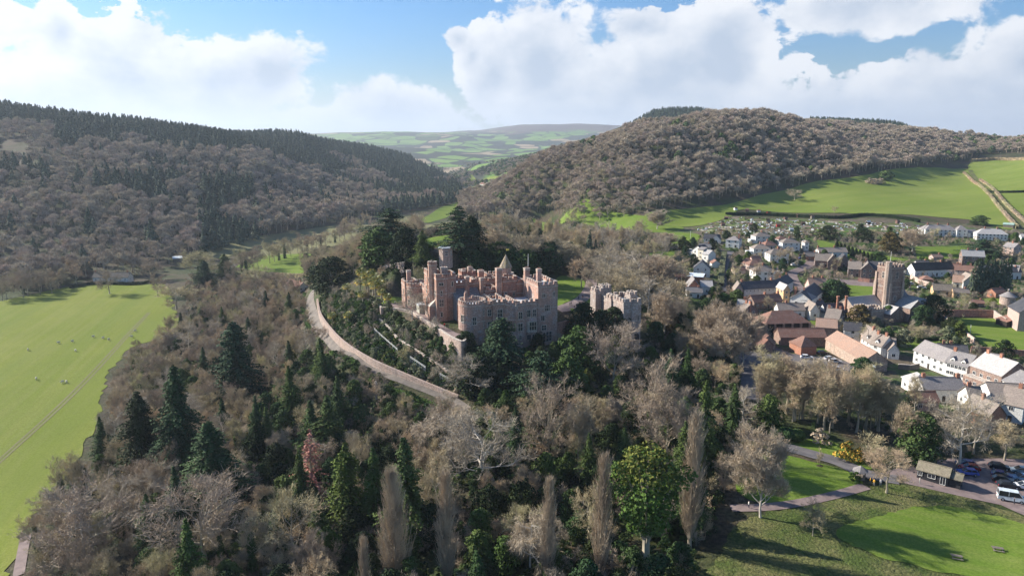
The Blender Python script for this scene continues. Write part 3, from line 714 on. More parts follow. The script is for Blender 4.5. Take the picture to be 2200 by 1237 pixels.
reg('firgold', conifer(94, 20, 9, base=.02, wh=42, per=15, cs=.32, pw=.7), 20, 9, [M_LEAFY, M_BARK])
def single(kind, K, H, Wd, m): P_.setdefault(kind, []).append((None, K.mesh('foliage', m), H, Wd))
for s in range(3): single('shrub', evergreen(110 + s, 3, 4, base=0, lobes=9, n=55, cs=.24)[1], 3, 4, [M_LEAF])
single('shrubbright', evergreen(114, 3, 4, base=0, lobes=9, n=55, cs=.24)[1], 3, 4, [M_LEAFG])
single('shruby', evergreen(115, 3, 4, base=0, lobes=9, n=55, cs=.24)[1], 3, 4, [M_LEAFY])
single('shrubolive', evergreen(116, 3, 4, base=0, lobes=9, n=55, cs=.24)[1], 3, 4, [M_LEAFO])
single('shrubdark', evergreen(117, 3, 4, base=0, lobes=10, n=60, cs=.2)[1], 3, 4, [M_LEAFD])
single('shrubbrown', evergreen(118, 3, 4, base=0, lobes=9, n=55, cs=.22)[1], 3, 4, [M_TWIGB])
single('blossom', evergreen(119, 3, 4, base=0, lobes=9, n=70, cs=.24, m2=.55)[1], 3, 4, [M_LEAFY, M_FLOW])
def smallbare(seed, m):
    T, K = bare(seed, 5, 5, base=.1, up=.8, n1=6, n2=5, n3=4, tw=9, twl=.6, thick=1.0)
    k = len(K.v); K.v += T.v; K.f += [tuple(i + k for i in f) for f in T.f]; K.mi += T.mi; single('smallbare', K, 5, 5, [m])
smallbare(120, M_TWIG); smallbare(121, M_TWIGP); smallbare(122, M_TWIGG)
M_TWIGF = mat('hillside_twigs', c_twig([(0.418, 0.340, 0.275), (0.487, 0.419, 0.322), (0.383, 0.323, 0.260), (0.464, 0.374, 0.322), (0.429, 0.385, 0.260)]))
for s in range(5): single('farbare', far_bare(130 + s), 11, 11, [M_TWIGF])
for s in range(2): single('farleafy', far_leafy(140 + s), 11, 9, [M_LEAF])
M_FARC = mat('plantation_needles', c_twig([(0.052, 0.085, 0.055), (0.08, 0.115, 0.075), (0.068, 0.088, 0.05)]), rough=.8)
for s in range(3): single('farcon', far_leafy(150 + s, 15, 7, n=300, con=True), 15, 7, [M_FARC])
random.seed(5)

NAMES = {'oak': ('bare_tree', 'tree'), 'tall': ('bare_tree', 'tree'), 'ivied': ('bare_tree', 'tree'), 'beech': ('bare_tree', 'tree'), 'grey': ('bare_tree', 'tree'), 'round': ('bare_tree', 'tree'), 'weeping': ('bare_tree', 'tree'),
         'redwood': ('bare_tree', 'tree'), 'poplar': ('poplar_tree', 'tree'), 'poplarbroad': ('poplar_tree', 'tree'), 'evergreen': ('evergreen_tree', 'tree'), 'yew': ('yew_tree', 'tree'), 'olive': ('evergreen_tree', 'tree'), 'yellow': ('evergreen_tree', 'tree'),
         'rusty': ('evergreen_tree', 'tree'), 'pine': ('pine_tree', 'tree'), 'cedar': ('conifer_tree', 'tree'), 'bluepine': ('conifer_tree', 'tree'), 'conifer': ('conifer_tree', 'tree'), 'giant': ('conifer_tree', 'tree'), 'firgold': ('conifer_tree', 'tree'),
         'shrub': ('shrub', 'shrub'), 'shrubbright': ('shrub', 'shrub'), 'shruby': ('shrub', 'shrub'), 'shrubolive': ('shrub', 'shrub'), 'shrubdark': ('shrub', 'shrub'), 'shrubbrown': ('shrub', 'shrub'), 'blossom': ('shrub', 'shrub'), 'smallbare': ('bare_bush', 'shrub'),
         'farbare': ('bare_tree', 'tree'), 'farleafy': ('evergreen_tree', 'tree'), 'farcon': ('conifer_tree', 'tree')}
def plant(kind, x, y, h=None, w=None, label=None, group=None, dz=0.0, var=None, tilt=.03):
    T, K, H0, W0 = P_[kind][var if var is not None else random.randrange(len(P_[kind]))]
    h = h or H0 * random.uniform(.8, 1.1); w = w or W0 * h / H0
    nm, cat = NAMES[kind]; loc = (x, y, ground(x, y) - .1 + dz); rot = (random.uniform(-tilt, tilt), random.uniform(-tilt, tilt), random.uniform(0, 6.28)); sc = (w / W0, w / W0, h / H0)
    if T is None:
        o = link(nm, K); o.location = loc; o.rotation_euler = rot; o.scale = sc
    else:
        o = empty(nm, loc); o.rotation_euler = rot; o.scale = sc
        link('trunk', T, o); link('crown', K, o)
    return tag(o, label, cat, group)
def col_top(px, py, h):
    """ground spot in the direction of px where something h metres tall reaches up to py"""
    d = ray(px, py); k = d.x / d.y; best = None; y = 90.0; prev = None
    while y < 1600:
        # direction of px changes a little with height, use the ray through (px, py)
        g = ground(k * y, y) + h; zr = CAM_Z + d.z / d.y * y
        if prev is not None and (g - zr) >= 0: return k * y, y
        prev = g - zr; y *= 1.004
    return k * 400, 400
def sig(kind, px, py, h, wpx, label, group=None, var=None):
    if kind in ('giant', 'conifer', 'bluepine', 'firgold', 'redwood', 'cedar'): wpx *= 1.45
    if kind in ('poplar', 'poplarbroad', 'oak', 'tall', 'beech', 'grey', 'weeping', 'ivied'): wpx *= 1.22
    if kind == 'round': wpx *= 1.15
    x, y = col_top(px, py, h); w = wpx / F_PX * math.hypot(y, CAM_Z * .6)
    return plant(kind, x, y, h, w, label, group, var=var)
def scatter(pts, sp, kinds, group, label, hr=(.75, 1.1), cap=None, zs=None, keepout=(), jit=.45, world=False, hs=1.0, clear=False):
    """individual trees spread over a patch of ground (jittered grid), pts in photo pixels cast on to the ground"""
    poly = pts if world else [tuple(hit(*p))[:2] for p in pts]
    xs = [p[0] for p in poly]; ys = [p[1] for p in poly]; out = []
    gx, gy = np.meshgrid(np.arange(min(xs), max(xs), sp), np.arange(min(ys), max(ys), sp)); gx = gx + (np.arange(gx.shape[0]) % 2)[:, None] * sp / 2
    gx = gx + RNG.uniform(-jit, jit, gx.shape) * sp; gy = gy + RNG.uniform(-jit, jit, gy.shape) * sp
    ok = inside(poly, gx, gy)
    for k in KEEP: ok &= ~inside(k, gx, gy)
    P = list(zip(gx[ok], gy[ok])); random.shuffle(P)
    if cap: P = P[:cap]
    for (x, y) in P:
        if clear and blocked(x, y): continue
        k = random.choices([a for a, _ in kinds], [b for _, b in kinds])[0]; H0 = P_[k][0][2]
        h = H0 * random.uniform(*hr) * hs
        LATER.append((k, x, y, h, group(k) if callable(group) else group, label(k, x, y) if callable(label) else label))
LATER = []
OPEN = [(652, 600), (662, 690), (692, 735), (745, 775), (810, 806), (900, 840), (1005, 880), (1030, 860), (1000, 700), (760, 600)]
def blocked(x, y):
    g = ground(x, y)
    for h in (0, 4, 7, 10):
        a, b, _ = proj((x, y, g + h))
        if inside(OPEN, np.array([a]), np.array([b]))[0] or inside(OPEN, np.array([a + 14]), np.array([b]))[0]: return True
    return False
LOOKS = {'oak': ('spreading bare tree', 'low spreading bare tree'), 'tall': ('slender upright bare tree', 'short upright bare tree'), 'ivied': ('ivy-clad bare tree', 'small ivy-clad bare tree'), 'beech': ('pinkish bare tree', 'small pinkish bare tree'), 'grey': ('grey bare tree', 'small grey bare tree'),
         'round': ('domed bare tree', 'small domed bare tree'), 'weeping': ('drooping bare tree', 'small drooping bare tree'), 'evergreen': ('green evergreen', 'small green evergreen'), 'yew': ('nearly black yew', 'low black yew'), 'olive': ('grey-green tree', 'small grey-green tree'),
         'yellow': ('yellow-green tree', 'small yellow-green tree'), 'conifer': ('pointed dark conifer', 'small pointed conifer'), 'rusty': ('rusty evergreen', 'small rusty evergreen'), 'shrub': ('green shrub', 'small green shrub'), 'shrubdark': ('dark shrub', 'low dark shrub'), 'shrubolive': ('grey-green shrub', 'low grey-green shrub'),
         'shrubbright': ('bright green shrub', 'low bright green shrub'), 'shruby': ('yellow-green shrub', 'low yellow-green shrub'), 'smallbare': ('leafless bush', 'low leafless bush'), 'shrubbrown': ('brown bush', 'low brown bush')}
MARKS = [(290, 920, 'the leftmost giant conifer'), (370, 900, 'the tallest giant conifer'), (448, 980, 'the olive green giant conifer'), (500, 800, 'the tall fir with a long trunk'), (545, 900, 'the thin rusty conifer'), (660, 980, 'the pinkish red conifer'), (735, 1010, 'the yellow-green conical fir'),
         (797, 1020, 'the dark cone left of the broad poplar'), (845, 1100, 'the broad pale poplar'), (956, 1110, 'the second pale poplar'), (1177, 1120, 'the leaning weeping tree'), (1296, 1080, 'the poplar left of the green pine'), (1398, 1040, 'the yellow-topped pine'), (1496, 1000, 'the tallest poplar'),
         (775, 1195, 'the shortest poplar'), (1035, 960, 'the grey tree with a white trunk'), (1180, 900, 'the pale domed tree'), (1415, 870, 'the pinkish pair of trees'), (950, 920, 'the drooping pale tree'), (1010, 820, 'the bare tree below the terraces'), (1322, 770, 'the mistletoe tree'), (1645, 1030, 'the round tree on the lawn'),
         (1915, 1000, 'the tree by the kiosk path'), (2080, 900, 'the crooked bare tree'), (1520, 880, 'the green and gold conifer'), (1158, 800, 'the layered cedar'), (1075, 730, 'the blue-green pine'), (708, 600, 'the big yew dome'), (838, 500, 'the tall cedar'), (985, 480, 'the ragged cedar'), (375, 650, 'the lone gnarled oak'),
         (430, 590, 'the ivy-clad tree at the valley edge'), (425, 1100, 'the wide pinkish tree'), (165, 1130, 'the purple brown tree'), (620, 1120, 'the flat-topped layered tree'), (672, 1210, 'the straw-coloured bush'), (1345, 680, 'the gatehouse'), (958, 540, 'the lookout tower'), (1100, 600, 'the pointed castle turret'), (1900, 630, 'the church tower'),
         (1700, 700, 'the open fronted barn'), (1780, 720, 'the orange brown roof'), (1640, 620, 'the long white terrace'), (2030, 790, 'the white inn'), (1790, 620, 'the churchyard evergreen'), (1830, 530, 'the clipped yew row'), (2160, 650, 'the round dovecote'), (2120, 720, 'the walled garden'), (2000, 920, 'the large dark evergreen'), (2010, 1020, 'the kiosk'),
         (1690, 930, 'the clipped domes'), (1575, 530, 'the hip roofed white house'), (1700, 535, 'the hill road houses'), (2030, 500, 'the left white villa'), (2130, 510, 'the right white villa'), (1470, 740, 'the slender birch'), (1555, 730, 'the round group of trees'), (807, 850, 'the stone pillar'), (700, 700, 'the upper drive'), (880, 815, 'the lower drive'), (930, 740, 'the terrace wall'), (820, 700, 'the garden railing'),
         (1220, 620, 'the castle lawn'), (1250, 800, 'the evergreens below the castle'), (1413, 480, 'the pinkish field tree'), (600, 560, 'the bright valley field'), (570, 720, 'the trees left of the drive'), (560, 1010, 'the dark hollow'), (1120, 1010, 'the dark hollow by the domed tree'), (1990, 600, 'the dark thatched cottages'), (2080, 580, 'the stone villa'), (1500, 620, 'the small white gabled house'), (250, 1200, 'the lower left corner')]
def whereis(x, y, h):
    a, b, _ = proj((x, y, ground(x, y) + h * .6)); m = min(MARKS, key=lambda q: (q[0] - a) ** 2 + (q[1] - b) ** 2); dx, dy = a - m[0], b - m[1]; d = math.hypot(dx, dy)
    if d < 14: r = 'beside'
    elif abs(dx) > 2.2 * abs(dy): r = 'left of' if dx < 0 else 'right of'
    elif abs(dy) > 2.2 * abs(dx): r = 'behind' if dy < 0 else 'in front of'
    else: r = ('behind left of' if dx < 0 else 'behind right of') if dy < 0 else ('in front left of' if dx < 0 else 'in front right of')
    return ('just ' if d < 40 and r != 'beside' else 'well ' if d > 85 else '') + r + ' ' + m[2]
def plant_later():
    """the largest 300 or so of a kind as seen from the hill each stand alone; the rest form one wood of that kind"""
    have = {}
    for o in bpy.data.objects:
        if o.parent is None and o.get('category'): n = o.name.split('.')[0]; have[n] = have.get(n, 0) + 1
    by = {}
    for q in LATER: by.setdefault(NAMES[q[0]][0], []).append(q)
    for nm, L in by.items():
        L.sort(key=lambda q: -q[3] / math.hypot(q[1], q[2])); n = max(0, 300 - have.get(nm, 0))
        for (k, x, y, h, g, lb) in L[:n]:
            small = h < P_[k][0][2] * .66; plant(k, x, y, h, P_[k][0][3] * h / P_[k][0][2] * 1.45 if k == 'conifer' else None, LOOKS[k][1 if small else 0] + ' ' + whereis(x, y, h), g)
        rest = L[n:]
        if not rest: continue
        ks = sorted({q[0] for q in rest}); idx = {}; c = bpy.data.collections.new('tree_kinds_' + nm); j = 0
        for k in ks:
            idx[k] = []
            for i, (T, K, H, Wd) in enumerate(P_[k]):
                me = K
                if (k, i) in RAW:
                    t, kk, mc, mt = RAW[(k, i)]; me = bpy.data.meshes.new('tree'); b = len(kk.v); me.from_pydata(kk.v + t.v, [], kk.f + [tuple(a + b for a in f) for f in t.f])
                    for m in mc + [mt]: me.materials.append(m)
                    me.polygons.foreach_set('material_index', kk.mi + [len(mc)] * len(t.f))
                o = bpy.data.objects.new('%s_kind_%02d' % (nm, j), me); c.objects.link(o); idx[k].append(j); j += 1
        pick = np.array([random.choice(idx[q[0]]) for q in rest])
        woods({'bare_tree': 'bare_wood', 'evergreen_tree': 'evergreen_wood'}.get(nm, nm + '_mass'), np.array([q[1] for q in rest]), np.array([q[2] for q in rest]), np.array([q[3] / P_[q[0]][0][2] for q in rest]), c, 'smaller and farther %ss filling the woods and gardens round the castle' % nm.replace('_', ' '), pick=pick)
KEEP = []

# woods made of more trees than one can count: one object each, trees placed on its points
HID = {}
def proto_coll(name, kinds):
    if name in HID: return HID[name]
    c = bpy.data.collections.new('tree_kinds_' + name)
    for k in kinds:
        for i, (T, K, H, Wd) in enumerate(P_[k]): o = bpy.data.objects.new('tree_kind', K); c.objects.link(o)
    HID[name] = c; return c
def woods(name, X, Y, S, coll, label, cat=None, stretch=1.0, pick=None):
    n = len(X); Z = gz(X, Y) - .2
    me = bpy.data.meshes.new(name); me.vertices.add(n); me.vertices.foreach_set('co', np.stack([X, Y, Z], -1).astype(np.float32).reshape(-1))
    a = me.attributes.new('siz', 'FLOAT', 'POINT'); a.data.foreach_set('value', S.astype(np.float32))
    a = me.attributes.new('turn', 'FLOAT', 'POINT'); a.data.foreach_set('value', RNG.uniform(0, 6.28, n).astype(np.float32))
    a = me.attributes.new('pick', 'INT', 'POINT'); a.data.foreach_set('value', (RNG.integers(0, 1000, n) if pick is None else pick).astype(np.int32))
    o = link(name, me); md = o.modifiers.new('trees', 'NODES')
    g = bpy.data.node_groups.new(name + '_trees', 'GeometryNodeTree'); md.node_group = g
    g.interface.new_socket('Geometry', in_out='INPUT', socket_type='NodeSocketGeometry'); g.interface.new_socket('Geometry', in_out='OUTPUT', socket_type='NodeSocketGeometry')
    N = g.nodes; L = g.links; gi = N.new('NodeGroupInput'); go = N.new('NodeGroupOutput'); ip = N.new('GeometryNodeInstanceOnPoints'); ci = N.new('GeometryNodeCollectionInfo')
    ci.inputs[0].default_value = coll; ci.inputs[1].default_value = True; ci.inputs[2].default_value = True
    def at(nm, ty):
        q = N.new('GeometryNodeInputNamedAttribute'); q.data_type = ty; q.inputs[0].default_value = nm; return q.outputs[0]
    L.new(gi.outputs[0], ip.inputs['Points']); L.new(ci.outputs[0], ip.inputs['Instance']); ip.inputs['Pick Instance'].default_value = True
    L.new(at('pick', 'INT'), ip.inputs['Instance Index'])
    cx = N.new('ShaderNodeCombineXYZ'); L.new(at('turn', 'FLOAT'), cx.inputs[2]); er = N.new('FunctionNodeEulerToRotation'); L.new(cx.outputs[0], er.inputs[0]); L.new(er.outputs[0], ip.inputs['Rotation'])
    cs = N.new('ShaderNodeCombineXYZ'); sz = at('siz', 'FLOAT'); L.new(sz, cs.inputs[0]); L.new(sz, cs.inputs[1])
    mm = N.new('ShaderNodeMath'); mm.operation = 'MULTIPLY'; mm.inputs[1].default_value = stretch; L.new(sz, mm.inputs[0]); L.new(mm.outputs[0], cs.inputs[2]); L.new(cs.outputs[0], ip.inputs['Scale'])
    L.new(ip.outputs[0], go.inputs[0])
    return tag(o, label, cat, kind='stuff')
def grid_pts(x0, x1, y0, y1, sp, fn):
    gx, gy = np.meshgrid(np.arange(x0, x1, sp), np.arange(y0, y1, sp * .9)); gx = gx + (np.arange(gx.shape[0]) % 2)[:, None] * sp / 2
    gx = gx + RNG.uniform(-.38, .38, gx.shape) * sp; gy = gy + RNG.uniform(-.38, .38, gy.shape) * sp
    gx, gy = gx.ravel(), gy.ravel(); ok = fn(gx, gy); return gx[ok], gy[ok]
def pxy(X, Y):
    Z = gz(X, Y) - CAM_Z; c, s = math.cos(PITCH), math.sin(PITCH); zf = Y * c - Z * s; up = Y * s + Z * c
    return CX + X / zf * F_PX, CY - up / zf * F_PX
# ---------------------------------------------------------------- the wooded hills
C_BARE = proto_coll('bare', ['farbare']); C_CON = proto_coll('conifer', ['farcon']); C_LEAF = proto_coll('leafy', ['farleafy', 'farbare'])
def base_left(px): return np.interp(px, [-400, 0, 150, 300, 380, 450, 600, 700, 800, 900, 985, 1010], [665, 640, 602, 592, 575, 548, 505, 487, 470, 452, 440, 380])
def in_left(X, Y):
    px, py = pxy(X, Y)
    return (py < base_left(px) - 2) & (px < 990) & (py > np.interp(px, [-400, 700, 850, 900, 955, 990], [0, 0, 330, 362, 385, 408])) & (Y > 480) & (Y < 3000) & (Y < 2400 + .4 * X + 400)
X, Y = grid_pts(-1250, 30, 480, 2900, 11.0, lambda a, b: in_left(a, b) & (b < 1400)); X2, Y2 = grid_pts(-1250, 30, 1400, 2900, 13.0, lambda a, b: in_left(a, b))
X = np.concatenate([X, X2]); Y = np.concatenate([Y, Y2]); far = np.clip((Y - 1300) / 2500, 0, 1)
px, py = pxy(X, Y); nz = fbm(X / 130, Y / 130, 3); ridge = np.interp(px, [-400, 0, 150, 300, 400, 550, 700, 800, 900, 955], [215, 235, 245, 262, 275, 290, 305, 322, 350, 375])
f = (py - ridge) / (base_left(px) - ridge)      # 0 at the ridge, 1 at the foot
con = (f < .30 + nz * .55) & (px > -400)
con |= (px > 690) & (nz > -.04) & (f > .25); con |= (px > 430) & (px < 700) & (f > .45) & (nz > .03); con |= nz > .22
con &= ~((px < 120) & (f > .1) & (f < .32))
con |= RNG.random(len(X)) < .045
clear = (px > -20) & (px < 62) & (py > 300) & (py < 356)
con &= ~clear; keep = ~clear
cc = con & keep; bb = ~con & keep
woods('conifer_wood', X[cc], Y[cc], (RNG.uniform(.95, 1.65, cc.sum())) * (1 + far[cc] * .6), C_CON, 'dark conifer plantation along the top of the left hill')
woods('left_hill_wood', X[bb], Y[bb], np.clip(1.25 + 1.3 * fbm(X[bb] / 70, Y[bb] / 70, 2) + RNG.uniform(-.35, .45, bb.sum()), .6, 2.1) * (1 + far[bb] * .5), C_BARE, 'leafless woodland covering the slope of the left hill', stretch=1.3)
# right hill
RW = [(985, 470), (1050, 425), (1090, 390)]
def edge_right(px): return np.interp(px, [940, 1010, 1080, 1150, 1300, 1380, 1480, 1560, 1700, 1850, 1950, 2060, 2085, 2110, 2300], [500, 480, 470, 466, 478, 462, 442, 432, 405, 378, 362, 350, 346, 335, 325])
def in_right(X, Y):
    px, py = pxy(X, Y)
    return (py < edge_right(px) - 3) & (px > 985) & (Y > 560) & (Y < 2200) & (X > -95) & ((X > (Y - 1250) * .35) | (Y < 1250)) & ~((px > 1560) & (py < 252) & (Y > 1130) & (Y < 1250))
X, Y = grid_pts(-110, 1250, 560, 1500, 9.5, in_right)
px, py = pxy(X, Y); nz = fbm(X / 90 + 9, Y / 90, 3)
lf = (nz > .17) | (RNG.random(len(X)) < .05) | ((px > 2080) & (RNG.random(len(X)) < .4)); lf |= (px > 1100) & (px < 1400) & (py > 400) & (RNG.random(len(X)) < .22) & (nz > 0)
woods('hillside_evergreens', X[lf], Y[lf], RNG.uniform(.8, 1.3, lf.sum()), C_LEAF, 'dark evergreen patches in the wood on the right hill')
woods('hillside_wood', X[~lf], Y[~lf], np.clip(1.1 + 1.2 * fbm(X[~lf] / 60, Y[~lf] / 60, 2) + RNG.uniform(-.3, .4, (~lf).sum()), .55, 1.8), C_BARE, 'leafless brown woodland covering the right hill', stretch=1.2)
X, Y = grid_pts(250, 1800, 1700, 2900, 15, lambda a, b: (b > 1750) & (a > 200 + (b - 1700) * .1) & (((pxy(a, b)[0] > 1340) & (pxy(a, b)[0] < 1565)) | ((pxy(a, b)[0] > 1740) & (pxy(a, b)[0] < 1985))))
pq = pxy(X, Y)[0]; edge_ = np.clip(np.minimum(np.abs(pq - 1340), np.minimum(np.abs(pq - 1565), np.abs(pq - 1985))) / 60, .35, 1)
woods('skyline_wood', X, Y, RNG.uniform(1.0, 1.4, len(X)) * edge_, C_CON, 'dark conifer wood on the skyline behind the right hill')
# up the valley: hedges, copses
def in_val(X, Y):
    px, py = pxy(X, Y); n1 = fbm(X / 180 + 3, Y / 260 + 7, 3)
    hedge = (np.abs(np.sin(X / 55 + fbm(X / 300, Y / 300) * 6)) < .10) | (np.abs(np.sin(Y / 75 + fbm(X / 200 + 5, Y / 300) * 6)) < .07)
    fld = ((px > 968) & (px < 1066) & (py > 402) & (py < 429)) | ((px > 1010) & (px < 1085) & (py > 379) & (py < 394))
    return (X > -520) & (X < 30 + (Y - 1250) * .16) & ((n1 > -.02) | hedge) & ~in_left(X, Y) & ~fld & (px > 890)
X, Y = grid_pts(-600, 600, 1260, 3400, 13, in_val)
woods('valley_wood', X, Y, RNG.uniform(.8, 1.3, len(X)), C_LEAF, 'hedges and copses between the fields far up the valley')
# ---------------------------------------------------------------- castle
def c_stone(a, b, g, s=.35):
    def fn(t, P):
        n = t.ramp(t.noise(P, .16, 4.0, .6), .38, .62); m = t.noise(P, 2.1, 3.0, .8); k = t.ramp(m, .3, .7)
        c = t.mix(n, a, b); c = t.mix(t.math('MULTIPLY', t.ramp(t.noise(P, s, 5.0, .75), .5, .62), .75), c, g)
        c = t.mix(k, t.mix(1., c, (.58, .55, .55), 'MULTIPLY'), t.mix(1., c, (1.28, 1.26, 1.24), 'MULTIPLY')); c = t.mix(t.math('MULTIPLY', t.ramp(t.noise(P, .55, 4.0, .7), .5, .64), .55), c, tuple(x * .62 for x in a))
        # rain streaks and weathering
        mp = t.new('ShaderNodeMapping'); t.l.new(P, mp.inputs[0]); mp.inputs['Scale'].default_value = (1.1, 1.1, .12)
        return t.mix(t.math('MULTIPLY', t.ramp(t.noise(mp.outputs[0], .8, 4.0), .52, .7), .45), c, tuple(x * .5 for x in g))
    return fn
M_CST = mat('red_sandstone', c_stone((0.41, 0.235, 0.175), (0.45, 0.29, 0.225), (0.34, 0.275, 0.245)), bump=(3, .6, .12))
M_CST2 = mat('grey_sandstone', c_stone((0.47, 0.29, 0.225), (0.41, 0.295, 0.255), (0.42, 0.365, 0.335)), bump=(3, .6, .12))
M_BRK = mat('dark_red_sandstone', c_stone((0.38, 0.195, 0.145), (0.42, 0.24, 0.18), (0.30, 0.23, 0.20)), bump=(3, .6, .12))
M_GST = mat('gatehouse_stone', c_stone((0.40, 0.31, 0.265), (0.36, 0.31, 0.285), (0.42, 0.39, 0.37)), bump=(3, .6, .12))
M_TRIM = mat('pale_dressed_stone', c_stone((0.58, 0.50, 0.42), (0.54, 0.48, 0.41), (0.47, 0.44, 0.40)))
M_PWALL = mat('pink_rubble_wall', c_stone((0.46, 0.35, 0.29), (0.42, 0.33, 0.285), (0.36, 0.31, 0.28)), bump=(3, .7, .15))
M_LEAD = mat('lead_roof', col=(0.50, 0.53, 0.56), rough=.55); M_SLATE = mat('grey_slate', c_stone((0.20, 0.19, 0.20), (0.25, 0.235, 0.235), (0.30, 0.28, 0.25)), rough=.7)
M_SPIRE = mat('mossy_stone_slates', c_stone((0.30, 0.25, 0.19), (0.36, 0.31, 0.24), (0.34, 0.27, 0.12)))
M_GLASS = mat('window_glass', col=(0.025, 0.03, 0.04), rough=.12, spec=.6); M_IRON = mat('dark_iron', col=(0.03, 0.03, 0.035), rough=.5)
M_WHITE = mat('white_paint', col=(0.78, 0.77, 0.73), rough=.6)

TH = R(20); CU = Vector((math.cos(TH), math.sin(TH), 0)); CVv = Vector((-math.sin(TH), math.cos(TH), 0)); CO = Vector((-14.7, 254.0, 0))
castle = tag(empty('castle', (CO.x, CO.y, 35.5), TH), 'large red sandstone castle with battlements, round and square towers on the wooded hill', 'castle')
LZ = 35.5
def cren(mb, poly, z, m, cap, h=.9, w=1.05, gap=.75, th=.5, par=.75, only=None):
    """parapet with merlons along the edges of a closed outline"""
    n = len(poly)
    area = sum(poly[i][0] * poly[(i + 1) % n][1] - poly[(i + 1) % n][0] * poly[i][1] for i in range(n))
    for i in range(n):
        if only is not None and i not in only: continue
        a = Vector(poly[i]); b = Vector(poly[(i + 1) % n]); d = b - a; L = d.length; d.normalize(); nn = Vector((-d.y, d.x)) * (1 if area > 0 else -1); rz = math.atan2(d.y, d.x)
        c = (a + b) / 2 + nn * (th / 2 - .06); mb.box((c.x, c.y, z + par / 2), (L, th, par), m, rz)
        mb.box((c.x - nn.x * .03, c.y - nn.y * .03, z - .12), (L + .12, th + .14, .22), cap, rz)
        k = max(1, int((L + gap) / (w + gap))); sp = L / k
        for j in range(k):
            q = a + d * (sp * (j + .5)) + nn * (th / 2 - .055); hh = h * random.uniform(.85, 1.05)
            mb.box((q.x, q.y, z + par + hh / 2 - .01), (sp * .58, th + .02, hh), m, rz); mb.box((q.x, q.y, z + par + hh + .05), (sp * .62, th + .12, .12), cap, rz)
WINC = {}
def window_mesh(w, h, n=2, tr=1, fm=None, gm=None, name='window', arch=False):
    fm = fm or M_TRIM; gm = gm or M_GLASS; key = (w, h, n, tr, fm.name, gm.name, arch)
    if key in WINC: return WINC[key]
    b = MB(); f = .2 if w > .8 else .13
    if fm is M_WHITE: f = .07
    b.box((0, -.05, f / 2), (w, .14, f), fm); b.box((0, -.05, h - f / 2), (w, .14, f), fm)
    for s in (-1, 1): b.box((s * (w / 2 - f / 2), -.05, h / 2), (f, .139, h - 2 * f), fm)
    mw = .13 if fm is not M_WHITE else .06
    for i in range(1, n): b.box((-w / 2 + w * i / n, -.045, h / 2), (mw, .11, h - 2 * f), fm)
    for j in range(1, tr + 1): b.box((0, -.043, h * j / (tr + 1)), (w - 2 * f, .105, mw), fm)
    b.box((0, .0, h / 2), (w - 2 * f + .02, .05, h - 2 * f + .02), gm)
    WINC[key] = b.mesh(name); return WINC[key]
def put_window(parent, p, tdir, w, h, n=2, tr=1, fm=None, gm=None, name='window'):
    if fm is None: w, h = round(w * 1.22, 2), round(h * 1.12, 2)
    o = link(name, window_mesh(w, h, n, tr, fm, gm), parent); o.location = p; o.rotation_euler = (0, 0, math.atan2(tdir[1], tdir[0])); return o
def block(name, poly, z0, z1, m, roof=None, cap=None, h=.9, smooth=False, par=.75, courses=True, w=1.05, gap=.75, parent=None, lz=None, only=None):
    lz = LZ if lz is None else lz; parent = parent or castle; n = len(poly); b = MB(); b.prism(poly, z0 - lz, z1 - lz - .01, m, top=False, bot=False)
    if courses and z1 - z0 > 8:
        for zz in (z0 + (z1 - z0) * .66,):
            for i in range(n):
                a = Vector(poly[i]); c = Vector(poly[(i + 1) % n]); d = c - a; b.box(((a.x + c.x) / 2, (a.y + c.y) / 2, zz - lz), (d.length + .1, .16, .2), cap or M_TRIM, math.atan2(d.y, d.x))
    o = b.build(name, parent)
    r = MB(); r.add([(p[0], p[1], z1 - lz - .25) for p in poly], [tuple(range(n))], roof or M_LEAD); r.build('roof', o)
    p = MB(); cren(p, poly, z1 - lz, m, cap or M_TRIM, h=h, par=par, w=w, gap=gap, only=only); p.build('parapet', o)
    return o
def rect(u0, u1, v0, v1): return [(u0, v0), (u1, v0), (u1, v1), (u0, v1)]
def ngon(cu, cv, r, n, ph=0): return [(cu + r * math.cos(2 * math.pi * i / n + ph), cv + r * math.sin(2 * math.pi * i / n + ph)) for i in range(n)]
def wf(o, u, v, z, w, h, n=2, tr=1, side='f', nm='window', lz=None, fm=None):
    lz = LZ if lz is None else lz
    td = {'f': (1, 0), 'l': (0, -1), 'r': (0, 1), 'b': (-1, 0)}[side]; put_window(o, (u, v, z - lz), td, w, h, n, tr, name=nm, fm=fm)
def chimney(parent, u, v, z0, z1, w=1.5, d=1.2, m=None, pots=3, lz=None):
    lz = LZ if lz is None else lz; b = MB(); m = m or M_CST
    b.box((u, v, (z0 + z1) / 2 - lz), (w, d, z1 - z0), m); b.box((u, v, z1 - lz - .5), (w + .25, d + .25, .22), M_TRIM); b.box((u, v, z1 - lz + .08), (w + .3, d + .3, .2), M_TRIM)
    for i in range(pots): b.tube((u + (i - (pots - 1) / 2) * w / (pots + .5), v, z1 - lz + .1), (u + (i - (pots - 1) / 2) * w / (pots + .5), v, z1 - lz + .7), .17, .14, M_BRK, 6, True)
    return b.build('chimney', parent)

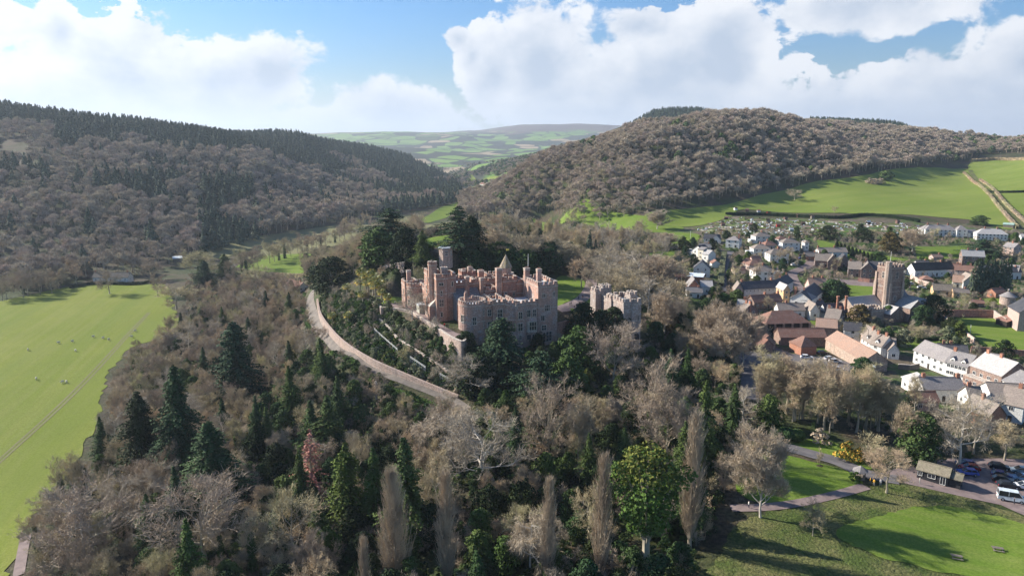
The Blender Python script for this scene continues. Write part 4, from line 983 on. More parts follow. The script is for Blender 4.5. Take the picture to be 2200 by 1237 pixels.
# front range, left to right
rt = block('round_tower', ngon(0, 0, 5.0, 28), 27, 44.6, M_CST2, par=.7, w=1.3, gap=.8)
for a, z, h in ((-150, 38.3, 2.6), (-97, 37.6, 2.7), (-45, 40.3, 2.3), (-45, 35.8, 2.5)):
    q = R(a); put_window(rt, (5.0 * math.cos(q), 5.0 * math.sin(q), z - LZ), (-math.sin(q), math.cos(q)), 1.35, h, 2, 1)
bs = MB(); bs.box((-2.4, -.5, 47 - LZ), (1.1, .9, 3.4), M_CST2); bs.box((-1.2, -.5, 46 - LZ), (1.3, .8, 1.4), M_CST2); bs.box((.1, -.5, 46.4 - LZ), (.9, .8, 2.4), M_CST2); bs.tube((-2.4, -.5, 48.7 - LZ), (-2.4, -.5, 49.3 - LZ), .5, .35, M_CST2, 8, True); bs.build('stair_head', rt)
w1 = block('curtain_wall', [(3.6, -3.4), (7.2, -3.6), (7.2, 9), (2, 9), (2, 4.4)], 28, 44.0, M_CST, gap=.7, only=(0,))
wf(w1, 5.6, -3.53, 40.0, 1.3, 2.4, 2, 1); wf(w1, 5.6, -3.53, 35.2, 1.3, 2.6, 2, 1)
w2 = block('front_block', [(6.6, -4.4), (11.6, -4.6), (11.6, 7), (6.6, 7)], 28, 44.6, M_CST, only=(0, 1, 3))
wf(w2, 9.3, -4.52, 39.6, 1.7, 2.7, 2, 1); wf(w2, 9.3, -4.52, 34.8, 1.5, 2.4, 2, 1)
w3 = block('front_wall', [(10.9, -4.2), (14.9, -7.2), (15.5, 7), (10.9, 7)], 28, 44.2, M_CST2, only=(0,))
w4 = block('front_tower', [(14.5, -7.5), (18.2, -7.5), (18.2, 6), (14.5, 6)], 28, 44.2, M_CST2, only=(0, 3))
for z, h, w in ((39.0, 2.5, 1.5), (34.4, 2.8, 1.7), (31.2, 1.6, 1.0)): wf(w4, 16.2, -7.5, z, w, h, 2, 1)
w5 = block('bay_block', [(17.9, -6.9), (23.6, -6.9), (23.6, 6), (17.9, 6)], 28, 44.4, M_CST2, only=(0,))
for u in (19.7, 21.9): wf(w5, u, -6.9, 39.3, 1.3, 2.6, 2, 1)
orl = MB(); orl.prism([(18.8, -6.9), (19.3, -7.9), (22.6, -7.9), (23.1, -6.9)], 33.6 - LZ, 38.0 - LZ, M_TRIM); orl.add([(18.8, -6.9, 38 - LZ), (19.3, -7.95, 38 - LZ), (22.6, -7.95, 38 - LZ), (23.1, -6.9, 38 - LZ), (20, -6.9, 38.9 - LZ), (22, -6.9, 38.9 - LZ)], [(0, 1, 4), (1, 2, 5, 4), (2, 3, 5)], M_CST2)
oo = orl.build('oriel_bay', w5); put_window(oo, (20.95, -7.9, 34.4 - LZ), (1, 0), 2.5, 3.0, 3, 1)
for u in (19.8, 21.9): wf(w5, u, -6.9, 30.6, 1.5, 2.0, 2, 0)
rb = block('right_tower', rect(23.2, 31.0, -7.3, 8.5), 27, 50.4, M_CST2, h=1.0, w=1.2, gap=.7)
for (u, z, w, h, n, t_) in ((25.4, 46.2, 1.3, 1.5, 2, 0), (29.5, 46.4, .7, 1.7, 1, 0), (26.9, 41.0, 1.9, 2.2, 3, 0), (25.1, 37.4, 1.4, 2.1, 2, 0), (25.6, 33.8, 1.7, 2.0, 2, 1), (25.8, 29.2, 1.1, 3.6, 1, 2), (27.0, 29.4, 1.1, 3.6, 1, 2), (28.2, 29.6, 1.1, 3.4, 1, 2)): wf(rb, u, -7.3, z, w, h, n, t_)
chimney(rb, 26.6, .5, 50.0, 55.6, 1.7, 1.5, M_CST2); chimney(rb, 23.9, 6.3, 44, 55.2, 1.9, 1.8, M_CST, 4)
fp = MB(); fp.tube((25.0, 7.6, 50 - LZ), (25.0, 7.6, 60.5 - LZ), .13, .07, M_WHITE, 6, True); fp.build('flagpole', rb)
# inner ranges
i1 = block('inner_wing', rect(2.2, 14.0, 6.8, 9.2), 38, 43.6, M_BRK)
lead = MB(); lead.prism(rect(3, 18, 3, 9.5), 42 - LZ, 43.9 - LZ, M_LEAD); lead.build('lead_flat', castle)
i2 = block('stair_block', rect(15.2, 21.0, 9, 15), 38, 50.2, M_BRK); wf(i2, 16.4, 9, 44.2, .9, 1.7, 1, 0); wf(i2, 19.7, 9, 44.0, .8, 1.5, 1, 0)
chimney(castle, 13.6, 9.4, 42, 55.2, 2.1, 1.9, M_CST, 3); chimney(castle, 10.4, 22, 46, 52.6, 2.1, 2.0, M_BRK, 4)
ot = MB(); oc = (19.4, 17.5); ot.prism(ngon(*oc, 2.2, 8, R(22.5)), 44 - LZ, 54.2 - LZ, M_CST2); octo = ot.build('stair_turret', castle)
rf = MB(); rr = ngon(*oc, 2.65, 8, R(22.5)); rf.add([(p[0], p[1], 54.1 - LZ) for p in rr] + [(oc[0], oc[1], 59.4 - LZ)], [(i, (i + 1) % 8, 8) for i in range(8)] + [tuple(range(7, -1, -1))], M_SPIRE); rf.tube((oc[0], oc[1], 59.2 - LZ), (oc[0], oc[1], 61.4 - LZ), .09, .05, M_IRON, 5); rf.build('pointed_roof', octo)
fl = MB(); fl.box((oc[0] + .75, oc[1], 61.1 - LZ), (1.3, .05, .7), mat('yellow_flag', col=(.8, .6, .12))); fl.build('flag', octo)
i3 = block('east_range', rect(20.6, 23.4, 8.5, 20), 38, 49.0, M_BRK); i4 = block('north_range', rect(6, 15.4, 17.5, 22), 38, 48.6, M_CST)
i6 = block('courtyard_range', rect(8.5, 13.0, 10.6, 17.5), 38, 46.6, M_BRK, par=.5); wf(i6, 10.7, 10.6, 43.6, .8, 1.5, 1, 0); wf(i6, 12.0, 10.6, 43.6, .8, 1.5, 1, 0)
i5 = block('rear_tower', rect(4.5, 10.5, 28.5, 34), 36, 49.8, M_BRK, h=1.1); chimney(i5, 6.0, 31, 49.8, 51.8, 1.6, 1.4, M_BRK); chimney(i5, 9.0, 32.5, 49.8, 52.4, 1.6, 1.4, M_CST2)
i7 = block('library_range', rect(-2.4, 6.4, 17.5, 28.5), 36, 48.4, M_BRK)
for u in (-1, 1.6, 4.6): wf(i7, u, 17.5, 44.8, 1.2, 1.6, 2, 0)
sl = MB(); sl.add([(-3.2, 8.5, 43.6 - LZ), (7.2, 8.5, 43.6 - LZ), (7.2, 17.6, 47.0 - LZ), (-3.2, 17.6, 47.0 - LZ), (-3.2, 8.5, 36 - LZ), (7.2, 8.5, 36 - LZ), (7.2, 17.6, 36 - LZ), (-3.2, 17.6, 36 - LZ)], [(0, 1, 2, 3), (1, 5, 6, 2), (0, 3, 7, 4)], M_SLATE); sl.add([(-3.2, 8.5, 43.6 - LZ), (7.2, 8.5, 43.6 - LZ), (7.2, 8.5, 35 - LZ), (-3.2, 8.5, 35 - LZ)], [(0, 3, 2, 1)], M_CST)
so = sl.build('hall_roof', castle); wf(so, -1.6, 8.5, 40, 1.2, 1.9, 2, 1); wf(so, 1.0, 8.5, 40, 1.2, 1.9, 2, 1); wf(so, -1.2, 8.5, 36.4, 1.1, 1.8, 2, 1)
chimney(castle, 1.8, 12.2, 42, 52.2, 1.5, 1.5, M_BRK, 2); chimney(castle, 7.6, 12.0, 42, 51.4, 1.3, 1.3, M_CST, 2)
i8 = block('north_wing', rect(13, 24, 20.5, 27), 36, 49.5, M_CST)
# great tower on the left: front part, square shaft, stair turret
mt = block('main_tower', [(-9.9, 13.4), (-5.8, 13.4), (-5.2, 14.1), (-2.0, 14.6), (-2.0, 22), (-9.9, 22)], 34.5, 51.9, M_CST, h=1.0, w=1.1)
for z, w, h, n in ((49.0, 1.7, 1.3, 2), (45.2, .9, 2.0, 1), (41.0, 1.6, 2.7, 2), (37.0, .9, 1.9, 1)): wf(mt, -8.0, 13.4, z, w, h, n, 0 if h < 2.5 else 1)
wf(mt, -3.4, 14.35, 48.4, .8, 1.9, 1, 0)
for z, h in ((44.4, 2.6), (39.2, 2.4), (36.0, 2.2)): wf(mt, -9.9, 15.0, z, 1.1, h, 2, 0, 'l')
chimney(mt, -5.6, 17.8, 51, 55.4, 2.3, 1.8, M_CST2, 2)
st_ = block('stair_turret', ngon(-10.0, 18.6, 1.75, 8, R(22.5)), 34.5, 56.6, M_CST, par=.4, h=.9, w=.7, gap=.5); wf(st_, -11.62, 18.6, 50.0, .6, 1.6, 1, 0, 'l'); wf(st_, -11.62, 18.6, 44.0, .6, 1.6, 1, 0, 'l')
s2 = block('square_tower', rect(-11.6, -7.0, 20.6, 26.0), 34.5, 52.6, M_CST, w=.9, gap=.6)
for z, w, h in ((49.4, .8, 1.5), (45.0, 1.3, 2.8), (40.2, 1.3, 3.0), (36.0, 1.1, 3.6)):
    wf(s2, -11.6, 22.4 if h > 1.6 else 23.2, z, w, h, 2 if w > 1 else 1, 1, 'l'); 
wf(s2, -11.6, 24.4, 36.0, 1.1, 3.6, 2, 1, 'l')
pc = MB(); pc.prism(rect(-12.2, -9.8, 15.4, 18.4), 34.8 - LZ, 41 - LZ, M_CST); pc.add([(-12.3, 15.3, 41 - LZ), (-12.3, 18.5, 41 - LZ), (-9.9, 18.5, 43.4 - LZ), (-9.9, 15.3, 43.4 - LZ), (-12.3, 15.3, 40.9 - LZ), (-9.9, 15.3, 40.9 - LZ)], [(0, 1, 2, 3), (0, 3, 5, 4)], M_TRIM); pc.box((-12.22, 16.9, 36.5 - LZ), (.08, 1.3, 2.6), M_IRON); pc.build('porch', castle)
cons = MB(); cons.prism(rect(-13.4, -10.6, 28, 33.5), 35.5 - LZ, 38.6 - LZ, mat('conservatory_glass', col=(.45, .44, .36), rough=.3)); cons.prism(rect(-13.6, -10.4, 27.8, 33.7), 38.6 - LZ, 39.2 - LZ, M_LEAD); cons.build('conservatory', castle)
lw = block('west_wing', rect(-10.6, -2, 26, 40), 34.5, 44.8, M_CST)
lt = block('west_round_tower', ngon(-11.0, 41.0, 4.9, 24), 34.5, 44.6, M_CST, w=1.3, gap=.8); chimney(lt, -14.2, 43.2, 44, 50.6, 1.7, 1.4, M_CST2, 2)
lt2 = block('west_block', rect(-16.4, -11.0, 40.8, 48), 34.5, 45.0, M_CST, courses=False)
for z, h in ((41.2, 2.2), (37.0, 2.2)):
    q = R(208); put_window(lt, (-11 + 4.9 * math.cos(q), 41 + 4.9 * math.sin(q), z - LZ), (-math.sin(q), math.cos(q)), 1.4, h, 2, 1)
wf(lt2, -16.4, 43.8, 40.8, 1.2, 2.2, 2, 1, 'l'); wf(lt2, -16.4, 46, 38.0, 1.2, 2.2, 2, 1, 'l')

# gatehouse
GO = Vector((40.6, 252.0, 0)); gate = tag(empty('gatehouse', (GO.x, GO.y, 31), TH), 'pale battlemented stone gatehouse standing apart to the right of the castle', 'gatehouse'); GL = 31
def gb(*a, **k): return block(*a, parent=gate, lz=GL, roof=M_LEAD, **k)
g1 = gb('main_block', [(0, 0), (3.0, 0), (3.3, -.7), (6.9, -.7), (6.9, 13), (0, 13)], 26, 44.6, M_GST, w=1.2, gap=.8, h=1.1)
for (u, z, w, h) in ((6.0, 38.2, .5, 2.0), (4.6, 34.0, .5, 1.4)): wf(g1, u, -.7, z, w, h, 1, 0, lz=GL)
ga = MB(); ga.box((5.3, -.74, 30.2 - GL), (2.3, .3, 4.6), M_IRON); ga.tube((5.3, -.9, 32.4 - GL), (5.3, -.55, 32.4 - GL), 1.15, 1.15, M_IRON, 14, True); ga.build('archway', gate)
g2 = gb('corner_turret', rect(4.4, 7.3, 3.0, 6.4), 40, 46.4, M_GST, courses=False, h=1.1)
g3 = gb('stair_turret', rect(-.6, 2.6, 8.5, 13.0), 30, 44.2, M_GST, h=1.1); g4 = gb('left_tower', rect(-2.3, 1.2, 18.0, 22.6), 28, 45.4, M_GST, h=1.1)
g5 = gb('rear_tower', rect(2.2, 6.0, 21.0, 25), 28, 45.8, M_GST, h=1.1, w=.8, gap=.6); g6 = gb('linking_range', rect(.2, 6.5, 12.8, 18.2), 28, 43, M_GST)

# walls of the terraces; each one its own run of masonry
def wallrun(name, pts, th, h, m, label, cat='wall', up=0.9, base=None, coping=True, n=6, group=None, parent=None, world=False, smooth=True):
    """pts: (px, py, z of the top) or world (x, y, z)"""
    P = [Vector(p) if world else atz(*p) for p in pts]
    if smooth: P = catmull(P, n)
    b = MB(); V = []; k = len(P)
    for i, p in enumerate(P):
        d = (P[min(i + 1, k - 1)] - P[max(i - 1, 0)]); d.z = 0; d.normalize(); s = Vector((-d.y, d.x, 0)) * th / 2
        zb = p.z - h
        V += [p - s, p + s, Vector((p.x - s.x, p.y - s.y, zb)), Vector((p.x + s.x, p.y + s.y, zb))]
    F = []
    for i in range(k - 1):
        a = i * 4; c = a + 4; F += [(a, a + 1, c + 1, c), (a, c, c + 2, a + 2), (a + 1, a + 3, c + 3, c + 1)]
    F += [(0, 2, 3, 1), ((k - 1) * 4, (k - 1) * 4 + 1, (k - 1) * 4 + 3, (k - 1) * 4 + 2)]
    b.add(V, F, m); o = b.build(name, parent)
    if coping:
        c = MB()
        for i in range(k - 1):
            q = (P[i] + P[i + 1]) / 2; d = P[i + 1] - P[i]; L = d.length
            if L > .05: c.box((q.x, q.y, q.z + .06), (L + .05, th + .16, .14), M_TRIM if m is not M_BRK else M_BRK, math.atan2(d.y, d.x))
        c.build('coping', o)
    if label: tag(o, label, cat, group)
    return o
wallrun('retaining_wall', [(845, 661, 36.2), (880, 668, 36.2), (905, 682, 36.2), (940, 704, 36.2), (968, 722, 36.2), (990, 732, 36.1), (997, 731, 36.0), (1004, 722, 36.0)], .8, 7.5, M_PWALL, 'sunlit pink stone retaining wall below the castle terrace')
wallrun('retaining_wall', [(790, 642, 35.6), (815, 655, 35.6), (819, 661, 35.6), (834, 658, 35.6)], .6, 5, M_PWALL, 'low stone wall round the lawn with the palms')
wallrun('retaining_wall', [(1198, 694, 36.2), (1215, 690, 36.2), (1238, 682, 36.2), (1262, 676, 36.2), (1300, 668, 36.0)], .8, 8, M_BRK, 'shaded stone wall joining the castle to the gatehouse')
def based(pts): return [(p.x, p.y, p.z + h) for p, h in ((hit(a, b), h) for a, b, h in pts)]
wallrun('retaining_wall', based([(682, 652, 2.6), (689, 686, 3.2), (709, 718, 3.4), (741, 750, 3.1), (797, 784, 2.6), (867, 812, 2.0), (937, 839, 1.6), (985, 856, 1.2)]), .8, 6.0, M_PWALL, 'long curved pink wall beside the castle drive', world=True, coping=False)
wallrun('garden_wall', based([(812, 690, 1.8), (835, 712, 2.0), (856, 737, 2.0), (895, 763, 2.0), (939, 790, 1.8), (972, 812, 1.5)]), .5, 3.4, M_PWALL, 'low pink wall along the middle terrace of the castle garden', world=True)
wallrun('garden_wall', [(820, 573, 43), (840, 568, 45.5), (868, 563, 48)], .7, 5, M_PWALL, 'short sloping pink wall above the palm trees')
for pp, lb in (([(804, 705, 31.0), (825, 724, 30.4), (854, 749, 29.8)], 'white railing on the garden terrace, upper length'), ([(881, 765, 29.3), (898, 776, 29.0), (914, 787, 28.6)], 'white railing on the garden terrace, middle length'), ([(945, 801, 28.0), (962, 810, 27.6), (982, 818, 27)], 'white railing on the garden terrace, lowest length')):
    P = catmull([atz(*p) for p in pp], 5); rl = tag(empty('railing', P[0]), lb, 'railing')
    b = MB()
    for i in range(len(P) - 1):
        for dz in (0, -.4): b.tube(P[i] - P[0] + Vector((0, 0, dz)), P[i + 1] - P[0] + Vector((0, 0, dz)), .05, .05, M_WHITE, 4)
    b.build('rail', rl)
    for i in range(0, len(P), 1): q = MB(); q.box(tuple(P[i] - P[0] + Vector((0, 0, -.8))), (.09, .09, 1.9), M_WHITE); q.build('post', rl)
# look-out tower on the tor
hp = atz(958, 561, 50.0); ht = tag(empty('lookout_tower', hp, R(12)), 'small six-sided pink tower among trees on the mound behind the castle', 'tower')
b = MB(); b.prism(ngon(0, 0, 3.1, 6, 0), -3, 6.1, M_PWALL); wl = b.build('wall', ht); b = MB(); b.prism(ngon(0, 0, 3.4, 6, 0), 6.1, 6.5, M_LEAD); b.build('roof', ht)
for q in (-120, -60, 0):
    a = R(q + 0) + R(0); put_window(wl, (2.68 * math.cos(R(q + 30)), 2.68 * math.sin(R(q + 30)), 2.8), (-math.sin(R(q + 30)), math.cos(R(q + 30))), 1.2, 2.2, 2, 1, fm=M_WHITE)
ribbon('terrace_path', [(830, 652), (860, 660), (900, 676), (935, 698), (965, 716), (985, 722)], 4.5, M_PINK, .2, world=False)
sheet('palm_lawn', [(796, 642), (815, 640), (842, 656), (822, 659)], M_LAWN, .15, smooth=False); sheet('terrace_lawn', [(838, 641), (864, 640), (866, 648), (842, 651)], M_LAWN, .15)
# ---------------------------------------------------------------- village
def c_roof(a, b, g, s=1.1):
    def fn(t, P):
        r = rnd(t); n = t.ramp(t.noise(P, .35, 5.0, .65), .3, .7); m = t.ramp(t.noise(P, 2.6, 3.0, .8), .3, .7)
        c = t.mix(n, a, b); c = t.mix(t.math('MULTIPLY', t.ramp(t.noise(P, .8, 5.0, .75), .5, .65), .6), c, g); c = t.mix(m, t.mix(1., c, (.72, .72, .72), 'MULTIPLY'), t.mix(1., c, (1.2, 1.2, 1.2), 'MULTIPLY'))
        return t.mix(r, t.mix(1., c, (.82, .84, .86), 'MULTIPLY'), t.mix(1., c, (1.15, 1.12, 1.1), 'MULTIPLY'))
    return fn
M_TILE = mat('red_clay_tiles', c_roof((0.225, 0.12, 0.09), (0.27, 0.155, 0.12), (0.21, 0.17, 0.145)), bump=(3, .6, .1))
M_PANT = mat('orange_brown_tiles', c_roof((0.34, 0.225, 0.17), (0.31, 0.21, 0.165), (0.26, 0.215, 0.18)), bump=(3, .6, .1))
M_SLT = mat('slate_tiles', c_roof((0.22, 0.205, 0.205), (0.26, 0.24, 0.235), (0.30, 0.28, 0.25)), rough=.7)
M_SLTD = mat('dark_slate_tiles', c_roof((0.065, 0.065, 0.075), (0.09, 0.088, 0.095), (0.13, 0.125, 0.12)), rough=.65)
M_SLTL = mat('pale_slate_tiles', c_roof((0.36, 0.35, 0.345), (0.40, 0.385, 0.375), (0.33, 0.32, 0.30)), rough=.7)
M_CONC = mat('brown_concrete_tiles', c_roof((0.24, 0.20, 0.175), (0.28, 0.235, 0.20), (0.22, 0.20, 0.17)))
M_THAT = mat('thatch', c_roof((0.17, 0.145, 0.12), (0.22, 0.19, 0.155), (0.12, 0.105, 0.09)))
M_THAD = mat('dark_thatch', c_roof((0.07, 0.062, 0.055), (0.095, 0.085, 0.075), (0.05, 0.045, 0.04)))
M_WHT = mat('white_render', c_roof((0.72, 0.70, 0.66), (0.76, 0.745, 0.70), (0.66, 0.63, 0.58)))
M_CRM = mat('cream_render', c_roof((0.66, 0.60, 0.47), (0.70, 0.64, 0.52), (0.6, 0.55, 0.45))); M_PNK = mat('pink_render', c_roof((0.52, 0.38, 0.32), (0.56, 0.42, 0.36), (0.45, 0.36, 0.32)))
M_OCH = mat('ochre_render', c_roof((0.60, 0.40, 0.22), (0.64, 0.45, 0.26), (0.55, 0.4, 0.26))); M_RBR = mat('red_brick', c_roof((0.38, 0.17, 0.11), (0.43, 0.21, 0.14), (0.34, 0.22, 0.17)), bump=(4, .4, .05))
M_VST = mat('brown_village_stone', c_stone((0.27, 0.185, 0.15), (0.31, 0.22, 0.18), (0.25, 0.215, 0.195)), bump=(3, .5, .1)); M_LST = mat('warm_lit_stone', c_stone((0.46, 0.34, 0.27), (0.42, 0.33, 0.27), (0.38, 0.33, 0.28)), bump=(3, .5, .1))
M_TIMB = mat('dark_timber', col=(0.035, 0.028, 0.024)); M_WOOD = mat('weathered_wood', col=(0.20, 0.17, 0.14)); M_DOOR = mat('door_paint', col=(0.06, 0.05, 0.045)); M_REDD = mat('red_door_paint', col=(0.35, 0.03, 0.025)); M_GRN = mat('pale_green_felt', col=(0.30, 0.42, 0.36))
M_METL = mat('pale_blue_metal_sheet', col=(0.62, 0.68, 0.72), rough=.5); M_RUST = mat('rusty_sheet', c_roof((0.20, 0.115, 0.095), (0.24, 0.145, 0.12), (0.15, 0.1, 0.09)))
def crop(x0, y0, k): return lambda x, y: (x0 + x / k, y0 + y / k)
V = crop(1400, 440, 4.419); Q = crop(1800, 440, 4.4175); S = crop(1540, 640, 4.783); H = crop(1850, 640, 3.866); PK = crop(1540, 880, 3.333)
FOOT = []
def build_house(root, x0, x1, y0, y1, hw, roof, rise, wm, rm, zb=-2.5, over=.35):
    """walls and roof of one wing in its own frame; returns wall, roof objects"""
    mx, my = (x0 + x1) / 2, (y0 + y1) / 2; b = MB(); b.prism(rect(x0, x1, y0, y1), zb, hw, wm, top=roof == 'flat', bot=False); r = MB(); o = over; t = .18
    if roof == 'gable':
        b.add([(x0, y0, hw), (x0, y1, hw), (x0, my, hw + rise)], [(0, 2, 1)], wm); b.add([(x1, y0, hw), (x1, y1, hw), (x1, my, hw + rise)], [(0, 1, 2)], wm)
        k = rise / (my - y0); e = hw - k * o
        for s in (-1, 1):
            ye = my + s * ((my - y0) + o); vs = [(x0 - o, ye, e), (x1 + o, ye, e), (x1 + o, my, hw + rise), (x0 - o, my, hw + rise)]; vs += [(a, c, d + t) for a, c, d in vs]
            r.add(vs, [(0, 1, 2, 3), (4, 7, 6, 5), (0, 4, 5, 1), (0, 3, 7, 4), (1, 5, 6, 2), (2, 6, 7, 3)], rm)
        r.box((mx, my, hw + rise + t + .03), (x1 - x0 + 2 * o, .3, .16), rm)
    elif roof == 'gablex':
        b.add([(x0, y0, hw), (x1, y0, hw), (mx, y0, hw + rise)], [(0, 1, 2)], wm); b.add([(x0, y1, hw), (x1, y1, hw), (mx, y1, hw + rise)], [(0, 2, 1)], wm)
        k = rise / (mx - x0); e = hw - k * o
        for s in (-1, 1):
            xe = mx + s * ((mx - x0) + o); vs = [(xe, y0 - o, e), (xe, y1 + o, e), (mx, y1 + o, hw + rise), (mx, y0 - o, hw + rise)]; vs += [(a, c, d + t) for a, c, d in vs]
            r.add(vs, [(0, 1, 2, 3), (4, 7, 6, 5), (0, 4, 5, 1), (0, 3, 7, 4), (1, 5, 6, 2), (2, 6, 7, 3)], rm)
        r.box((mx, my, hw + rise + t + .03), (.3, y1 - y0 + 2 * o, .16), rm)
    elif roof in ('hip', 'pyr'):
        X0, X1, Y0, Y1 = x0 - o, x1 + o, y0 - o, y1 + o; w = min((X1 - X0), (Y1 - Y0)) / 2
        if (X1 - X0) >= (Y1 - Y0): a, c = (X0 + w * .95, my), (X1 - w * .95, my)
        else: a, c = (mx, Y0 + w * .95), (mx, Y1 - w * .95)
        vs = [(X0, Y0, hw), (X1, Y0, hw), (X1, Y1, hw), (X0, Y1, hw), (a[0], a[1], hw + rise), (c[0], c[1], hw + rise)]
        if (X1 - X0) >= (Y1 - Y0): fs = [(0, 1, 5, 4), (1, 2, 5), (2, 3, 4, 5), (3, 0, 4), (0, 3, 2, 1)]
        else: fs = [(0, 1, 4), (1, 2, 5, 4), (2, 3, 5), (3, 0, 4, 5), (0, 3, 2, 1)]
        r.add(vs, fs, rm); r.prism(rect(X0, X1, Y0, Y1), hw - .18, hw - .02, M_WHITE if wm is M_WHT else rm)
    elif roof == 'lean':   # high at the back
        b.add([(x0, y0, hw), (x0, y1, hw), (x0, y1, hw + rise)], [(0, 2, 1)], wm); b.add([(x1, y0, hw), (x1, y1, hw), (x1, y1, hw + rise)], [(0, 1, 2)], wm); b.add([(x0, y1, hw), (x1, y1, hw), (x1, y1, hw + rise), (x0, y1, hw + rise)], [(0, 3, 2, 1)], wm)
        vs = [(x0 - o, y0 - o, hw), (x1 + o, y0 - o, hw), (x1 + o, y1, hw + rise), (x0 - o, y1, hw + rise)]; vs += [(a, c, d + .15) for a, c, d in vs]; r.add(vs, [(0, 1, 2, 3), (4, 7, 6, 5), (0, 4, 5, 1), (0, 3, 7, 4), (1, 5, 6, 2), (2, 6, 7, 3)], rm)
    else: r.prism(rect(x0 - .1, x1 + .1, y0 - .1, y1 + .1), hw, hw + .2, rm)
    wl = b.build('wall', root); ro = r.build('roof', root); return wl, ro
def facade(wl, x0, x1, y, hw, dirn='f', nw=None, rows=None, w=1.05, h=1.15, z0=1.0, fm=None, door=False, ncol=2):
    L = abs(x1 - x0); nw = nw if nw is not None else max(1, int(L / 3.1)); rows = rows or (2 if hw > 4.4 else 1)
    for j in range(rows):
        z = z0 + j * 2.6
        if z + h > hw - .1: z = hw - h - .15
        for i in range(nw):
            q = x0 + (x1 - x0) * (i + .5) / nw
            if door and j == 0 and i == nw // 2:
                d = MB(); d.box((0, -.04, 1.0), (1.0, .1, 2.0), M_DOOR); d.box((0, -.02, 2.05), (1.2, .14, .12), M_WHITE); o = d.build('door', wl); o.location = (q, y, 0) if dirn == 'f' else (y, q, 0); o.rotation_euler = (0, 0, 0 if dirn == 'f' else (-math.pi / 2 if dirn == 'l' else math.pi / 2)); continue
            if dirn == 'f': put_window(wl, (q, y, z), (1, 0), w, h, ncol, 0, fm=fm or M_WHITE)
            elif dirn == 'l': put_window(wl, (y, q, z), (0, -1), w, h, ncol, 0, fm=fm or M_WHITE)
            else: put_window(wl, (y, q, z), (0, 1), w, h, ncol, 0, fm=fm or M_WHITE)
def house(A, B, dep, hw, roof, rise, wm, rm, label, cat='house', name='house', ch=(), nw=None, rows=None, side=True, wings=(), group=None, fm=None, door=True, win=True, chm=None, ww=1.25, wh=1.3, dormers=0):
    a = hit(*A); b = hit(*B); a.z = 0; b.z = 0; L = (b - a).length; rz = math.atan2(b.y - a.y, b.x - a.x)
    nx = Vector((-math.sin(rz), math.cos(rz), 0)); zs = [ground(*(q[:2])) for q in (a, b, a + nx * dep, b + nx * dep)]; z = (min(zs) + max(zs)) / 2 if max(zs) - min(zs) > 1 else max(zs)
    z = min(z, (zs[0] + zs[1]) / 2 + .5)
    root = tag(empty(name, (a.x, a.y, z), rz), label, cat, group); FOOT.append([tuple(a[:2]), tuple(b[:2]), tuple((b + nx * dep)[:2]), tuple((a + nx * dep)[:2])])
    wl, ro = build_house(root, 0, L, 0, dep, hw, roof, rise, wm, rm)
    if win:
        facade(wl, .4, L - .4, -.0, hw, 'f', nw, rows, ww, wh, fm=fm, door=door)
        if side: facade(wl, dep - .8, .8, 0, hw, 'l', max(1, int(dep / 4)), rows, ww, wh, fm=fm); facade(wl, .8, dep - .8, L, hw, 'r', max(1, int(dep / 4)), rows, ww, wh, fm=fm)
    for c in ch:
        u = c * L; v = dep / 2 if roof != 'gablex' else dep * c; u = u if roof != 'gablex' else L / 2
        q = MB(); zt = hw + rise + 1.3; q.box((u, v, (zt + hw) / 2 - .3), (1.0, .75, zt - hw + .6), chm or M_RBR); q.box((u, v, zt + .02), (1.15, .9, .16), chm or M_RBR)
        for s in (-.25, .25): q.tube((u + s, v, zt), (u + s, v, zt + .5), .13, .11, M_TILE, 6, True)
        q.build('chimney', root)
    for i in range(dormers):
        u = L * (i + .5) / dormers; d = MB(); y0 = .6; hz = hw + .1; d.prism(rect(u - .8, u + .8, y0, dep / 2), hz, hz + 1.3, wm, bot=False); d.add([(u - .8, y0, hz + 1.3), (u + .8, y0, hz + 1.3), (u, y0, hz + 2.1)], [(0, 1, 2)], wm)
        d.add([(u - 1, y0 - .2, hz + 1.2), (u, y0 - .2, hz + 2.2), (u, dep / 2, hz + 2.2), (u - 1, dep / 2, hz + 1.2)], [(0, 1, 2, 3)], rm); d.add([(u + 1, y0 - .2, hz + 1.2), (u, y0 - .2, hz + 2.2), (u, dep / 2, hz + 2.2), (u + 1, dep / 2, hz + 1.2)], [(0, 3, 2, 1)], rm)
        do = d.build('dormer', root); put_window(do, (u, y0, hz + .2), (1, 0), .9, .95, 2, 0, fm=M_WHITE)
    for (x0, x1, y0, y1, h2, r2, ri2, wm2, rm2) in wings:
        w2, _ = build_house(root, x0, x1, y0, y1, h2, r2, ri2, wm2 or wm, rm2 or rm)
        if win: facade(w2, x0 + .3, x1 - .3, y0, h2, 'f', None, None, ww, wh, fm=fm)
    return root

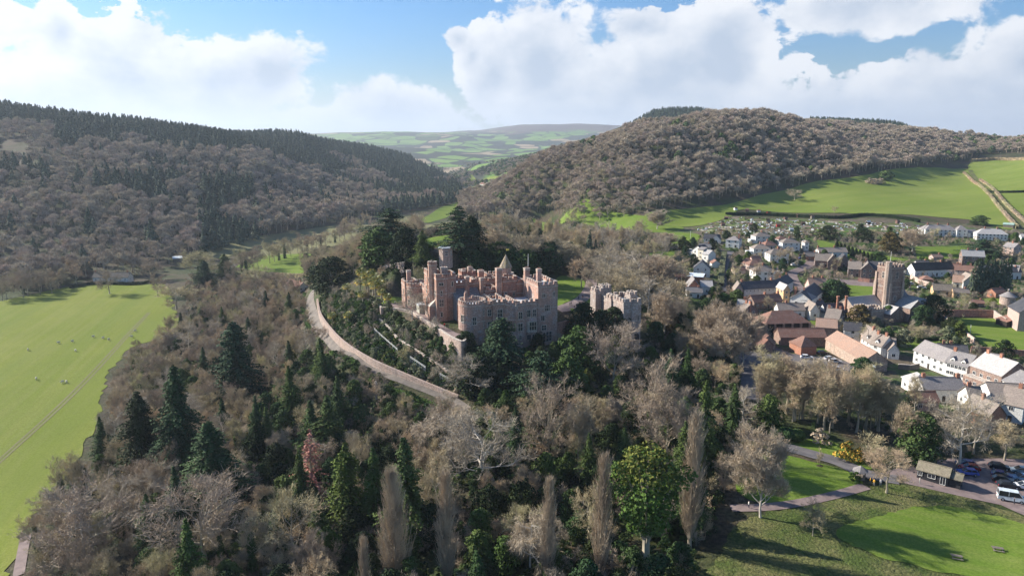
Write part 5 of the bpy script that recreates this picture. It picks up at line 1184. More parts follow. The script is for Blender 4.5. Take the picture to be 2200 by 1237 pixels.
hs = house
hs(V(700, 405), V(828, 418), 9, 5.3, 'hip', 2.6, M_WHT, M_SLT, 'white two storey house with hipped grey roof, left of the middle of the allotments', ch=(.85,))
hs(V(492, 362), V(640, 365), 8, 3, 'gable', 2.8, M_WHT, M_SLTD, 'low white bungalow left of the hip roofed white house below the allotments', wings=((6.5, 12.5, -3, 4, 3, 'gablex', 3, None, None),))
hs(V(985, 368), V(1138, 374), 9, 5.3, 'hip', 2.8, M_WHT, M_CONC, 'white semi-detached house nearest the middle of the allotments', ch=(.5,), wings=((-3.5, 0, 1, 6, 2.8, 'flat', 0, None, M_LEAD),))
hs(V(1205, 375), V(1300, 375), 8, 3.2, 'hip', 2.4, M_WHT, M_TILE, 'small white house with a red tile roof squeezed between two white semi-detached houses')
hs(V(1240, 432), V(1405, 442), 9, 5.3, 'hip', 3.0, M_WHT, M_CONC, 'widest white semi-detached house, on the left of the gravel hill road', ch=(.5,), wings=((17, 20, 2, 8, 5, 'hip', 1.6, None, None), (-3.2, 0, 1, 6, 3, 'flat', 0, None, M_LEAD)))
hs(V(1075, 428), V(1195, 430), 8, 3.2, 'hip', 2.6, M_PNK, M_TILE, 'brown roofed bungalow behind the white semi-detached house', ch=(.4,))
hs(V(965, 490), V(1125, 502), 9, 5.3, 'hip', 2.9, M_WHT, M_CONC, 'white semi-detached house with flat roofed garage on its left, in the middle row', ch=(.5,), wings=((-3.6, 0, 1, 7, 3.2, 'flat', 0, None, M_LEAD),))
hs(V(1122, 545), V(1296, 556), 9, 5.3, 'hip', 3.2, M_WHT, M_CONC, 'white house with a brown hipped roof beside the bend of the hill road', ch=(.55,), wings=((6, 16, 9, 15, 5, 'hip', 2.8, None, M_TILE),))
hs(V(925, 625), V(1050, 634), 8, 3.6, 'hip', 2.8, M_PNK, M_TILE, 'pink bungalow with red tile roofs above the brick semi-detached house', wings=((0, 8, 8, 15, 3.6, 'hip', 2.8, None, None), (8, 14, 12, 18, 4, 'gable', 2.8, None, None)))
hs(V(985, 720), V(1170, 735), 9, 5.4, 'hip', 3.4, M_WHT, M_CONC, 'semi-detached house, white above and brick below, behind the long white terrace', ch=(.5,), ww=1.6)
hs(V(385, 500), V(480, 522), 7, 5.6, 'gablex', 3, M_WHT, M_SLTD, 'cream gabled house at the head of the narrow lane, with a slate roof', name='house', ch=(), wings=((6.3, 11, -2, 5, 6.6, 'gable', 1.2, M_CRM, M_SLT), (11.1, 16.5, -3.2, 4, 4.2, 'gable', 2.4, M_WHT, M_SLTL), (-7.5, -.2, 0, 6, 3.6, 'gable', 1.4, M_WHT, M_SLTL)))
hs(V(572, 598), V(650, 602), 6, 2.6, 'gablex', 1.8, M_WHT, M_TILE, 'white garage with a wide red door beside the hedged lane', cat='garage', name='garage', win=False)
hs(V(395, 680), V(550, 692), 8, 4.8, 'gablex', 4.2, M_WHT, M_SLTD, 'white gabled house with dark slate roof left of the hedged lane', ww=.9)
hs(V(262, 715), V(482, 742), 7, 2.8, 'lean', 1.0, M_RBR, M_METL, 'long low shed with a pale blue metal roof', cat='shed', name='shed', win=False)
hs(V(140, 830), V(250, 735), 4, 2.2, 'gable', 1.0, M_RUST, M_RUST, 'narrow rusty roofed shed beside a small lawn at the wood edge', cat='shed', name='shed', win=False)
hs(V(345, 852), V(455, 862), 12, 4.2, 'gablex', 4, M_RBR, M_SLT, 'red brick gabled hall with slate roof next to dark pines', ww=.8, wings=((7, 13, 2, 10, 4.0, 'gable', 2.6, M_WHT, M_SLTL),))
hs(V(876, 884), V(1205, 888), 8, 5.2, 'gable', 3.2, M_WHT, M_SLTD, 'long white terrace with dark slate roof, its left end chimneyed', ch=(.03, .88), nw=9, rows=2, ww=.8, wh=.95)
hs(V(1208, 888), V(1340, 812), 8, 5.2, 'gable', 3.2, M_WHT, M_SLTD, 'white slate roofed terrace climbing the hill road from the long white terrace', ch=(.5, .95), rows=2, ww=.8, wh=.95)
hs(V(785, 876), V(866, 884), 9, 3.6, 'gablex', 3.4, M_PNK, M_CONC, 'small brown roofed cottage touching the left end of the long white terrace')
hs(V(972, 985), V(1236, 985), 7, 3.6, 'gable', 2.8, M_VST, M_TILE, 'long red tiled cottage row below the long white terrace', ch=(.5, .97), ww=.9)
hs(V(1243, 958), V(1302, 962), 9, 8.2, 'gablex', 2.4, M_OCH, M_SLTL, 'tall orange rendered house beside the white slate roofed hotel', ww=1.1, rows=3)
hs(V(1302, 985), V(1500, 1030), 11, 6.2, 'hip', 3.6, M_WHT, M_SLT, 'big white house with hipped slate roof and a dormer, next to the tall orange house', nw=4, rows=2, ch=(.1,), dormers=1)
hs(V(1503, 1030), V(1622, 925), 10, 6.2, 'gable', 3.6, M_WHT, M_SLTD, 'white house with a near black slate roof turning away from the street', nw=5, rows=2, ch=(.2,))
hs(V(1205, 1062), V(1450, 1082), 7, 3.6, 'gable', 2.8, M_WHT, M_CONC, 'white cottage with brown roof directly behind the open fronted barn', ch=(.35,), wings=((14.5, 19, -2, 7, 4, 'gablex', 3.2, None, None),))
hs(V(1502, 838), V(1660, 850), 9, 3.4, 'gable', 4.6, M_PNK, M_PANT, 'cottage with a wide pinkish brown roof and two stone chimneys beside dark evergreens', ch=(.3, .85))
hs(V(1548, 585), V(1690, 605), 10, 4.2, 'gable', 4.2, M_VST, M_CONC, 'brown stone schoolhouse, the left one of two, with a pointed gable', ch=(.3,), wings=((7.5, 14, -3, 7, 4.2, 'gablex', 4.4, None, None),), name='school')
hs(V(1590, 498), V(1856, 505), 8, 3.6, 'gable', 2.6, M_WHT, M_CONC, 'long low brown roofed school range behind the stone schoolhouse', ch=(.02, .6), name='school')
hs(V(1650, 1105), V(1830, 1110), 7, 4.2, 'gable', 3.6, M_WHT, M_SLTD, 'half timbered lodge with two tall round brick chimneys in the churchyard', wings=((-.2, 4, -1.6, 5, 4, 'gablex', 3.2, M_WHT, None),), ch=())
# tall chimneys of the lodge and its timbers
lodge = bpy.data.objects[[o.name for o in bpy.data.objects if o.get('label', '').startswith('half timbered')][0]]
for u in (6.2, 10.6):
    b = MB(); b.tube((u, 1.2, 4.5), (u, 1.2, 11.5), .62, .55, M_RBR, 10, True); b.tube((u, 1.2, 11.3), (u, 1.2, 12), .75, .75, M_RBR, 10, True); b.box((u, 1.2, 3), (1.7, 1.5, 5), M_VST); b.build('chimney', lodge)
b = MB()
for i in range(12): b.box((.9 + i * 1.02, -.03, 2.6), (.16, .1, 3.1), M_TIMB)
for z in (1.2, 2.7, 4.1): b.box((6.5, -.035, z), (13, .11, .16), M_TIMB)
b.build('timber', lodge)
# stables and barns
def barn(A, B, dep, hw, roof, rise, wm, rm, label, **k): return hs(A, B, dep, hw, roof, rise, wm, rm, label, cat='barn', name='barn', win=False, **k)
ob = barn(S(495, 380), S(945, 382), 12, 5.2, 'hip', 4.6, M_TIMB, M_TILE, 'large open fronted barn with hipped red tile roof and brick piers')
Lb = (hit(*S(945, 382)) - hit(*S(495, 380))).length
for i in range(6): q = MB(); q.box((Lb * (i + .04 + (.0 if i else .0)) / 5.1, -.35, 1.4), (.85, .8, 7.2), M_VST); q.build('pier', ob)
for i in (1, 2, 4): q = MB(); q.box((Lb * (i + .5) / 5, -.12, 1.0), (1.9, .1, 1.5), M_WHITE); q.build('door', ob)
barn(S(650, 488), S(1118, 500), 8, 3.6, 'gable', 2.8, M_VST, M_TILE, 'long red tiled stable range in front of the open fronted barn')
barn(S(1345, 662), S(1640, 735), 8.5, 4.6, 'gable', 3.4, M_PNK, M_PANT, 'pink walled barn with long orange brown roof running down to the yard') if False else None
bb = hit(*S(1112, 528)); cc = hit(*S(1352, 660))
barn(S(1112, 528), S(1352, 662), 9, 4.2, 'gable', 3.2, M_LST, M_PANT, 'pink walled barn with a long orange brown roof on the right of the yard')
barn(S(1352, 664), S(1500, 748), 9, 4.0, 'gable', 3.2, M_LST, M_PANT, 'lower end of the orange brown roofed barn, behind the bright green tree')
barn(S(862, 592), S(1020, 585), 8, 3.6, 'pyr', 3.4, M_RBR, M_TILE, 'small square outbuilding with a pyramid roof in the stable yard')
barn(S(765, 540), S(850, 545), 5, 2.3, 'gable', 1.2, M_VST, M_TILE, 'low open shed beside the pyramid roofed outbuilding')
barn(S(1020, 400), S(1225, 425), 13, 4.6, 'gable', 2.6, M_VST, M_PANT, 'wide orange brown barn roof with a row of white skylights')
hs(S(1100, 320), S(1240, 345), 12, 5.4, 'gable', 3.6, M_VST, M_CONC, 'brown stone house with two chimneys behind the skylight barn', ch=(.1, .9))
hs(S(1300, 440), S(1478, 460), 7, 5.0, 'gable', 2.8, M_WHT, M_SLTD, 'white walled house with black slate roof next to the barns')
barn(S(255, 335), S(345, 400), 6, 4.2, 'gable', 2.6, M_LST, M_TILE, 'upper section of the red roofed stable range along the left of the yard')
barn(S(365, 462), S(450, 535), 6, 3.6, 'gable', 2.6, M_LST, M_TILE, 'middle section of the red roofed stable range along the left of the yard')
barn(S(455, 570), S(575, 560), 6, 3.2, 'gablex', 2.4, M_VST, M_TILE, 'open ended last section of the left stable range, nearest the bare trees')
hs(S(195, 240), S(255, 260), 10, 5.0, 'gable', 3.4, M_VST, M_CONC, 'old house with brick chimneys at the far end of the left stable range', ch=(.3, .9))
hs(S(200, 185), S(330, 200), 8, 4.2, 'gable', 3, M_VST, M_SLTL, 'pale slated house with a tall chimney beside the two white cars', ch=(.5,))
# street cottages on the diagonal
hs(S(1480, 520), S(1560, 575), 8, 4.6, 'gable', 3.6, M_WHT, M_CONC, 'first white cottage of the street row, with pinkish grey roof', ch=(.1,), dormers=1)
hs(S(1562, 577), S(1680, 610), 8, 4.6, 'gable', 3.6, M_WHT, M_CONC, 'second white cottage of the street row, with a gabled dormer', ch=(.1, .8), dormers=1)
hs(S(1690, 605), S(1830, 620), 8, 4.0, 'gable', 3.2, M_WHT, M_CONC, 'end cottage of the street row with a small white gable', wings=((2, 6, -2, 4, 3.6, 'gablex', 2.6, None, None),))
hs(S(1440, 440), S(1530, 500), 7, 4.2, 'gable', 3.0, M_PNK, M_CONC, 'pinkish cottage behind the first white street cottage', ch=(.8,))
hs(H(428, 535), H(690, 640), 9, 5.0, 'gable', 3.6, M_WHT, M_SLT, 'left half of the long white inn, with a plain wall and dark archway', nw=5, rows=2, ch=())
hs(H(692, 641), H(868, 692), 9, 5.4, 'gable', 3.4, M_WHT, M_SLT, 'right half of the long white inn, with two gabled dormers', nw=5, rows=2, dormers=2, ch=(.05,))
hs(H(890, 705), H(1148, 800), 12, 6.6, 'gable', 4.2, M_VST, M_SLTL, 'tall stone hall with big pale roof and brick chimneys next to the white inn', ch=(.08, .5), nw=4, wings=((.5, 17, -3.2, -.02, 3.4, 'flat', 0, None, M_TRIM),))
hs(H(1155, 840), H(1290, 900), 11, 6, 'gable', 3.4, M_WHT, M_SLT, 'white house with grey roof at the right edge below the stone hall', ch=(.7,))
hs(H(1270, 905), H(1420, 960), 12, 5.6, 'gable', 3.8, M_WHT, M_SLTL, 'white house with pale roof cut by the right edge of the picture', ch=(.3,))
hs(H(430, 800), H(590, 810), 8, 3.6, 'pyr', 2.8, M_WHT, M_SLTL, 'small cottage with a pointed pale grey roof in front of the inn')
hs(H(515, 858), H(850, 880), 8, 4.2, 'gable', 2.8, M_WHT, M_SLT, 'long grey roofed house behind the rusty red roof', ch=(.1, .95))
hs(H(432, 935), H(640, 945), 6, 3.0, 'gable', 2.2, M_LST, M_TILE, 'low building with a rusty red roof in the trees beside the street')
hs(H(900, 1010), H(1010, 1020), 10, 5.4, 'gable', 3.6, M_WHT, M_CONC, 'white gabled house in front of the stone hall, behind bare trees', wings=((7, 18, 2, 15, 5.8, 'gable', 3.8, None, M_CONC),), ch=(.2,))
hs(H(1040, 1100), H(1190, 1090), 9, 4.2, 'gablex', 3.6, M_RBR, M_CONC, 'brick gabled cottage nearest the car park trees', ch=(.6,))
hs(H(1130, 1010), H(1330, 1050), 12, 5.4, 'gable', 4, M_WHT, M_CONC, 'broad brown roofed house with moss behind the brick gabled cottage', ch=(.6,))
hs(H(1010, 560), H(1150, 585), 6, 3, 'gable', 1.6, M_VST, M_SLT, 'flat grey roofed store behind the stone hall', win=False)
hs(H(640, 490), H(880, 515), 6, 3, 'gable', 2, M_RBR, M_SLTD, 'dark slate roofed back range behind the white inn', ch=(.2, .45), win=False)
hs(S(1505, 770), S(1610, 775), 5, 2.4, 'lean', .6, M_WOOD, M_METL, 'small pale roofed shed in the bare trees below the barn', win=False, cat='shed', name='shed')
# round the church and up the hill
hs(Q(95, 680), Q(215, 690), 12, 4.6, 'gable', 4.2, M_VST, M_CONC, 'brown stone school with white porch, left wing', name='school', ch=(.15,), wings=((7.2, 14.5, -2.5, 9, 5.2, 'gablex', 4.0, None, None),))
hs(Q(260, 685), Q(408, 690), 10, 5.2, 'gable', 3.8, M_VST, M_SLTD, 'brown stone school, right wing with dark roof, beside the church tower', name='school', ch=(.0,), ww=1.5)
hs(Q(5, 590), Q(105, 600), 9, 4.2, 'gablex', 4.0, M_VST, M_SLTD, 'stone outbuilding of the school with a white edged gable', name='school')
hs(Q(728, 688), Q(1100, 680), 8, 4.2, 'gable', 4, M_WHT, M_THAD, 'long white cottage row with dark thatched roof behind the church', ch=(.75,), wings=((-5, -1, 7, 12, 3.6, 'gable', 2.6, None, None),), ww=.8)
hs(Q(1100, 690), Q(1345, 715), 8, 4.6, 'gable', 2.8, M_PNK, M_TILE, 'pink terrace with a red roof right of the dark thatched cottages', ch=(.2, .6), ww=.8)
hs(Q(1085, 785), Q(1180, 795), 8, 3.2, 'gable', 3.6, M_CRM, M_PANT, 'brown roofed wing beside the white timbered gable')
hs(Q(1185, 800), Q(1320, 806), 10, 4.2, 'gablex', 4.0, M_WHT, M_CONC, 'white gabled house with patterned front near the round dovecote', ww=1.3)
hs(Q(1175, 570), Q(1385, 580), 8, 5.8, 'gable', 3.6, M_VST, M_SLTL, 'dark stone villa with white framed windows and pale roof beside the cedar', ch=(.3, .7), ww=1.4, wh=1.5)
hs(Q(800, 288), Q(1120, 305), 9, 4.6, 'hip', 3.8, M_WHT, M_SLT, 'large white villa with two hipped gables below the hill pasture, the left villa', ch=(.2, .5, .8), wings=((1, 8.5, -3, 5, 5, 'hip', 3.4, None, None), (25, 33, -2.5, 5, 5, 'hip', 3.4, None, None), (34, 40, -1, 5, 3, 'gable', 2.2, None, None)))
hs(Q(1315, 335), Q(1610, 345), 10, 4.6, 'hip', 4, M_WHT, M_SLTL, 'large white villa with long grey roof and verandah, the right villa by the lane', ch=(.3, .7), nw=8, wings=((31, 38, 1, 8, 3.2, 'gable', 1.8, None, None),))
hs(Q(1560, 460), Q(1660, 480), 8, 4.8, 'gable', 2.8, M_PNK, M_SLT, 'small pink and white house partly behind the cedar at the right', ch=(.5,))
hs(Q(1560, 690), Q(1700, 705), 9, 4.2, 'gable', 3.4, M_WHT, M_SLT, 'white house with grey roof at the right edge above the dovecote', ch=(.2,), wings=((12, 20, 6, 14, 4.6, 'gable', 3.4, None, M_SLTD),))
hs(Q(1395, 780), Q(1530, 785), 7, 2.4, 'hip', 1.6, M_WHT, M_SLTL, 'low white roofed building above the walled garden', win=False)
hs(Q(905, 858), Q(1085, 870), 7, 2.8, 'gable', 3.0, M_OCH, M_THAT, 'ochre cottage with brown thatch right of the church tower')
hs(Q(800, 745), Q(905, 752), 6, 2.2, 'hip', 2.0, M_RBR, M_TILE, 'low red roofed outbuilding left of the ochre cottage', win=False)
hs(Q(1565, 215), Q(1665, 225), 6, 2.4, 'gable', 1.2, M_WOOD, M_GRN, 'pale green roofed shed beside the hedged lane on the hill', cat='shed', name='shed', win=False)
hs(Q(1595, 1130), Q(1700, 1200), 16, 8.5, 'gable', 6, M_PNK, M_SLTD, 'great tithe barn with pink end wall and dark roof at the right edge', cat='barn', name='barn', win=False)
cs = hs(Q(1495, 1130), Q(1600, 1165), 6, 2.6, 'lean', 1.8, M_TIMB, M_TILE, 'open red roofed shelter against the tithe barn', cat='shelter', name='shelter', win=False)
hs((200, 606), (276, 608), 7, 3.4, 'gable', 3.0, M_WHT, M_THAT, 'thatched white cottage alone at the foot of the left hill', ch=(.02, .93), ww=.9, rows=1)
hs((613, 632), (640, 634), 8, 4.6, 'gable', 3.2, M_WHT, M_TILE, 'white cottage with red roof left of the castle drive', ch=(.8,))
hs((372, 563), (392, 563), 7, 2.5, 'lean', 1, M_WOOD, M_METL, 'pale roofed farm shed at the foot of the left hill', cat='shed', name='shed', win=False)
hs((1030, 402), (1046, 402), 9, 5, 'gable', 3, M_WHT, M_TILE, 'pink farmhouse alone in the fields far up the valley')
hs((1042, 403), (1058, 403), 9, 4, 'gable', 3, M_PNK, M_CONC, 'farm building right of the pink farmhouse far up the valley', win=False)

for (px, py, w, d, hh, rt_, ri, wm, rm, lb) in ((1468, 604, 9, 6, 3, 'gable', 2, M_RBR, M_TILE, 'small brick cottage at the wood edge left of the narrow lane'), (1492, 640, 8, 6, 3, 'gable', 2.2, M_WHT, M_SLT, 'little white cottage half hidden in the trees below the slate hall'), (1443, 622, 6, 4, 2.3, 'gable', 1.2, M_VST, M_RUST, 'rusty roofed hut at the very left end of the village'),
        (1985, 578, 9, 6, 3, 'gable', 2.2, M_WHT, M_CONC, 'white cottage behind the dark thatched row, left part'), (2050, 585, 8, 6, 3.2, 'gable', 2.2, M_WHT, M_TILE, 'white cottage with red roof between the thatched row and the pink terrace'), (2015, 560, 7, 5, 2.6, 'gable', 1.6, M_PNK, M_PANT, 'small tan roofed hut in the gardens below the meadow'), (2125, 590, 8, 6, 3, 'gable', 2.2, M_WHT, M_SLT, 'white cottage with slate roof right of the pink terrace'),
        (2150, 640, 8, 6, 3, 'gable', 2, M_RBR, M_TILE, 'brick cottage with red roof just above the dovecote'), (1655, 640, 7, 5, 3, 'gable', 2, M_VST, M_TILE, 'tiny tiled cottage left of the tall orange house'), (1755, 668, 8, 5, 3, 'gable', 2, M_WHT, M_SLTD, 'low white cottage behind the half timbered lodge'), (1930, 640, 7, 5, 2.8, 'gable', 1.8, M_PNK, M_TILE, 'pink cottage tucked behind the church tower'),
        (1745, 560, 9, 6, 3, 'gable', 2.4, M_RBR, M_CONC, 'brick bungalow on the right of the hill road'), (1515, 540, 8, 6, 3, 'gable', 2.2, M_WHT, M_SLT, 'white bungalow left of the head of the narrow lane'), (1590, 590, 7, 5, 2.8, 'gable', 2, M_PNK, M_TILE, 'pink cottage among the trees right of the narrow lane'), (2178, 600, 9, 7, 4.6, 'gable', 2.6, M_WHT, M_SLTD, 'white two storey cottage at the right edge above the walled garden'),
        (2100, 660, 6, 4, 2.3, 'gable', 1.4, M_WOOD, M_TILE, 'garden store against the wall left of the dovecote'), (2065, 640, 8, 5, 3, 'gable', 2, M_OCH, M_CONC, 'ochre cottage right of the brown thatched one')):
    a_ = hit(px, py); rz_ = random.uniform(-.35, .35); dx_ = w / 2
    A_ = Vector((a_.x - dx_ * math.cos(rz_), a_.y - dx_ * math.sin(rz_), 0)); t_ = tag(empty('house', (A_.x, A_.y, ground(a_.x, a_.y)), rz_), lb, 'house'); wl_, ro_ = build_house(t_, 0, w, 0, d, hh, rt_, ri, wm, rm); facade(wl_, .4, w - .4, 0, hh, 'f', None, 1, 1.1, 1.1, door=True); facade(wl_, d - .8, .8, 0, hh, 'l', 1, 1, 1., 1.)
    q_ = MB(); q_.box((w * .8, d / 2, hh + ri * .6), (.9, .7, ri + 1.6), M_RBR); q_.build('chimney', t_)
    u_ = Vector((math.cos(rz_), math.sin(rz_), 0)); n_ = Vector((-u_.y, u_.x, 0)); FOOT.append([tuple(A_[:2]), tuple((A_ + u_ * w)[:2]), tuple((A_ + u_ * w + n_ * d)[:2]), tuple((A_ + n_ * d)[:2])])

# church
cb = atz(*Q(462, 1080), 16.0); church = tag(empty('church', (cb.x, cb.y, 16), R(20)), 'reddish stone church with a tall battlemented square tower and pale roofs', 'church'); CZ_ = 16
def cbk(*a, **k): return block(*a, parent=church, lz=CZ_, **k)
ct = cbk('tower', rect(0, 8.2, 0, 8.6), 13, 41.6, M_VST, h=1.1, par=.6)
for uu in (0, 8.2):
    for vv in (0, 8.6): b = MB(); b.box((uu, vv, 8), (1.5, 1.5, 20), M_LST); b.box((uu, vv, 19), (1.1, 1.1, 8), M_LST); b.build('buttress', ct)
cst = MB(); cst.prism(ngon(-.6, 1.2, 1.5, 8), -2, 29, M_LST); cst.build('stair_turret', ct)
for zz in (7.5, 13.5, 19): b = MB(); b.prism(rect(-.15, 8.35, -.15, 8.75), zz, zz + .3, M_LST); b.build('string_course', ct)
put_window(ct, (4.1, 0, 20), (1, 0), 1.9, 3.6, 2, 1, fm=M_TRIM); put_window(ct, (4.1, 0, 9.3), (1, 0), 1.5, 2.2, 2, 0, fm=M_TRIM); put_window(ct, (0, 4.5, 20), (0, -1), 1.7, 3.4, 2, 1, fm=M_TRIM)
b = MB(); b.tube((3.2, 4, 25), (3.2, 4, 33.5), .14, .07, M_WHITE, 6, True); b.build('flagpole', ct)
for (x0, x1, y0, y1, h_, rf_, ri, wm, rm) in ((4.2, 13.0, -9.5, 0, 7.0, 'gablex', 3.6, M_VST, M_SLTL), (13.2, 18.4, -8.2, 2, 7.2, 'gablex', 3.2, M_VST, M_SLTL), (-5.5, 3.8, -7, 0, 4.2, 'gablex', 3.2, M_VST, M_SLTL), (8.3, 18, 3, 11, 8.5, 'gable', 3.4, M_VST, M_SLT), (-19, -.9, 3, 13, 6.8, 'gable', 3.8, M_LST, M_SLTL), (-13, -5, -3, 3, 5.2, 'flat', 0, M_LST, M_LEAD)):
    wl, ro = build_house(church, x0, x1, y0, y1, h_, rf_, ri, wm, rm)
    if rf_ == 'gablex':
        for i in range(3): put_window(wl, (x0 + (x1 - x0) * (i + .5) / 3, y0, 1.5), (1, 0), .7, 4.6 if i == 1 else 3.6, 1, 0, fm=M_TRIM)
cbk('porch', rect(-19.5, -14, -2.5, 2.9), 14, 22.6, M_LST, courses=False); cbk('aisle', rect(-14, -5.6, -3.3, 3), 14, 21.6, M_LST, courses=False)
FOOT.append([tuple(cb[:2]), (cb.x - 18, cb.y - 6), (cb.x - 20, cb.y + 8), (cb.x + 4, cb.y + 18), (cb.x + 20, cb.y + 12), (cb.x + 20, cb.y - 4), (cb.x + 8, cb.y - 10)])
# dovecote
dc = atz(*Q(1603, 965), 15.8); dv = tag(empty('dovecote', (dc.x, dc.y, ground(dc.x, dc.y))), 'round stone dovecote with a conical grey roof beyond the walled garden', 'dovecote')
b = MB(); b.prism(ngon(0, 0, 3.7, 20), -1, 4.4, M_PWALL); b.build('wall', dv); b = MB(); pp = ngon(0, 0, 4.2, 20)
b.add([(p[0], p[1], 4.3) for p in pp] + [(0, 0, 7.2)], [(i, (i + 1) % 20, 20) for i in range(20)] + [tuple(range(19, -1, -1))], M_SLT); b.tube((0, 0, 6.9), (0, 0, 7.9), .55, .5, M_WOOD, 8, True); b.tube((0, 0, 7.8), (0, 0, 8.6), .7, .02, M_SLT, 8); b.build('roof', dv)
def wr(pts, h, m, label, th=.5, n=1, nm='garden_wall', top=None):
    P = [hit(*p) for p in pts]; return wallrun(nm, [(p.x, p.y, p.z + h) for p in P], th, h + 2, m, label, world=True, smooth=False)
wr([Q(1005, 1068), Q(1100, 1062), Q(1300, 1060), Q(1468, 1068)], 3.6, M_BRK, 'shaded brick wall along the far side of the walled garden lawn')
wr([Q(1000, 1110), Q(1080, 1170), Q(1180, 1245), Q(1290, 1330)], 3.0, M_PNK, 'sunlit pink wall along the left side of the walled garden lawn')
wr([Q(1472, 1066), Q(1500, 1090), Q(1590, 1150)], 3.6, M_PNK, 'pink wall between the walled garden and the tithe barn')
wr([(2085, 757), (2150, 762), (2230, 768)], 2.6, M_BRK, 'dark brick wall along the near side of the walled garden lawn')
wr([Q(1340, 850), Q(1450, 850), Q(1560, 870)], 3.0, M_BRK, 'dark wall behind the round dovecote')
wr([Q(690, 700), Q(760, 740), Q(900, 790), Q(1000, 830)], 2.6, M_PNK, 'pinkish wall stepping down behind the church tower')
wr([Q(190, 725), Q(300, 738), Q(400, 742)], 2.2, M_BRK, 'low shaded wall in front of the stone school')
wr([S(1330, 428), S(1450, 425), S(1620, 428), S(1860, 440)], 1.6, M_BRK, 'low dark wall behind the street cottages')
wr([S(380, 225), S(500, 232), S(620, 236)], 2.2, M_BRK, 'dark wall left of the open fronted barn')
wr([H(305, 590), H(400, 600), H(478, 588)], 2.0, M_WOOD, 'grey board fence beside the white inn', nm='fence')
wr([V(700, 470), V(720, 480)], .6, M_PWALL, 'low wall stub at the head of the narrow lane')
# ---------------------------------------------------------------- special plants
def column(seed, H, Wd, cs, n):
    random.seed(seed); K = TB()
    for i in range(n):
        f = random.random() ** .8; a = random.uniform(0, 6.28); r = Wd * .5 * (math.sin(math.pi * min(1, f * .62 + .38)) ** .7 if f > .2 else .9)
        card(K, Vector((math.cos(a) * r, math.sin(a) * r, f * H)), Vector((math.cos(a), math.sin(a), max(0, f - .6) * 2)), cs)
    m = len(K.v); N = 10
    for i in range(5):
        f = i / 4 * .95; r = Wd * .46 * (math.sin(math.pi * min(1, f * .62 + .38)) ** .7 if f > .2 else .9)
        for j in range(N): K.v.append((math.cos(j * 6.283 / N) * r, math.sin(j * 6.283 / N) * r, f * H))
        if i:
            for j in range(N): q = (j + 1) % N; b = m + (i - 1) * N; K.f.append((b + j, b + q, b + N + q, b + N + j)); K.mi.append(0)
    return K
single('clipped', column(200, 5.5, 2.6, .22, 1500), 5.5, 2.6, [M_LEAFD]); NAMES['clipped'] = ('clipped_yew', 'tree')
def ball(seed, n=650, cs=.13):
    random.seed(seed); K = TB()
    for i in range(n):
        d = rv(1).normalized(); d.z = abs(d.z) if d.z < -.3 else d.z; card(K, Vector((d.x, d.y, d.z * .85 + .8)), d, cs)
    N = 10; m = len(K.v)
    for i in range(5):
        q = math.pi * (i + .3) / 5; 
        for j in range(N): K.v.append((math.sin(q) * .93 * math.cos(j * 6.283 / N), math.sin(q) * .93 * math.sin(j * 6.283 / N), .8 + .8 * math.cos(q)))
        if i:
            for j in range(N): w = (j + 1) % N; b = m + (i - 1) * N; K.f.append((b + j, b + N + j, b + N + w, b + w)); K.mi.append(0)
    return K
single('ball', ball(201), 1.7, 2.0, [M_LEAF]); NAMES['ball'] = ('clipped_bush', 'shrub')
def palm(seed):
    random.seed(seed); T = TB(); K = TB(); T.tube(Vector((0, 0, -.5)), Vector((.1, 0, 5.2)), .2, .17, 6)
    for i in range(34):
        a = i * 2.4; el = 1.2 - i / 34 * 2.2; d = Vector((math.cos(a) * math.cos(el), math.sin(a) * math.cos(el), math.sin(el))); p0 = Vector((.1, 0, 5.2)); p1 = p0 + d * 1.1; K.tube(p0, p1, .03, .02, 3)
        s = d.cross(Vector((0, 0, 1))).normalized()
        for k in range(-4, 5):
            q = k * .3; e = (d * math.cos(q) + s * math.sin(q)).normalized() * .85 + Vector((0, 0, -.22 - .1 * abs(k) * .4)); w = s * .07 * math.cos(q) - d * .07 * math.sin(q) + Vector((0, 0, .02))
            k0 = len(K.v); K.v += [tuple(p1 - w), tuple(p1 + w), tuple(p1 + e)]; K.f.append((k0, k0 + 1, k0 + 2)); K.mi.append(1 if i > 24 or random.random() < .2 else 0)
    return T, K
M_PALM = mat('palm_fronds', c_twig([(0.13, 0.17, 0.03), (0.17, 0.20, 0.035)]), rough=.5, spec=.4); M_PALMY = mat('yellowing_fronds', c_twig([(0.48, 0.34, 0.06), (0.40, 0.30, 0.06)]))
for s in range(2): reg('palm', palm(210 + s), 6.2, 3.8, [M_PALM, M_PALMY])
NAMES['palm'] = ('palm_tree', 'palm')
random.seed(11)

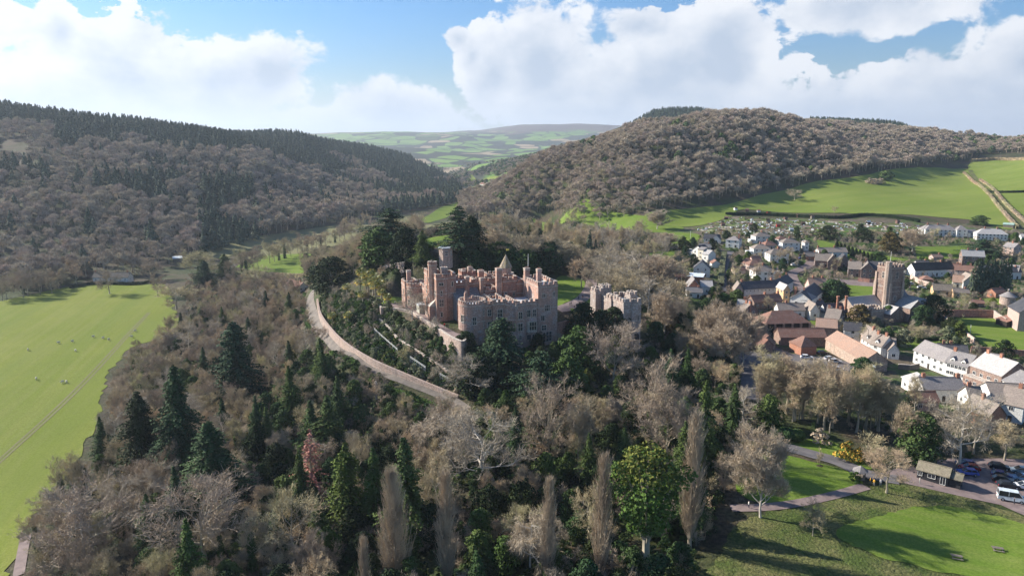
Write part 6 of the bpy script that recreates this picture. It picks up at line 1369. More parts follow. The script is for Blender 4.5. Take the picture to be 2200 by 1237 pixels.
def hedge(pts, h, w, m, label, world=False, cs=.3, dens=9, cap=6000):
    P = [Vector((p[0], p[1], 0)) if world else hit(*p) for p in pts]; P = [Vector((p.x, p.y, 0)) for p in P]; P = catmull(P, 5); K = TB(); o0 = P[0].copy(); o0.z = ground(o0.x, o0.y)
    L = sum((P[i + 1] - P[i]).length for i in range(len(P) - 1)); per = min(dens * (h * 2 + w), cap / max(L, 1))
    for i in range(len(P) - 1):
        a, b = P[i], P[i + 1]; d = b - a; l = d.length
        if l < .01: continue
        s = Vector((-d.y, d.x, 0)) / l; ga = ground(a.x, a.y); gb_ = ground(b.x, b.y); k = len(K.v)
        for (p, g) in ((a, ga), (b, gb_)):
            for (q, z) in ((-w / 2 * .85, -.5), (-w / 2 * .8, h * .88), (w / 2 * .8, h * .88), (w / 2 * .85, -.5)): K.v.append((p.x + s.x * q - o0.x, p.y + s.y * q - o0.y, g + z - o0.z))
        for j in range(3): K.f.append((k + j, k + 4 + j, k + 5 + j, k + j + 1)); K.mi.append(0)
        for _ in range(int(l * per)):
            f = random.random(); q = a.lerp(b, f); g = ga + (gb_ - ga) * f; r = random.random() * (2 * h + w)
            if r < h: of, z, n = -w / 2, r, -s
            elif r < 2 * h: of, z, n = w / 2, r - h, s
            else: of, z, n = (r - 2 * h) - w / 2, h, Vector((0, 0, 1))
            card(K, Vector((q.x + s.x * of - o0.x, q.y + s.y * of - o0.y, g + z * random.uniform(.9, 1.08) - o0.z)) + rv(.12), n, cs)
    o = link('hedge', K.mesh('hedge', [m])); o.location = o0; return tag(o, label, 'hedge')

# ---------------------------------------------------------------- trees one can point at
sig('poplarbroad', 845, 1003, 25, 92, 'broad bare poplar, leftmost and widest of the tall pale ones, pale twigs pointing upward')
sig('poplar', 956, 1012, 25, 50, 'narrow bare poplar just right of the broad pale one')
sig('poplar', 1177, 1022, 23, 42, 'narrow bare poplar with a weeping pale tree leaning against its left side')
sig('poplar', 1296, 972, 27, 50, 'tall narrow bare poplar between the weeping tree and the green pine')
sig('poplar', 1496, 884, 30, 58, 'tallest bare poplar, right of the yellow-topped green pine')
sig('poplar', 775, 1150, 20, 34, 'shortest bare poplar, cut by the bottom of the picture')
sig('pine', 1398, 962, 27, 205, 'bright green pine with a yellow-green top and a long bare trunk')
sig('grey', 1035, 885, 21, 165, 'large grey bare tree with a white trunk in the middle foreground')
sig('beech', 1180, 838, 20, 125, 'pale domed bare tree with several limbs below the castle')
sig('tall', 1245, 860, 18, 80, 'slim bare tree at the right side of the pale domed one')
sig('beech', 1415, 800, 22, 130, 'pinkish bare tree, the larger of a pair right of the domed one'); sig('beech', 1440, 850, 18, 110, 'pinkish bare tree, lower one of a pair above the green pine')
sig('weeping', 950, 862, 16, 125, 'bare tree with drooping pale twigs left of the large grey tree')
sig('weeping', 1140, 1085, 15, 100, 'pale drooping bare tree leaning on a narrow poplar')
sig('grey', 1010, 765, 13, 105, 'bare spreading tree at the lower end of the castle terraces')
sig('beech', 1322, 712, 19, 115, 'pink bare tree with yellow growth in its top below the gatehouse')
x_, y_ = col_top(1322, 712, 19); plant('yellow', x_, y_, 3.4, 4, 'ball of yellow-green mistletoe in the top of the pink bare tree', dz=14.3)
sig('round', 1645, 966, 16, 118, 'round-headed bare tree alone on the edge of the park lawn')
sig('oak', 1915, 962, 11.5, 95, 'bare spreading tree beside the kiosk path')
sig('oak', 1752, 1082, 7.5, 55, 'small bare tree at the end of the long shadows on the rough grass')
sig('grey', 2080, 845, 20, 120, 'big bare tree with crooked limbs in front of the brick gabled cottage')
sig('giant', 290, 838, 27, 85, 'dark conical conifer, leftmost of the three giants beside the pasture', var=0)
sig('giant', 370, 788, 33, 92, 'tallest shaggy giant conifer with a dark bare trunk, middle of the three', var=1)
sig('giant', 448, 905, 24, 115, 'broad olive green conifer, rightmost of the three giants', var=1)
sig('bluepine', 500, 690, 33, 95, 'tall dark fir with a long trunk left of the castle drive')
sig('conifer', 545, 850, 18, 42, 'narrow rusty green conifer behind the broad olive one')
sig('redwood', 660, 922, 20, 82, 'pinkish red leafless conifer among the dark trees')
sig('conifer', 640, 968, 17, 48, 'thin dark conifer in front of the pinkish red one')
sig('firgold', 735, 950, 22, 82, 'yellow-green conical fir right of the pinkish red tree')
sig('conifer', 797, 962, 20, 62, 'dark conical conifer left of the pair behind the broad poplar'); sig('conifer', 868, 940, 24, 95, 'largest dark conical conifer, behind the broad poplar')
sig('conifer', 700, 850, 18, 70, 'dark conifer above the yellow-green fir, left one'); sig('conifer', 668, 862, 16, 60, 'dark conifer above the pinkish red tree')
sig('conifer', 1520, 815, 24, 62, 'green and gold conifer with a thin top behind the tallest poplar')
sig('cedar', 1158, 752, 19, 110, 'layered green cedar below the castle front')
sig('bluepine', 1075, 682, 21, 100, 'blue-green pine covering the foot of the castle front')
sig('yew', 1000, 722, 9, 62, 'dark bush against the foot of the round tower'); sig('evergreen', 984, 738, 6.5, 50, 'green bush at the end of the retaining wall')
sig('yew', 1030, 758, 13, 120, 'dark yew at the end of the sunlit retaining wall')
sig('evergreen', 1245, 700, 18, 95, 'dark green evergreen below the wall joining castle and gatehouse'); sig('evergreen', 1220, 765, 15, 100, 'dark evergreen right of the layered cedar')
sig('yew', 1255, 650, 15, 90, 'nearly black yew left of the gatehouse arch'); sig('yew', 1320, 660, 14, 90, 'nearly black yew standing against the gatehouse'); sig('yew', 1290, 668, 13, 80, 'dark yew between the two in front of the gatehouse')
sig('firgold', 1260, 790, 9, 40, 'small bright green conifer right of the layered cedar')
sig('yew', 708, 552, 17, 105, 'big dark yew dome at the top of the castle drive'); sig('yew', 690, 570, 13, 70, 'lower left shoulder of the big dark yew at the drive')
sig('cedar', 838, 448, 24, 100, 'tall dark cedar on the mound left of the castle'); sig('evergreen', 812, 490, 19, 95, 'grey-green holm oak in front of the tall dark cedar'); sig('yew', 868, 488, 21, 85, 'dark rounded yew right of the tall cedar'); sig('conifer', 908, 505, 17, 45, 'light green conifer right of the dark rounded yew')
sig('cedar', 985, 452, 22, 80, 'dark ragged cedar on the mound behind the lookout tower'); sig('yew', 1015, 470, 17, 60, 'dark tree right of the ragged cedar')
sig('evergreen', 1075, 520, 15, 90, 'dark evergreen behind the castle, left of the pointed roof'); sig('evergreen', 1130, 535, 14, 90, 'dark evergreen behind the castle flagpole'); sig('evergreen', 1010, 535, 12, 70, 'dark evergreen behind the castle rear tower'); sig('evergreen', 1180, 520, 15, 80, 'dark evergreen above the castle lawn'); sig('yew', 1040, 545, 11, 70, 'low dark yew right behind the castle chimneys'); sig('yew', 1100, 555, 11, 70, 'low dark yew behind the pointed roof')
for px, py, w in ((1060, 500, 80), (1110, 505, 80), (1155, 505, 90), (1200, 520, 90), (1235, 530, 90), (1290, 535, 90), (1250, 555, 60)): sig(random.choice(['oak', 'tall', 'oak']), px, py, 14, w, 'bare grey-brown tree on the mound behind the castle', 'bare trees behind the castle')
for px, py, w, h in ((1335, 560, 95, 17), (1375, 545, 95, 18), (1415, 570, 85, 17), (1440, 600, 80, 16), (1345, 590, 70, 15), (1395, 600, 80, 16), (1290, 575, 70, 14), (1430, 650, 70, 14), (1310, 545, 80, 15)): sig(random.choice(['oak', 'round', 'grey']), px, py, h, w, 'pale bare tree in the group behind the gatehouse', 'bare trees behind the gatehouse')
sig('grey', 885, 632, 10.5, 62, 'small bare tree with a pale trunk in front of the great tower', var=0)
sig('tall', 1466, 715, 12, 40, 'slender pale birch right of the gatehouse'); sig('beech', 1506, 765, 11, 42, 'small pinkish birch below the slender one')
for px, py, w, h in ((1530, 685, 90, 17), (1565, 682, 95, 18), (1600, 700, 80, 16), (1555, 720, 90, 15)): sig('round', px, py, h, w, 'olive brown bare tree in the round group left of the stable yard', 'round group of bare trees left of the yard')
sig('rusty', 1440, 655, 12, 45, 'olive brown evergreen between the gatehouse and the round tree group'); sig('yew', 1535, 645, 11, 60, 'dark evergreen above the round group of bare trees')
for px, py, w in ((1555, 630, 50), (1585, 622, 45), (1520, 640, 50), (1490, 650, 55)): sig('evergreen', px, py, 10, w, 'grey-green tree between the wood and the village', 'grey-green trees between wood and village')
for px, py, w, h in ((1665, 760, 95, 18), (1700, 765, 90, 18), (1735, 775, 90, 18), (1768, 782, 90, 18), (1800, 790, 90, 18), (1835, 785, 90, 18), (1870, 800, 95, 17), (1900, 805, 85, 17), (1650, 790, 70, 15), (1715, 800, 70, 15), (1780, 815, 80, 15), (1850, 820, 70, 15), (1925, 830, 70, 14)): sig(random.choice(['tall', 'oak', 'tall']), px, py, h, w, 'tall bare tree in the grove between the park and the stable yard', 'bare grove below the stable yard')
sig('evergreen', 1855, 768, 8, 58, 'bright green round tree in front of the orange brown roofed barn')
sig('grey', 1600, 838, 11, 85, 'pale silvery bare tree where the park drive enters the wood'); sig('evergreen', 1655, 850, 10, 70, 'dark evergreen behind the clipped domes')
sig('evergreen', 1982, 888, 13.5, 92, 'large dark evergreen left of the parked cars'); sig('tall', 1955, 870, 15, 80, 'bare tree left of the large dark evergreen'); sig('tall', 2170, 905, 11, 70, 'bare tree above the car park at the right edge')
sig('oak', 375, 612, 15, 92, 'lone gnarled bare oak at the corner of the pasture'); sig('yew', 412, 610, 9, 45, 'dark low evergreen beside the lone gnarled oak'); sig('conifer', 430, 660, 10, 30, 'small dark conifer right of the lone oak')
sig('ivied', 430, 540, 20, 75, 'tall ivy-clad bare tree at the valley edge'); sig('bluepine', 437, 560, 19, 40, 'dark narrow conifer beside the ivy-clad tree'); sig('conifer', 480, 545, 19, 42, 'dark conifer right of the ivy-clad tree'); sig('oak', 548, 575, 14, 75, 'bare spreading tree below the bright green field')
sig('beech', 425, 1035, 19, 190, 'wide pinkish brown bare tree in the lower left'); sig('beech', 165, 1068, 17, 190, 'wide purple brown bare tree nearest the pasture corner'); sig('oak', 620, 1068, 16, 140, 'flat-topped layered bare tree in the lower left centre'); sig('round', 672, 1180, 9, 75, 'small straw-coloured bush-like tree at the bottom edge')
sig('rusty', 285, 985, 9, 75, 'golden green yew beside the leftmost giant conifer'); sig('grey', 330, 1000, 11, 85, 'bare tree with upright limbs below the middle giant conifer')
sig('evergreen', 1790, 601, 13, 62, 'nearly black round evergreen in the churchyard'); sig('yew', 1812, 612, 10, 45, 'dark evergreen right of the round one in the churchyard')
sig('rusty', 1847, 655, 10, 55, 'rusty brown rounded tree in front of the church porch'); sig('yew', 2010, 633, 13, 75, 'dark yew right of the church'); sig('evergreen', 1985, 655, 10, 50, 'evergreen touching the church gables')
for px, py, w in ((1830, 690, 50), (1868, 700, 50), (1905, 705, 50), (1945, 705, 45), (1975, 700, 40)): sig(random.choice(['evergreen', 'olive', 'ivied']), px, py, 8, w, 'grey-green tree in front of the church', 'trees in front of the church')
sig('yellow', 2065, 690, 8, 40, 'yellow-green tree inside the walled garden'); sig('olive', 2040, 700, 8, 40, 'grey tree left of the yellow-green one by the walled garden')
sig('yew', 1779, 484, 11, 48, 'round dark yew at the edge of the allotments'); sig('yew', 1857, 490, 10, 50, 'second dark tree right of the round yew by the allotments'); sig('rusty', 1915, 498, 15, 48, 'tall brown-green yew beside the clipped row'); sig('round', 1963, 503, 13, 52, 'round beige bare tree right of the tall brown-green yew')
sig('evergreen', 1888, 540, 7, 38, 'round bush at the end of the clipped row'); sig('cedar', 2115, 513, 13, 72, 'flat-topped cedar in front of the large white villa'); sig('evergreen', 2107, 463, 9, 40, 'dark clump behind the large white villas')
sig('round', 1413, 461, 13, 50, 'round pinkish bare tree in the field left of the allotments'); sig('round', 1432, 508, 9, 60, 'beige bare thicket below the round pinkish tree')
for i, (px, py, w) in enumerate(((1594, 393, 16), (1622, 400, 26), (1709, 407, 34))): sig('oak', px, py, 13, w, ['small bare tree at the wood edge on the hill pasture', 'second bare tree in from the wood edge on the hill pasture', 'lone round bare tree in the middle of the hill pasture'][i])
sig('oak', 1794, 443, 7, 14, 'tiny bare tree low on the hill pasture'); sig('farleafy', 1905, 366, 13, 30, 'dark pine in the clump on the hill pasture')
for px in (1870, 1882, 1892): sig('shrubbrown', px, 383, 7, 26, 'bramble thicket beside the dark pine on the hill pasture', 'thicket on the hill pasture')
sig('oak', 1650, 226, 15, 20, 'lone round tree on the hilltop skyline'); sig('oak', 1605, 232, 11, 24, 'low round tree left of the lone skyline tree'); sig('oak', 1690, 234, 12, 28, 'low round tree right of the lone skyline tree'); sig('farcon', 1270, 277, 18, 22, 'dark pine on the shoulder of the right hill'); sig('farcon', 1287, 276, 14, 16, 'second dark pine on the shoulder of the right hill')
for px, py in ((1830, 258), (1838, 262), (1825, 262)): sig('farcon', px, py, 18, 15, 'dark pine clump on the right ridge', 'pine clump on the right ridge')
for i in range(14): sig('farcon', 2135 + i * 6 + random.uniform(-2, 2), 268 + random.uniform(-4, 6), 20, 20, 'dark conifer on the skyline at the far right', 'conifers at the far right skyline')
for i in range(11):
    a = hit(1797 + i * 8.2, 537 + i * 3.1); plant('clipped', a.x, a.y, 6.6, 3.2, 'tall clipped dark yew in a straight row above the school', 'clipped row above the school', tilt=0)
for px, py, w in ((1668, 920, 34), (1690, 918, 44), (1713, 922, 34), (1632, 914, 26)): sig('ball', px, py, 3.6, w, 'clipped green dome beside the park drive', 'clipped domes beside the park drive')
sig('shrubbrown', 1764, 920, 4.2, 48, 'beige brown rounded bush beside the park drive'); sig('blossom', 1822, 948, 5, 52, 'rhododendron covered in yellow and orange blossom'); sig('blossom', 1848, 962, 4, 36, 'lower half of the yellow and orange rhododendron')
sig('smallbare', 1882, 944, 6, 70, 'silvery bare bush behind the yellow rhododendron'); sig('shrubbright', 1838, 1012, 2.6, 30, 'ivy bush beside the small timber shelter')
# palms and garden
for i, (px, py) in enumerate([(778, 577), (786, 585), (796, 580), (804, 588), (772, 597), (790, 600), (800, 598), (812, 595), (818, 604), (806, 606), (779, 626), (745, 610), (821, 622), (832, 632), (714, 672), (748, 670)]):
    sig('palm', px, py, 8.0 if i < 10 else 5.8, 32 if i < 10 else 26, ['yellow-green palm in the group beside the castle terrace', 'short palm standing by itself among the garden shrubs'][i >= 10], ['palms beside the terrace', 'single palms in the garden'][i >= 10])
GARD = [(690, 640), (790, 640), (815, 665), (905, 700), (990, 750), (1005, 800), (1000, 850), (880, 805), (760, 752), (705, 700)]
KEEP = ROADP + FOOT
G = 'shrubs on the castle terraces'
scatter(GARD, 2.5, [('shrub', 3), ('shrubolive', 6), ('shrubbright', 4), ('shruby', 1.2), ('shrubdark', .6), ('smallbare', 1.0)], G, 'rounded shrub on the castle garden terraces', hr=(.5, 1.15), cap=420)
for px, py in ((822, 700), (830, 706), (842, 714), (850, 722), (866, 742), (872, 746), (885, 757), (895, 765), (905, 770), (915, 778), (930, 740), (940, 735), (925, 728), (946, 742), (958, 750), (950, 732)):
    a = hit(px, py); plant('ball', a.x, a.y, 1.9, 2.3, 'dark clipped ball bush on the middle terrace', 'clipped balls on the middle terrace')
for px, py, h, k in ((815, 665, 5, 'olive'), (835, 672, 5, 'olive'), (850, 685, 4, 'olive'), (860, 700, 4, 'evergreen'), (800, 690, 5, 'evergreen'), (975, 765, 5, 'olive'), (735, 690, 4, 'evergreen'), (720, 640, 6, 'grey'), (702, 650, 4, 'evergreen')):
    a = hit(px, py); plant(k, a.x, a.y, h, None, 'small tree rising above the terrace shrubs', 'small trees on the terraces')

# ---------------------------------------------------------------- filling woods round the castle
R1 = [(20, 1480), (90, 1130), (200, 985), (235, 905), (260, 810), (330, 745), (400, 700), (520, 650), (640, 625), (662, 668), (700, 735), (640, 800), (560, 900), (500, 1000), (420, 1100), (350, 1480)]
R2 = [(700, 745), (860, 838), (1000, 895), (1100, 905), (1250, 895), (1400, 870), (1500, 850), (1585, 940), (1560, 1080), (1520, 1180), (1480, 1480), (350, 1480), (420, 1100), (500, 1000), (560, 900), (640, 800)]
scatter(R1, 8.2, [('oak', 3.2), ('beech', 1.0), ('tall', 1.6), ('ivied', 3.2), ('grey', 1.2), ('weeping', .8), ('evergreen', 1.4), ('conifer', .5)], 'mixed wood beside the pasture', lambda k, x, y: 'dark evergreen in the wood between pasture and castle drive' if k == 'evergreen' else 'bare tree in the wood between pasture and castle drive', hr=(.5, .78), hs=.95, clear=True)
scatter(R2, 8.0, [('evergreen', 5.5), ('yew', 3), ('ivied', 2), ('oak', 1.2), ('conifer', .9), ('weeping', .5)], lambda k: 'mixed wood below the castle', lambda k, x, y: ('dark evergreen' if k in ('evergreen', 'yew') else 'dark conifer' if k == 'conifer' else 'bare tree') + ' in the mixed wood below the castle', hr=(.5, .8), clear=True)
scatter([(1000, 745), (1100, 735), (1200, 725), (1300, 740), (1400, 745), (1460, 780), (1500, 850), (1400, 870), (1250, 895), (1100, 905), (1000, 860)], 6.5, [('yew', 3), ('evergreen', 3), ('shrubdark', 2)], 'evergreens under the castle', lambda k, x, y: 'low dark evergreen on the bank under the castle front', hr=(.35, .6))
scatter([(1400, 745), (1440, 680), (1480, 690), (1560, 760), (1600, 850), (1585, 930), (1500, 850), (1460, 780)], 7.5, [('evergreen', 3), ('yew', 1), ('oak', 1), ('ivied', 1)], 'wood right of the gatehouse', lambda k, x, y: 'tree on the slope right of the gatehouse', hr=(.5, .8))
scatter([(650, 560), (740, 545), (800, 500), (900, 490), (900, 515), (870, 540), (850, 562), (790, 590), (720, 600), (660, 600)], 8, [('oak', 2), ('evergreen', 2), ('yew', 1)], 'trees left of the mound', 'tree on the left flank of the castle mound', hr=(.55, .85))
scatter([(1020, 500), (1200, 495), (1330, 520), (1420, 545), (1470, 600), (1450, 660), (1400, 640), (1300, 590), (1270, 560), (1100, 560), (1020, 540)], 8.5, [('oak', 4), ('tall', 2), ('evergreen', 1), ('grey', 1)], 'wood behind the castle', lambda k, x, y: 'dark evergreen in the wood behind the castle' if k == 'evergreen' else 'bare tree in the wood behind the castle', hr=(.6, .85), cap=110)
scatter([(940, 545), (870, 545), (855, 565), (900, 575), (985, 572), (1100, 575), (1180, 570), (1240, 585), (1250, 560), (1100, 545)], 6, [('yew', 2), ('evergreen', 2), ('shrubdark', 2), ('shrub', 1)], 'bushes on the mound', 'dark bush on the bank of the mound behind the castle', hr=(.35, .55))
scatter([(430, 690), (400, 650), (450, 622), (560, 612), (650, 612), (650, 630), (520, 650)], 9.5, [('oak', 3), ('beech', 1), ('evergreen', 1), ('ivied', 1)], 'trees at the valley edge', lambda k, x, y: 'tree between the valley fields and the castle drive', hr=(.38, .62), clear=True)
scatter([(0, 650), (0, 600), (150, 592), (180, 600), (150, 625), (60, 640)], 11, [('oak', 2), ('ivied', 1), ('beech', 1)], 'trees at the far pasture corner', 'bare tree at the far left corner of the pasture', hr=(.7, .95), cap=26)
for i, (px, py) in enumerate([(500, 604), (530, 592), (555, 577), (580, 566), (600, 560), (625, 552), (640, 545), (660, 540), (680, 534), (700, 530), (720, 522), (740, 515), (755, 510), (775, 505), (800, 498), (825, 492), (520, 585), (760, 495), (785, 488), (740, 500), (545, 583), (590, 563), (612, 556), (650, 543), (670, 537), (690, 532), (730, 519), (750, 512)]):
    a = hit(px, py); plant(['oak', 'ivied', 'beech'][i % 3], a.x, a.y, random.uniform(13, 19), None, 'bare streamside tree in the %s half of the valley line' % ('nearer' if py > 540 else 'farther'), 'line of streamside trees')
for px, py, w in ((230, 585, 50), (280, 545, 45), (320, 560, 45), (335, 590, 30), (130, 545, 60), (90, 560, 60)): sig('beech', px, py, 15, w, 'pale bare tree at the foot of the left hill', 'pale trees at the foot of the left hill')
# park and grove
scatter([(1600, 905), (1640, 860), (1750, 850), (1900, 865), (1980, 900), (1960, 940), (1880, 950), (1790, 935), (1700, 915)], 9, [('tall', 3), ('oak', 1), ('evergreen', .8), ('smallbare', 1)], 'trees along the park edge', lambda k, x, y: 'tree or bush in the grove above the park lawn', hr=(.5, .8), cap=38)
scatter([(1960, 985), (1990, 900), (2100, 950), (2230, 930), (2230, 985), (2050, 985)], 8, [('evergreen', 1), ('tall', 2), ('smallbare', 2), ('shrub', 1)], 'planting above the car park', 'tree or bush in the belt above the car park', hr=(.5, .8), cap=26)
# valley floor right of the castle
scatter([(1150, 500), (1200, 480), (1400, 505), (1450, 530), (1420, 545), (1330, 520), (1200, 500)], 11, [('oak', 2), ('smallbare', 2)], 'trees round the old orchard', 'small bare tree in the old orchard below the right hill', hr=(.45, .8), cap=46)
# gardens of the village
FO2 = [[(sum(p[0] for p in f) / len(f) + (q[0] - sum(p[0] for p in f) / len(f)) * 1.12, sum(p[1] for p in f) / len(f) + (q[1] - sum(p[1] for p in f) / len(f)) * 1.12) for q in f] for f in FOOT]
KEEP = ROADP + FO2
VIL = [(1430, 560), (1440, 505), (1700, 498), (1960, 505), (2230, 500), (2230, 820), (2150, 800), (2060, 760), (1900, 730), (1800, 700), (1600, 680), (1560, 650), (1470, 640)]
KEEP = KEEP + LAWNP
scatter(VIL, 10.0, [('evergreen', 2), ('olive', 2), ('smallbare', 4), ('shrub', 3), ('oak', .7), ('yellow', .8), ('yew', .6)], 'garden trees in the village', lambda k, x, y: 'small garden tree or bush among the village houses', hr=(.4, .75), cap=230)
vp = [tuple(hit(*p))[:2] for p in VIL]; gx, gy = grid_pts(min(p[0] for p in vp), max(p[0] for p in vp), min(p[1] for p in vp), max(p[1] for p in vp), 4.2, lambda a, b: inside(vp, a, b))
ok = np.ones(len(gx), bool)
for k in KEEP: ok &= ~inside(k, gx, gy)
ok &= RNG.random(len(gx)) < .6
C_SHR = proto_coll('shrubs', ['shrub', 'shrubolive', 'shrubbrown', 'shrubdark', 'smallbare', 'shruby'])
woods('garden_shrubs', gx[ok], gy[ok], RNG.uniform(.3, .8, ok.sum()), C_SHR, 'low shrubs and beds filling the village gardens')
KEEP = ROADP + FOOT + LAWNP
for nm, poly, sp, lo, hi, lb in (('undergrowth', R1, 4.6, .5, 1.1, 'brown and green undergrowth beneath the wood by the pasture'), ('bank_undergrowth', R2, 3.8, .5, 1.2, 'dark laurel undergrowth on the slope below the castle'), ('terrace_ground_cover', GARD, 1.8, .35, .8, 'low ground cover on the castle terraces'),
                        ('mound_undergrowth', [(650, 600), (690, 560), (800, 500), (900, 490), (1200, 495), (1330, 520), (1470, 600), (1500, 700), (1600, 850), (1585, 930), (1400, 880), (1000, 880), (990, 745), (1190, 740), (1400, 740), (1300, 600), (1240, 580), (900, 575), (800, 610)], 4.2, .4, .9, 'undergrowth on the mound and banks round the castle'),
                        ('valley_undergrowth', [(400, 700), (400, 600), (560, 580), (660, 600), (640, 640), (520, 660)], 5, .4, .9, 'scrub between the valley fields and the drive'), ('grove_undergrowth', [(1590, 915), (1640, 850), (1750, 840), (1900, 860), (2000, 890), (2230, 920), (2230, 985), (2050, 980), (1960, 975), (1880, 950), (1790, 930), (1700, 915)], 5, .2, .6, 'low scrub under the grove above the park'),
                        ('orchard_scrub', [(1130, 505), (1150, 470), (1200, 478), (1400, 505), (1450, 530), (1420, 560), (1330, 525), (1200, 505)], 6, .4, 1.0, 'scrub below the right hill')):
    pl = [tuple(hit(*p))[:2] for p in poly]; gx, gy = grid_pts(min(p[0] for p in pl), max(p[0] for p in pl), min(p[1] for p in pl), max(p[1] for p in pl), sp, lambda a, b: inside(pl, a, b)); ok = np.ones(len(gx), bool)
    for k in KEEP: ok &= ~inside(k, gx, gy)
    # keep clear of the castle and gatehouse themselves
    for bb_, o_ in ((rect(-17, 31.5, -8, 48), CO), (rect(-3, 7.5, -1.5, 25.5), GO)):
        rw = [tuple((o_ + CU * u + CVv * v))[:2] for u, v in bb_]; ok &= ~inside(rw, gx, gy)
    if nm in ('undergrowth', 'valley_undergrowth', 'orchard_scrub'): cl = proto_coll('under_a', ['smallbare', 'shrub', 'shrubbrown', 'smallbare'])
    elif nm == 'terrace_ground_cover': cl = proto_coll('terrace', ['shrubolive', 'shrubbright', 'shrub', 'shrubolive', 'shrubbrown'])
    else: cl = proto_coll('under_b', ['shrubdark', 'shrub', 'shrub', 'smallbare'])
    woods(nm, gx[ok], gy[ok], RNG.uniform(lo, hi, ok.sum()), cl, lb)
# hedges
hedge([V(690, 470), V(668, 600), V(655, 780)], 2.4, 3.0, M_LEAFO, 'broad clipped hedge along the narrow village lane')
hedge([(1560, 462), (1640, 463), (1740, 468), (1800, 470), (1860, 464), (1930, 470), (1975, 478)], 2.6, 3.5, M_LEAFD, 'dark hedge between allotments and hill pasture', cs=.5)
hedge([(2105, 388), (2150, 428), (2190, 468), (2230, 500)], 2.6, 2.6, M_TWIG, 'brown hedge on the right side of the hill lane', cs=.5); hedge([(2070, 372), (2110, 405), (2140, 440), (2185, 492)], 2.6, 2.6, M_TWIG, 'brown hedge on the left side of the hill lane', cs=.5)
hedge([(2085, 348), (2150, 344), (2230, 342)], 4, 4, M_TWIG, 'dark hedge along the top of the upper pasture', cs=.7); hedge([(2120, 414), (2160, 415), (2230, 413)], 2.2, 2.4, M_LEAFD, 'hedge between the two pastures at the right edge', cs=.5)
hedge([S(1330, 440), S(1500, 438), S(1700, 440), (1985, 732), (2040, 730)], 1.6, 1.8, M_LEAFD, 'low dark hedge along the rectory lawn', cs=.25)
hedge([(1462, 545), (1445, 562), (1432, 585)], 2, 2, M_TWIG, 'brown hedge below the small paddock'); hedge([(505, 581), (560, 590), (620, 594), (690, 585)], 2.2, 2.5, M_TWIG, 'thin hedge along the near side of the bright pasture', cs=.4)
hedge([(985, 430), (1055, 429)], 3, 3, M_LEAFD, 'far hedge below the valley head pasture', cs=.8); hedge([(975, 404), (1060, 402)], 3, 4, M_TWIG, 'far hedge above the valley head pasture', cs=.8)
hedge([(150, 620), (200, 611), (290, 612), (330, 606)], 1.8, 2.5, M_LEAFD, 'hedge in front of the thatched cottage', cs=.4)
hedge([(655, 632), (649, 655), (658, 694), (676, 722)], 1.2, 1.6, M_LEAFG, 'bright green hedge on the outer side of the castle drive', cs=.25)
hedge([(712, 757), (795, 815), (868, 846), (945, 876)], .8, 2.0, M_LEAFG, 'low green verge hedge on the downhill side of the castle drive', cs=.25)
plant_later()

def number_off():
    by = {}
    for o in bpy.data.objects:
        if o.parent is None and o.get('category') and o.get('label'): by.setdefault(o['label'], []).append(o)
    W_ = ['leftmost', 'second from left', 'third from left', 'fourth from left', 'fifth from left', 'sixth from left', 'seventh from left', 'eighth from left', 'ninth from left', 'tenth from left', 'eleventh from left', 'twelfth from left', 'thirteenth from left', 'fourteenth from left', 'fifteenth from left', 'sixteenth from left', 'seventeenth from left', 'eighteenth from left', 'nineteenth from left', 'twentieth from left']
    for l, os_ in by.items():
        if not 2 <= len(os_) <= 20: continue
        os_.sort(key=lambda o: proj(tuple(o.location))[0])
        for i, o in enumerate(os_):
            w = W_[i] if len(os_) > 3 else [['left one', 'right one'], ['left one', 'middle one', 'right one']][len(os_) - 2][i]
            if len((l + ', ' + w).split()) <= 16: o['label'] = l + ', ' + w
# ---------------------------------------------------------------- park buildings, vehicles, people, small things
KEEP = []
ka = hit(1969, 1026); kb = hit(2034, 1046); rz = math.atan2(kb.y - ka.y, kb.x - ka.x); Lk = (kb - ka).length
ki = tag(empty('kiosk', ka, rz), 'low black timber kiosk with white windows and mossy roof beside the car park', 'kiosk')
M_BLK = mat('black_weatherboard', col=(0.035, 0.035, 0.04), rough=.7); M_MOSS = mat('mossy_felt_roof', c_roof((0.20, 0.175, 0.13), (0.25, 0.22, 0.165), (0.15, 0.15, 0.09)))
wl, ro = build_house(ki, 0, Lk, 0, 4.2, 2.4, 'gable', 1.3, M_BLK, M_MOSS, zb=-1.2)
for u, w, h, z in ((Lk * .1, 1.0, 1.1, .9), (Lk * .48, 1.7, 1.1, .9), (Lk * .85, 1.2, 2.0, 0.05)): put_window(wl, (u, 0, z), (1, 0), w, h, 2, 0, fm=M_WHITE)
build_house(ki, Lk + .05, Lk + 2.6, .6, 3.6, 2.1, 'gable', .9, M_BLK, M_MOSS, zb=-1.2)
sp_ = hit(1847, 1028); sh = tag(empty('shelter', sp_), 'small open timber shelter with a pointed slate roof where the paths meet', 'shelter')
for i in range(6): a = i * math.pi / 3; q = MB(); q.box((1.25 * math.cos(a), 1.25 * math.sin(a), 1.1), (.16, .16, 2.4), M_WOOD); q.build('post', sh)
b = MB(); pp = ngon(0, 0, 1.95, 6); b.add([(p[0], p[1], 2.2) for p in pp] + [(0, 0, 3.5)], [(i, (i + 1) % 6, 6) for i in range(6)] + [(5, 4, 3, 2, 1, 0)], M_SLT); b.build('roof', sh)
b = MB(); b.prism(ngon(0, 0, 1.2, 6), 0, .9, M_WOOD); b.build('rail_panel', sh)
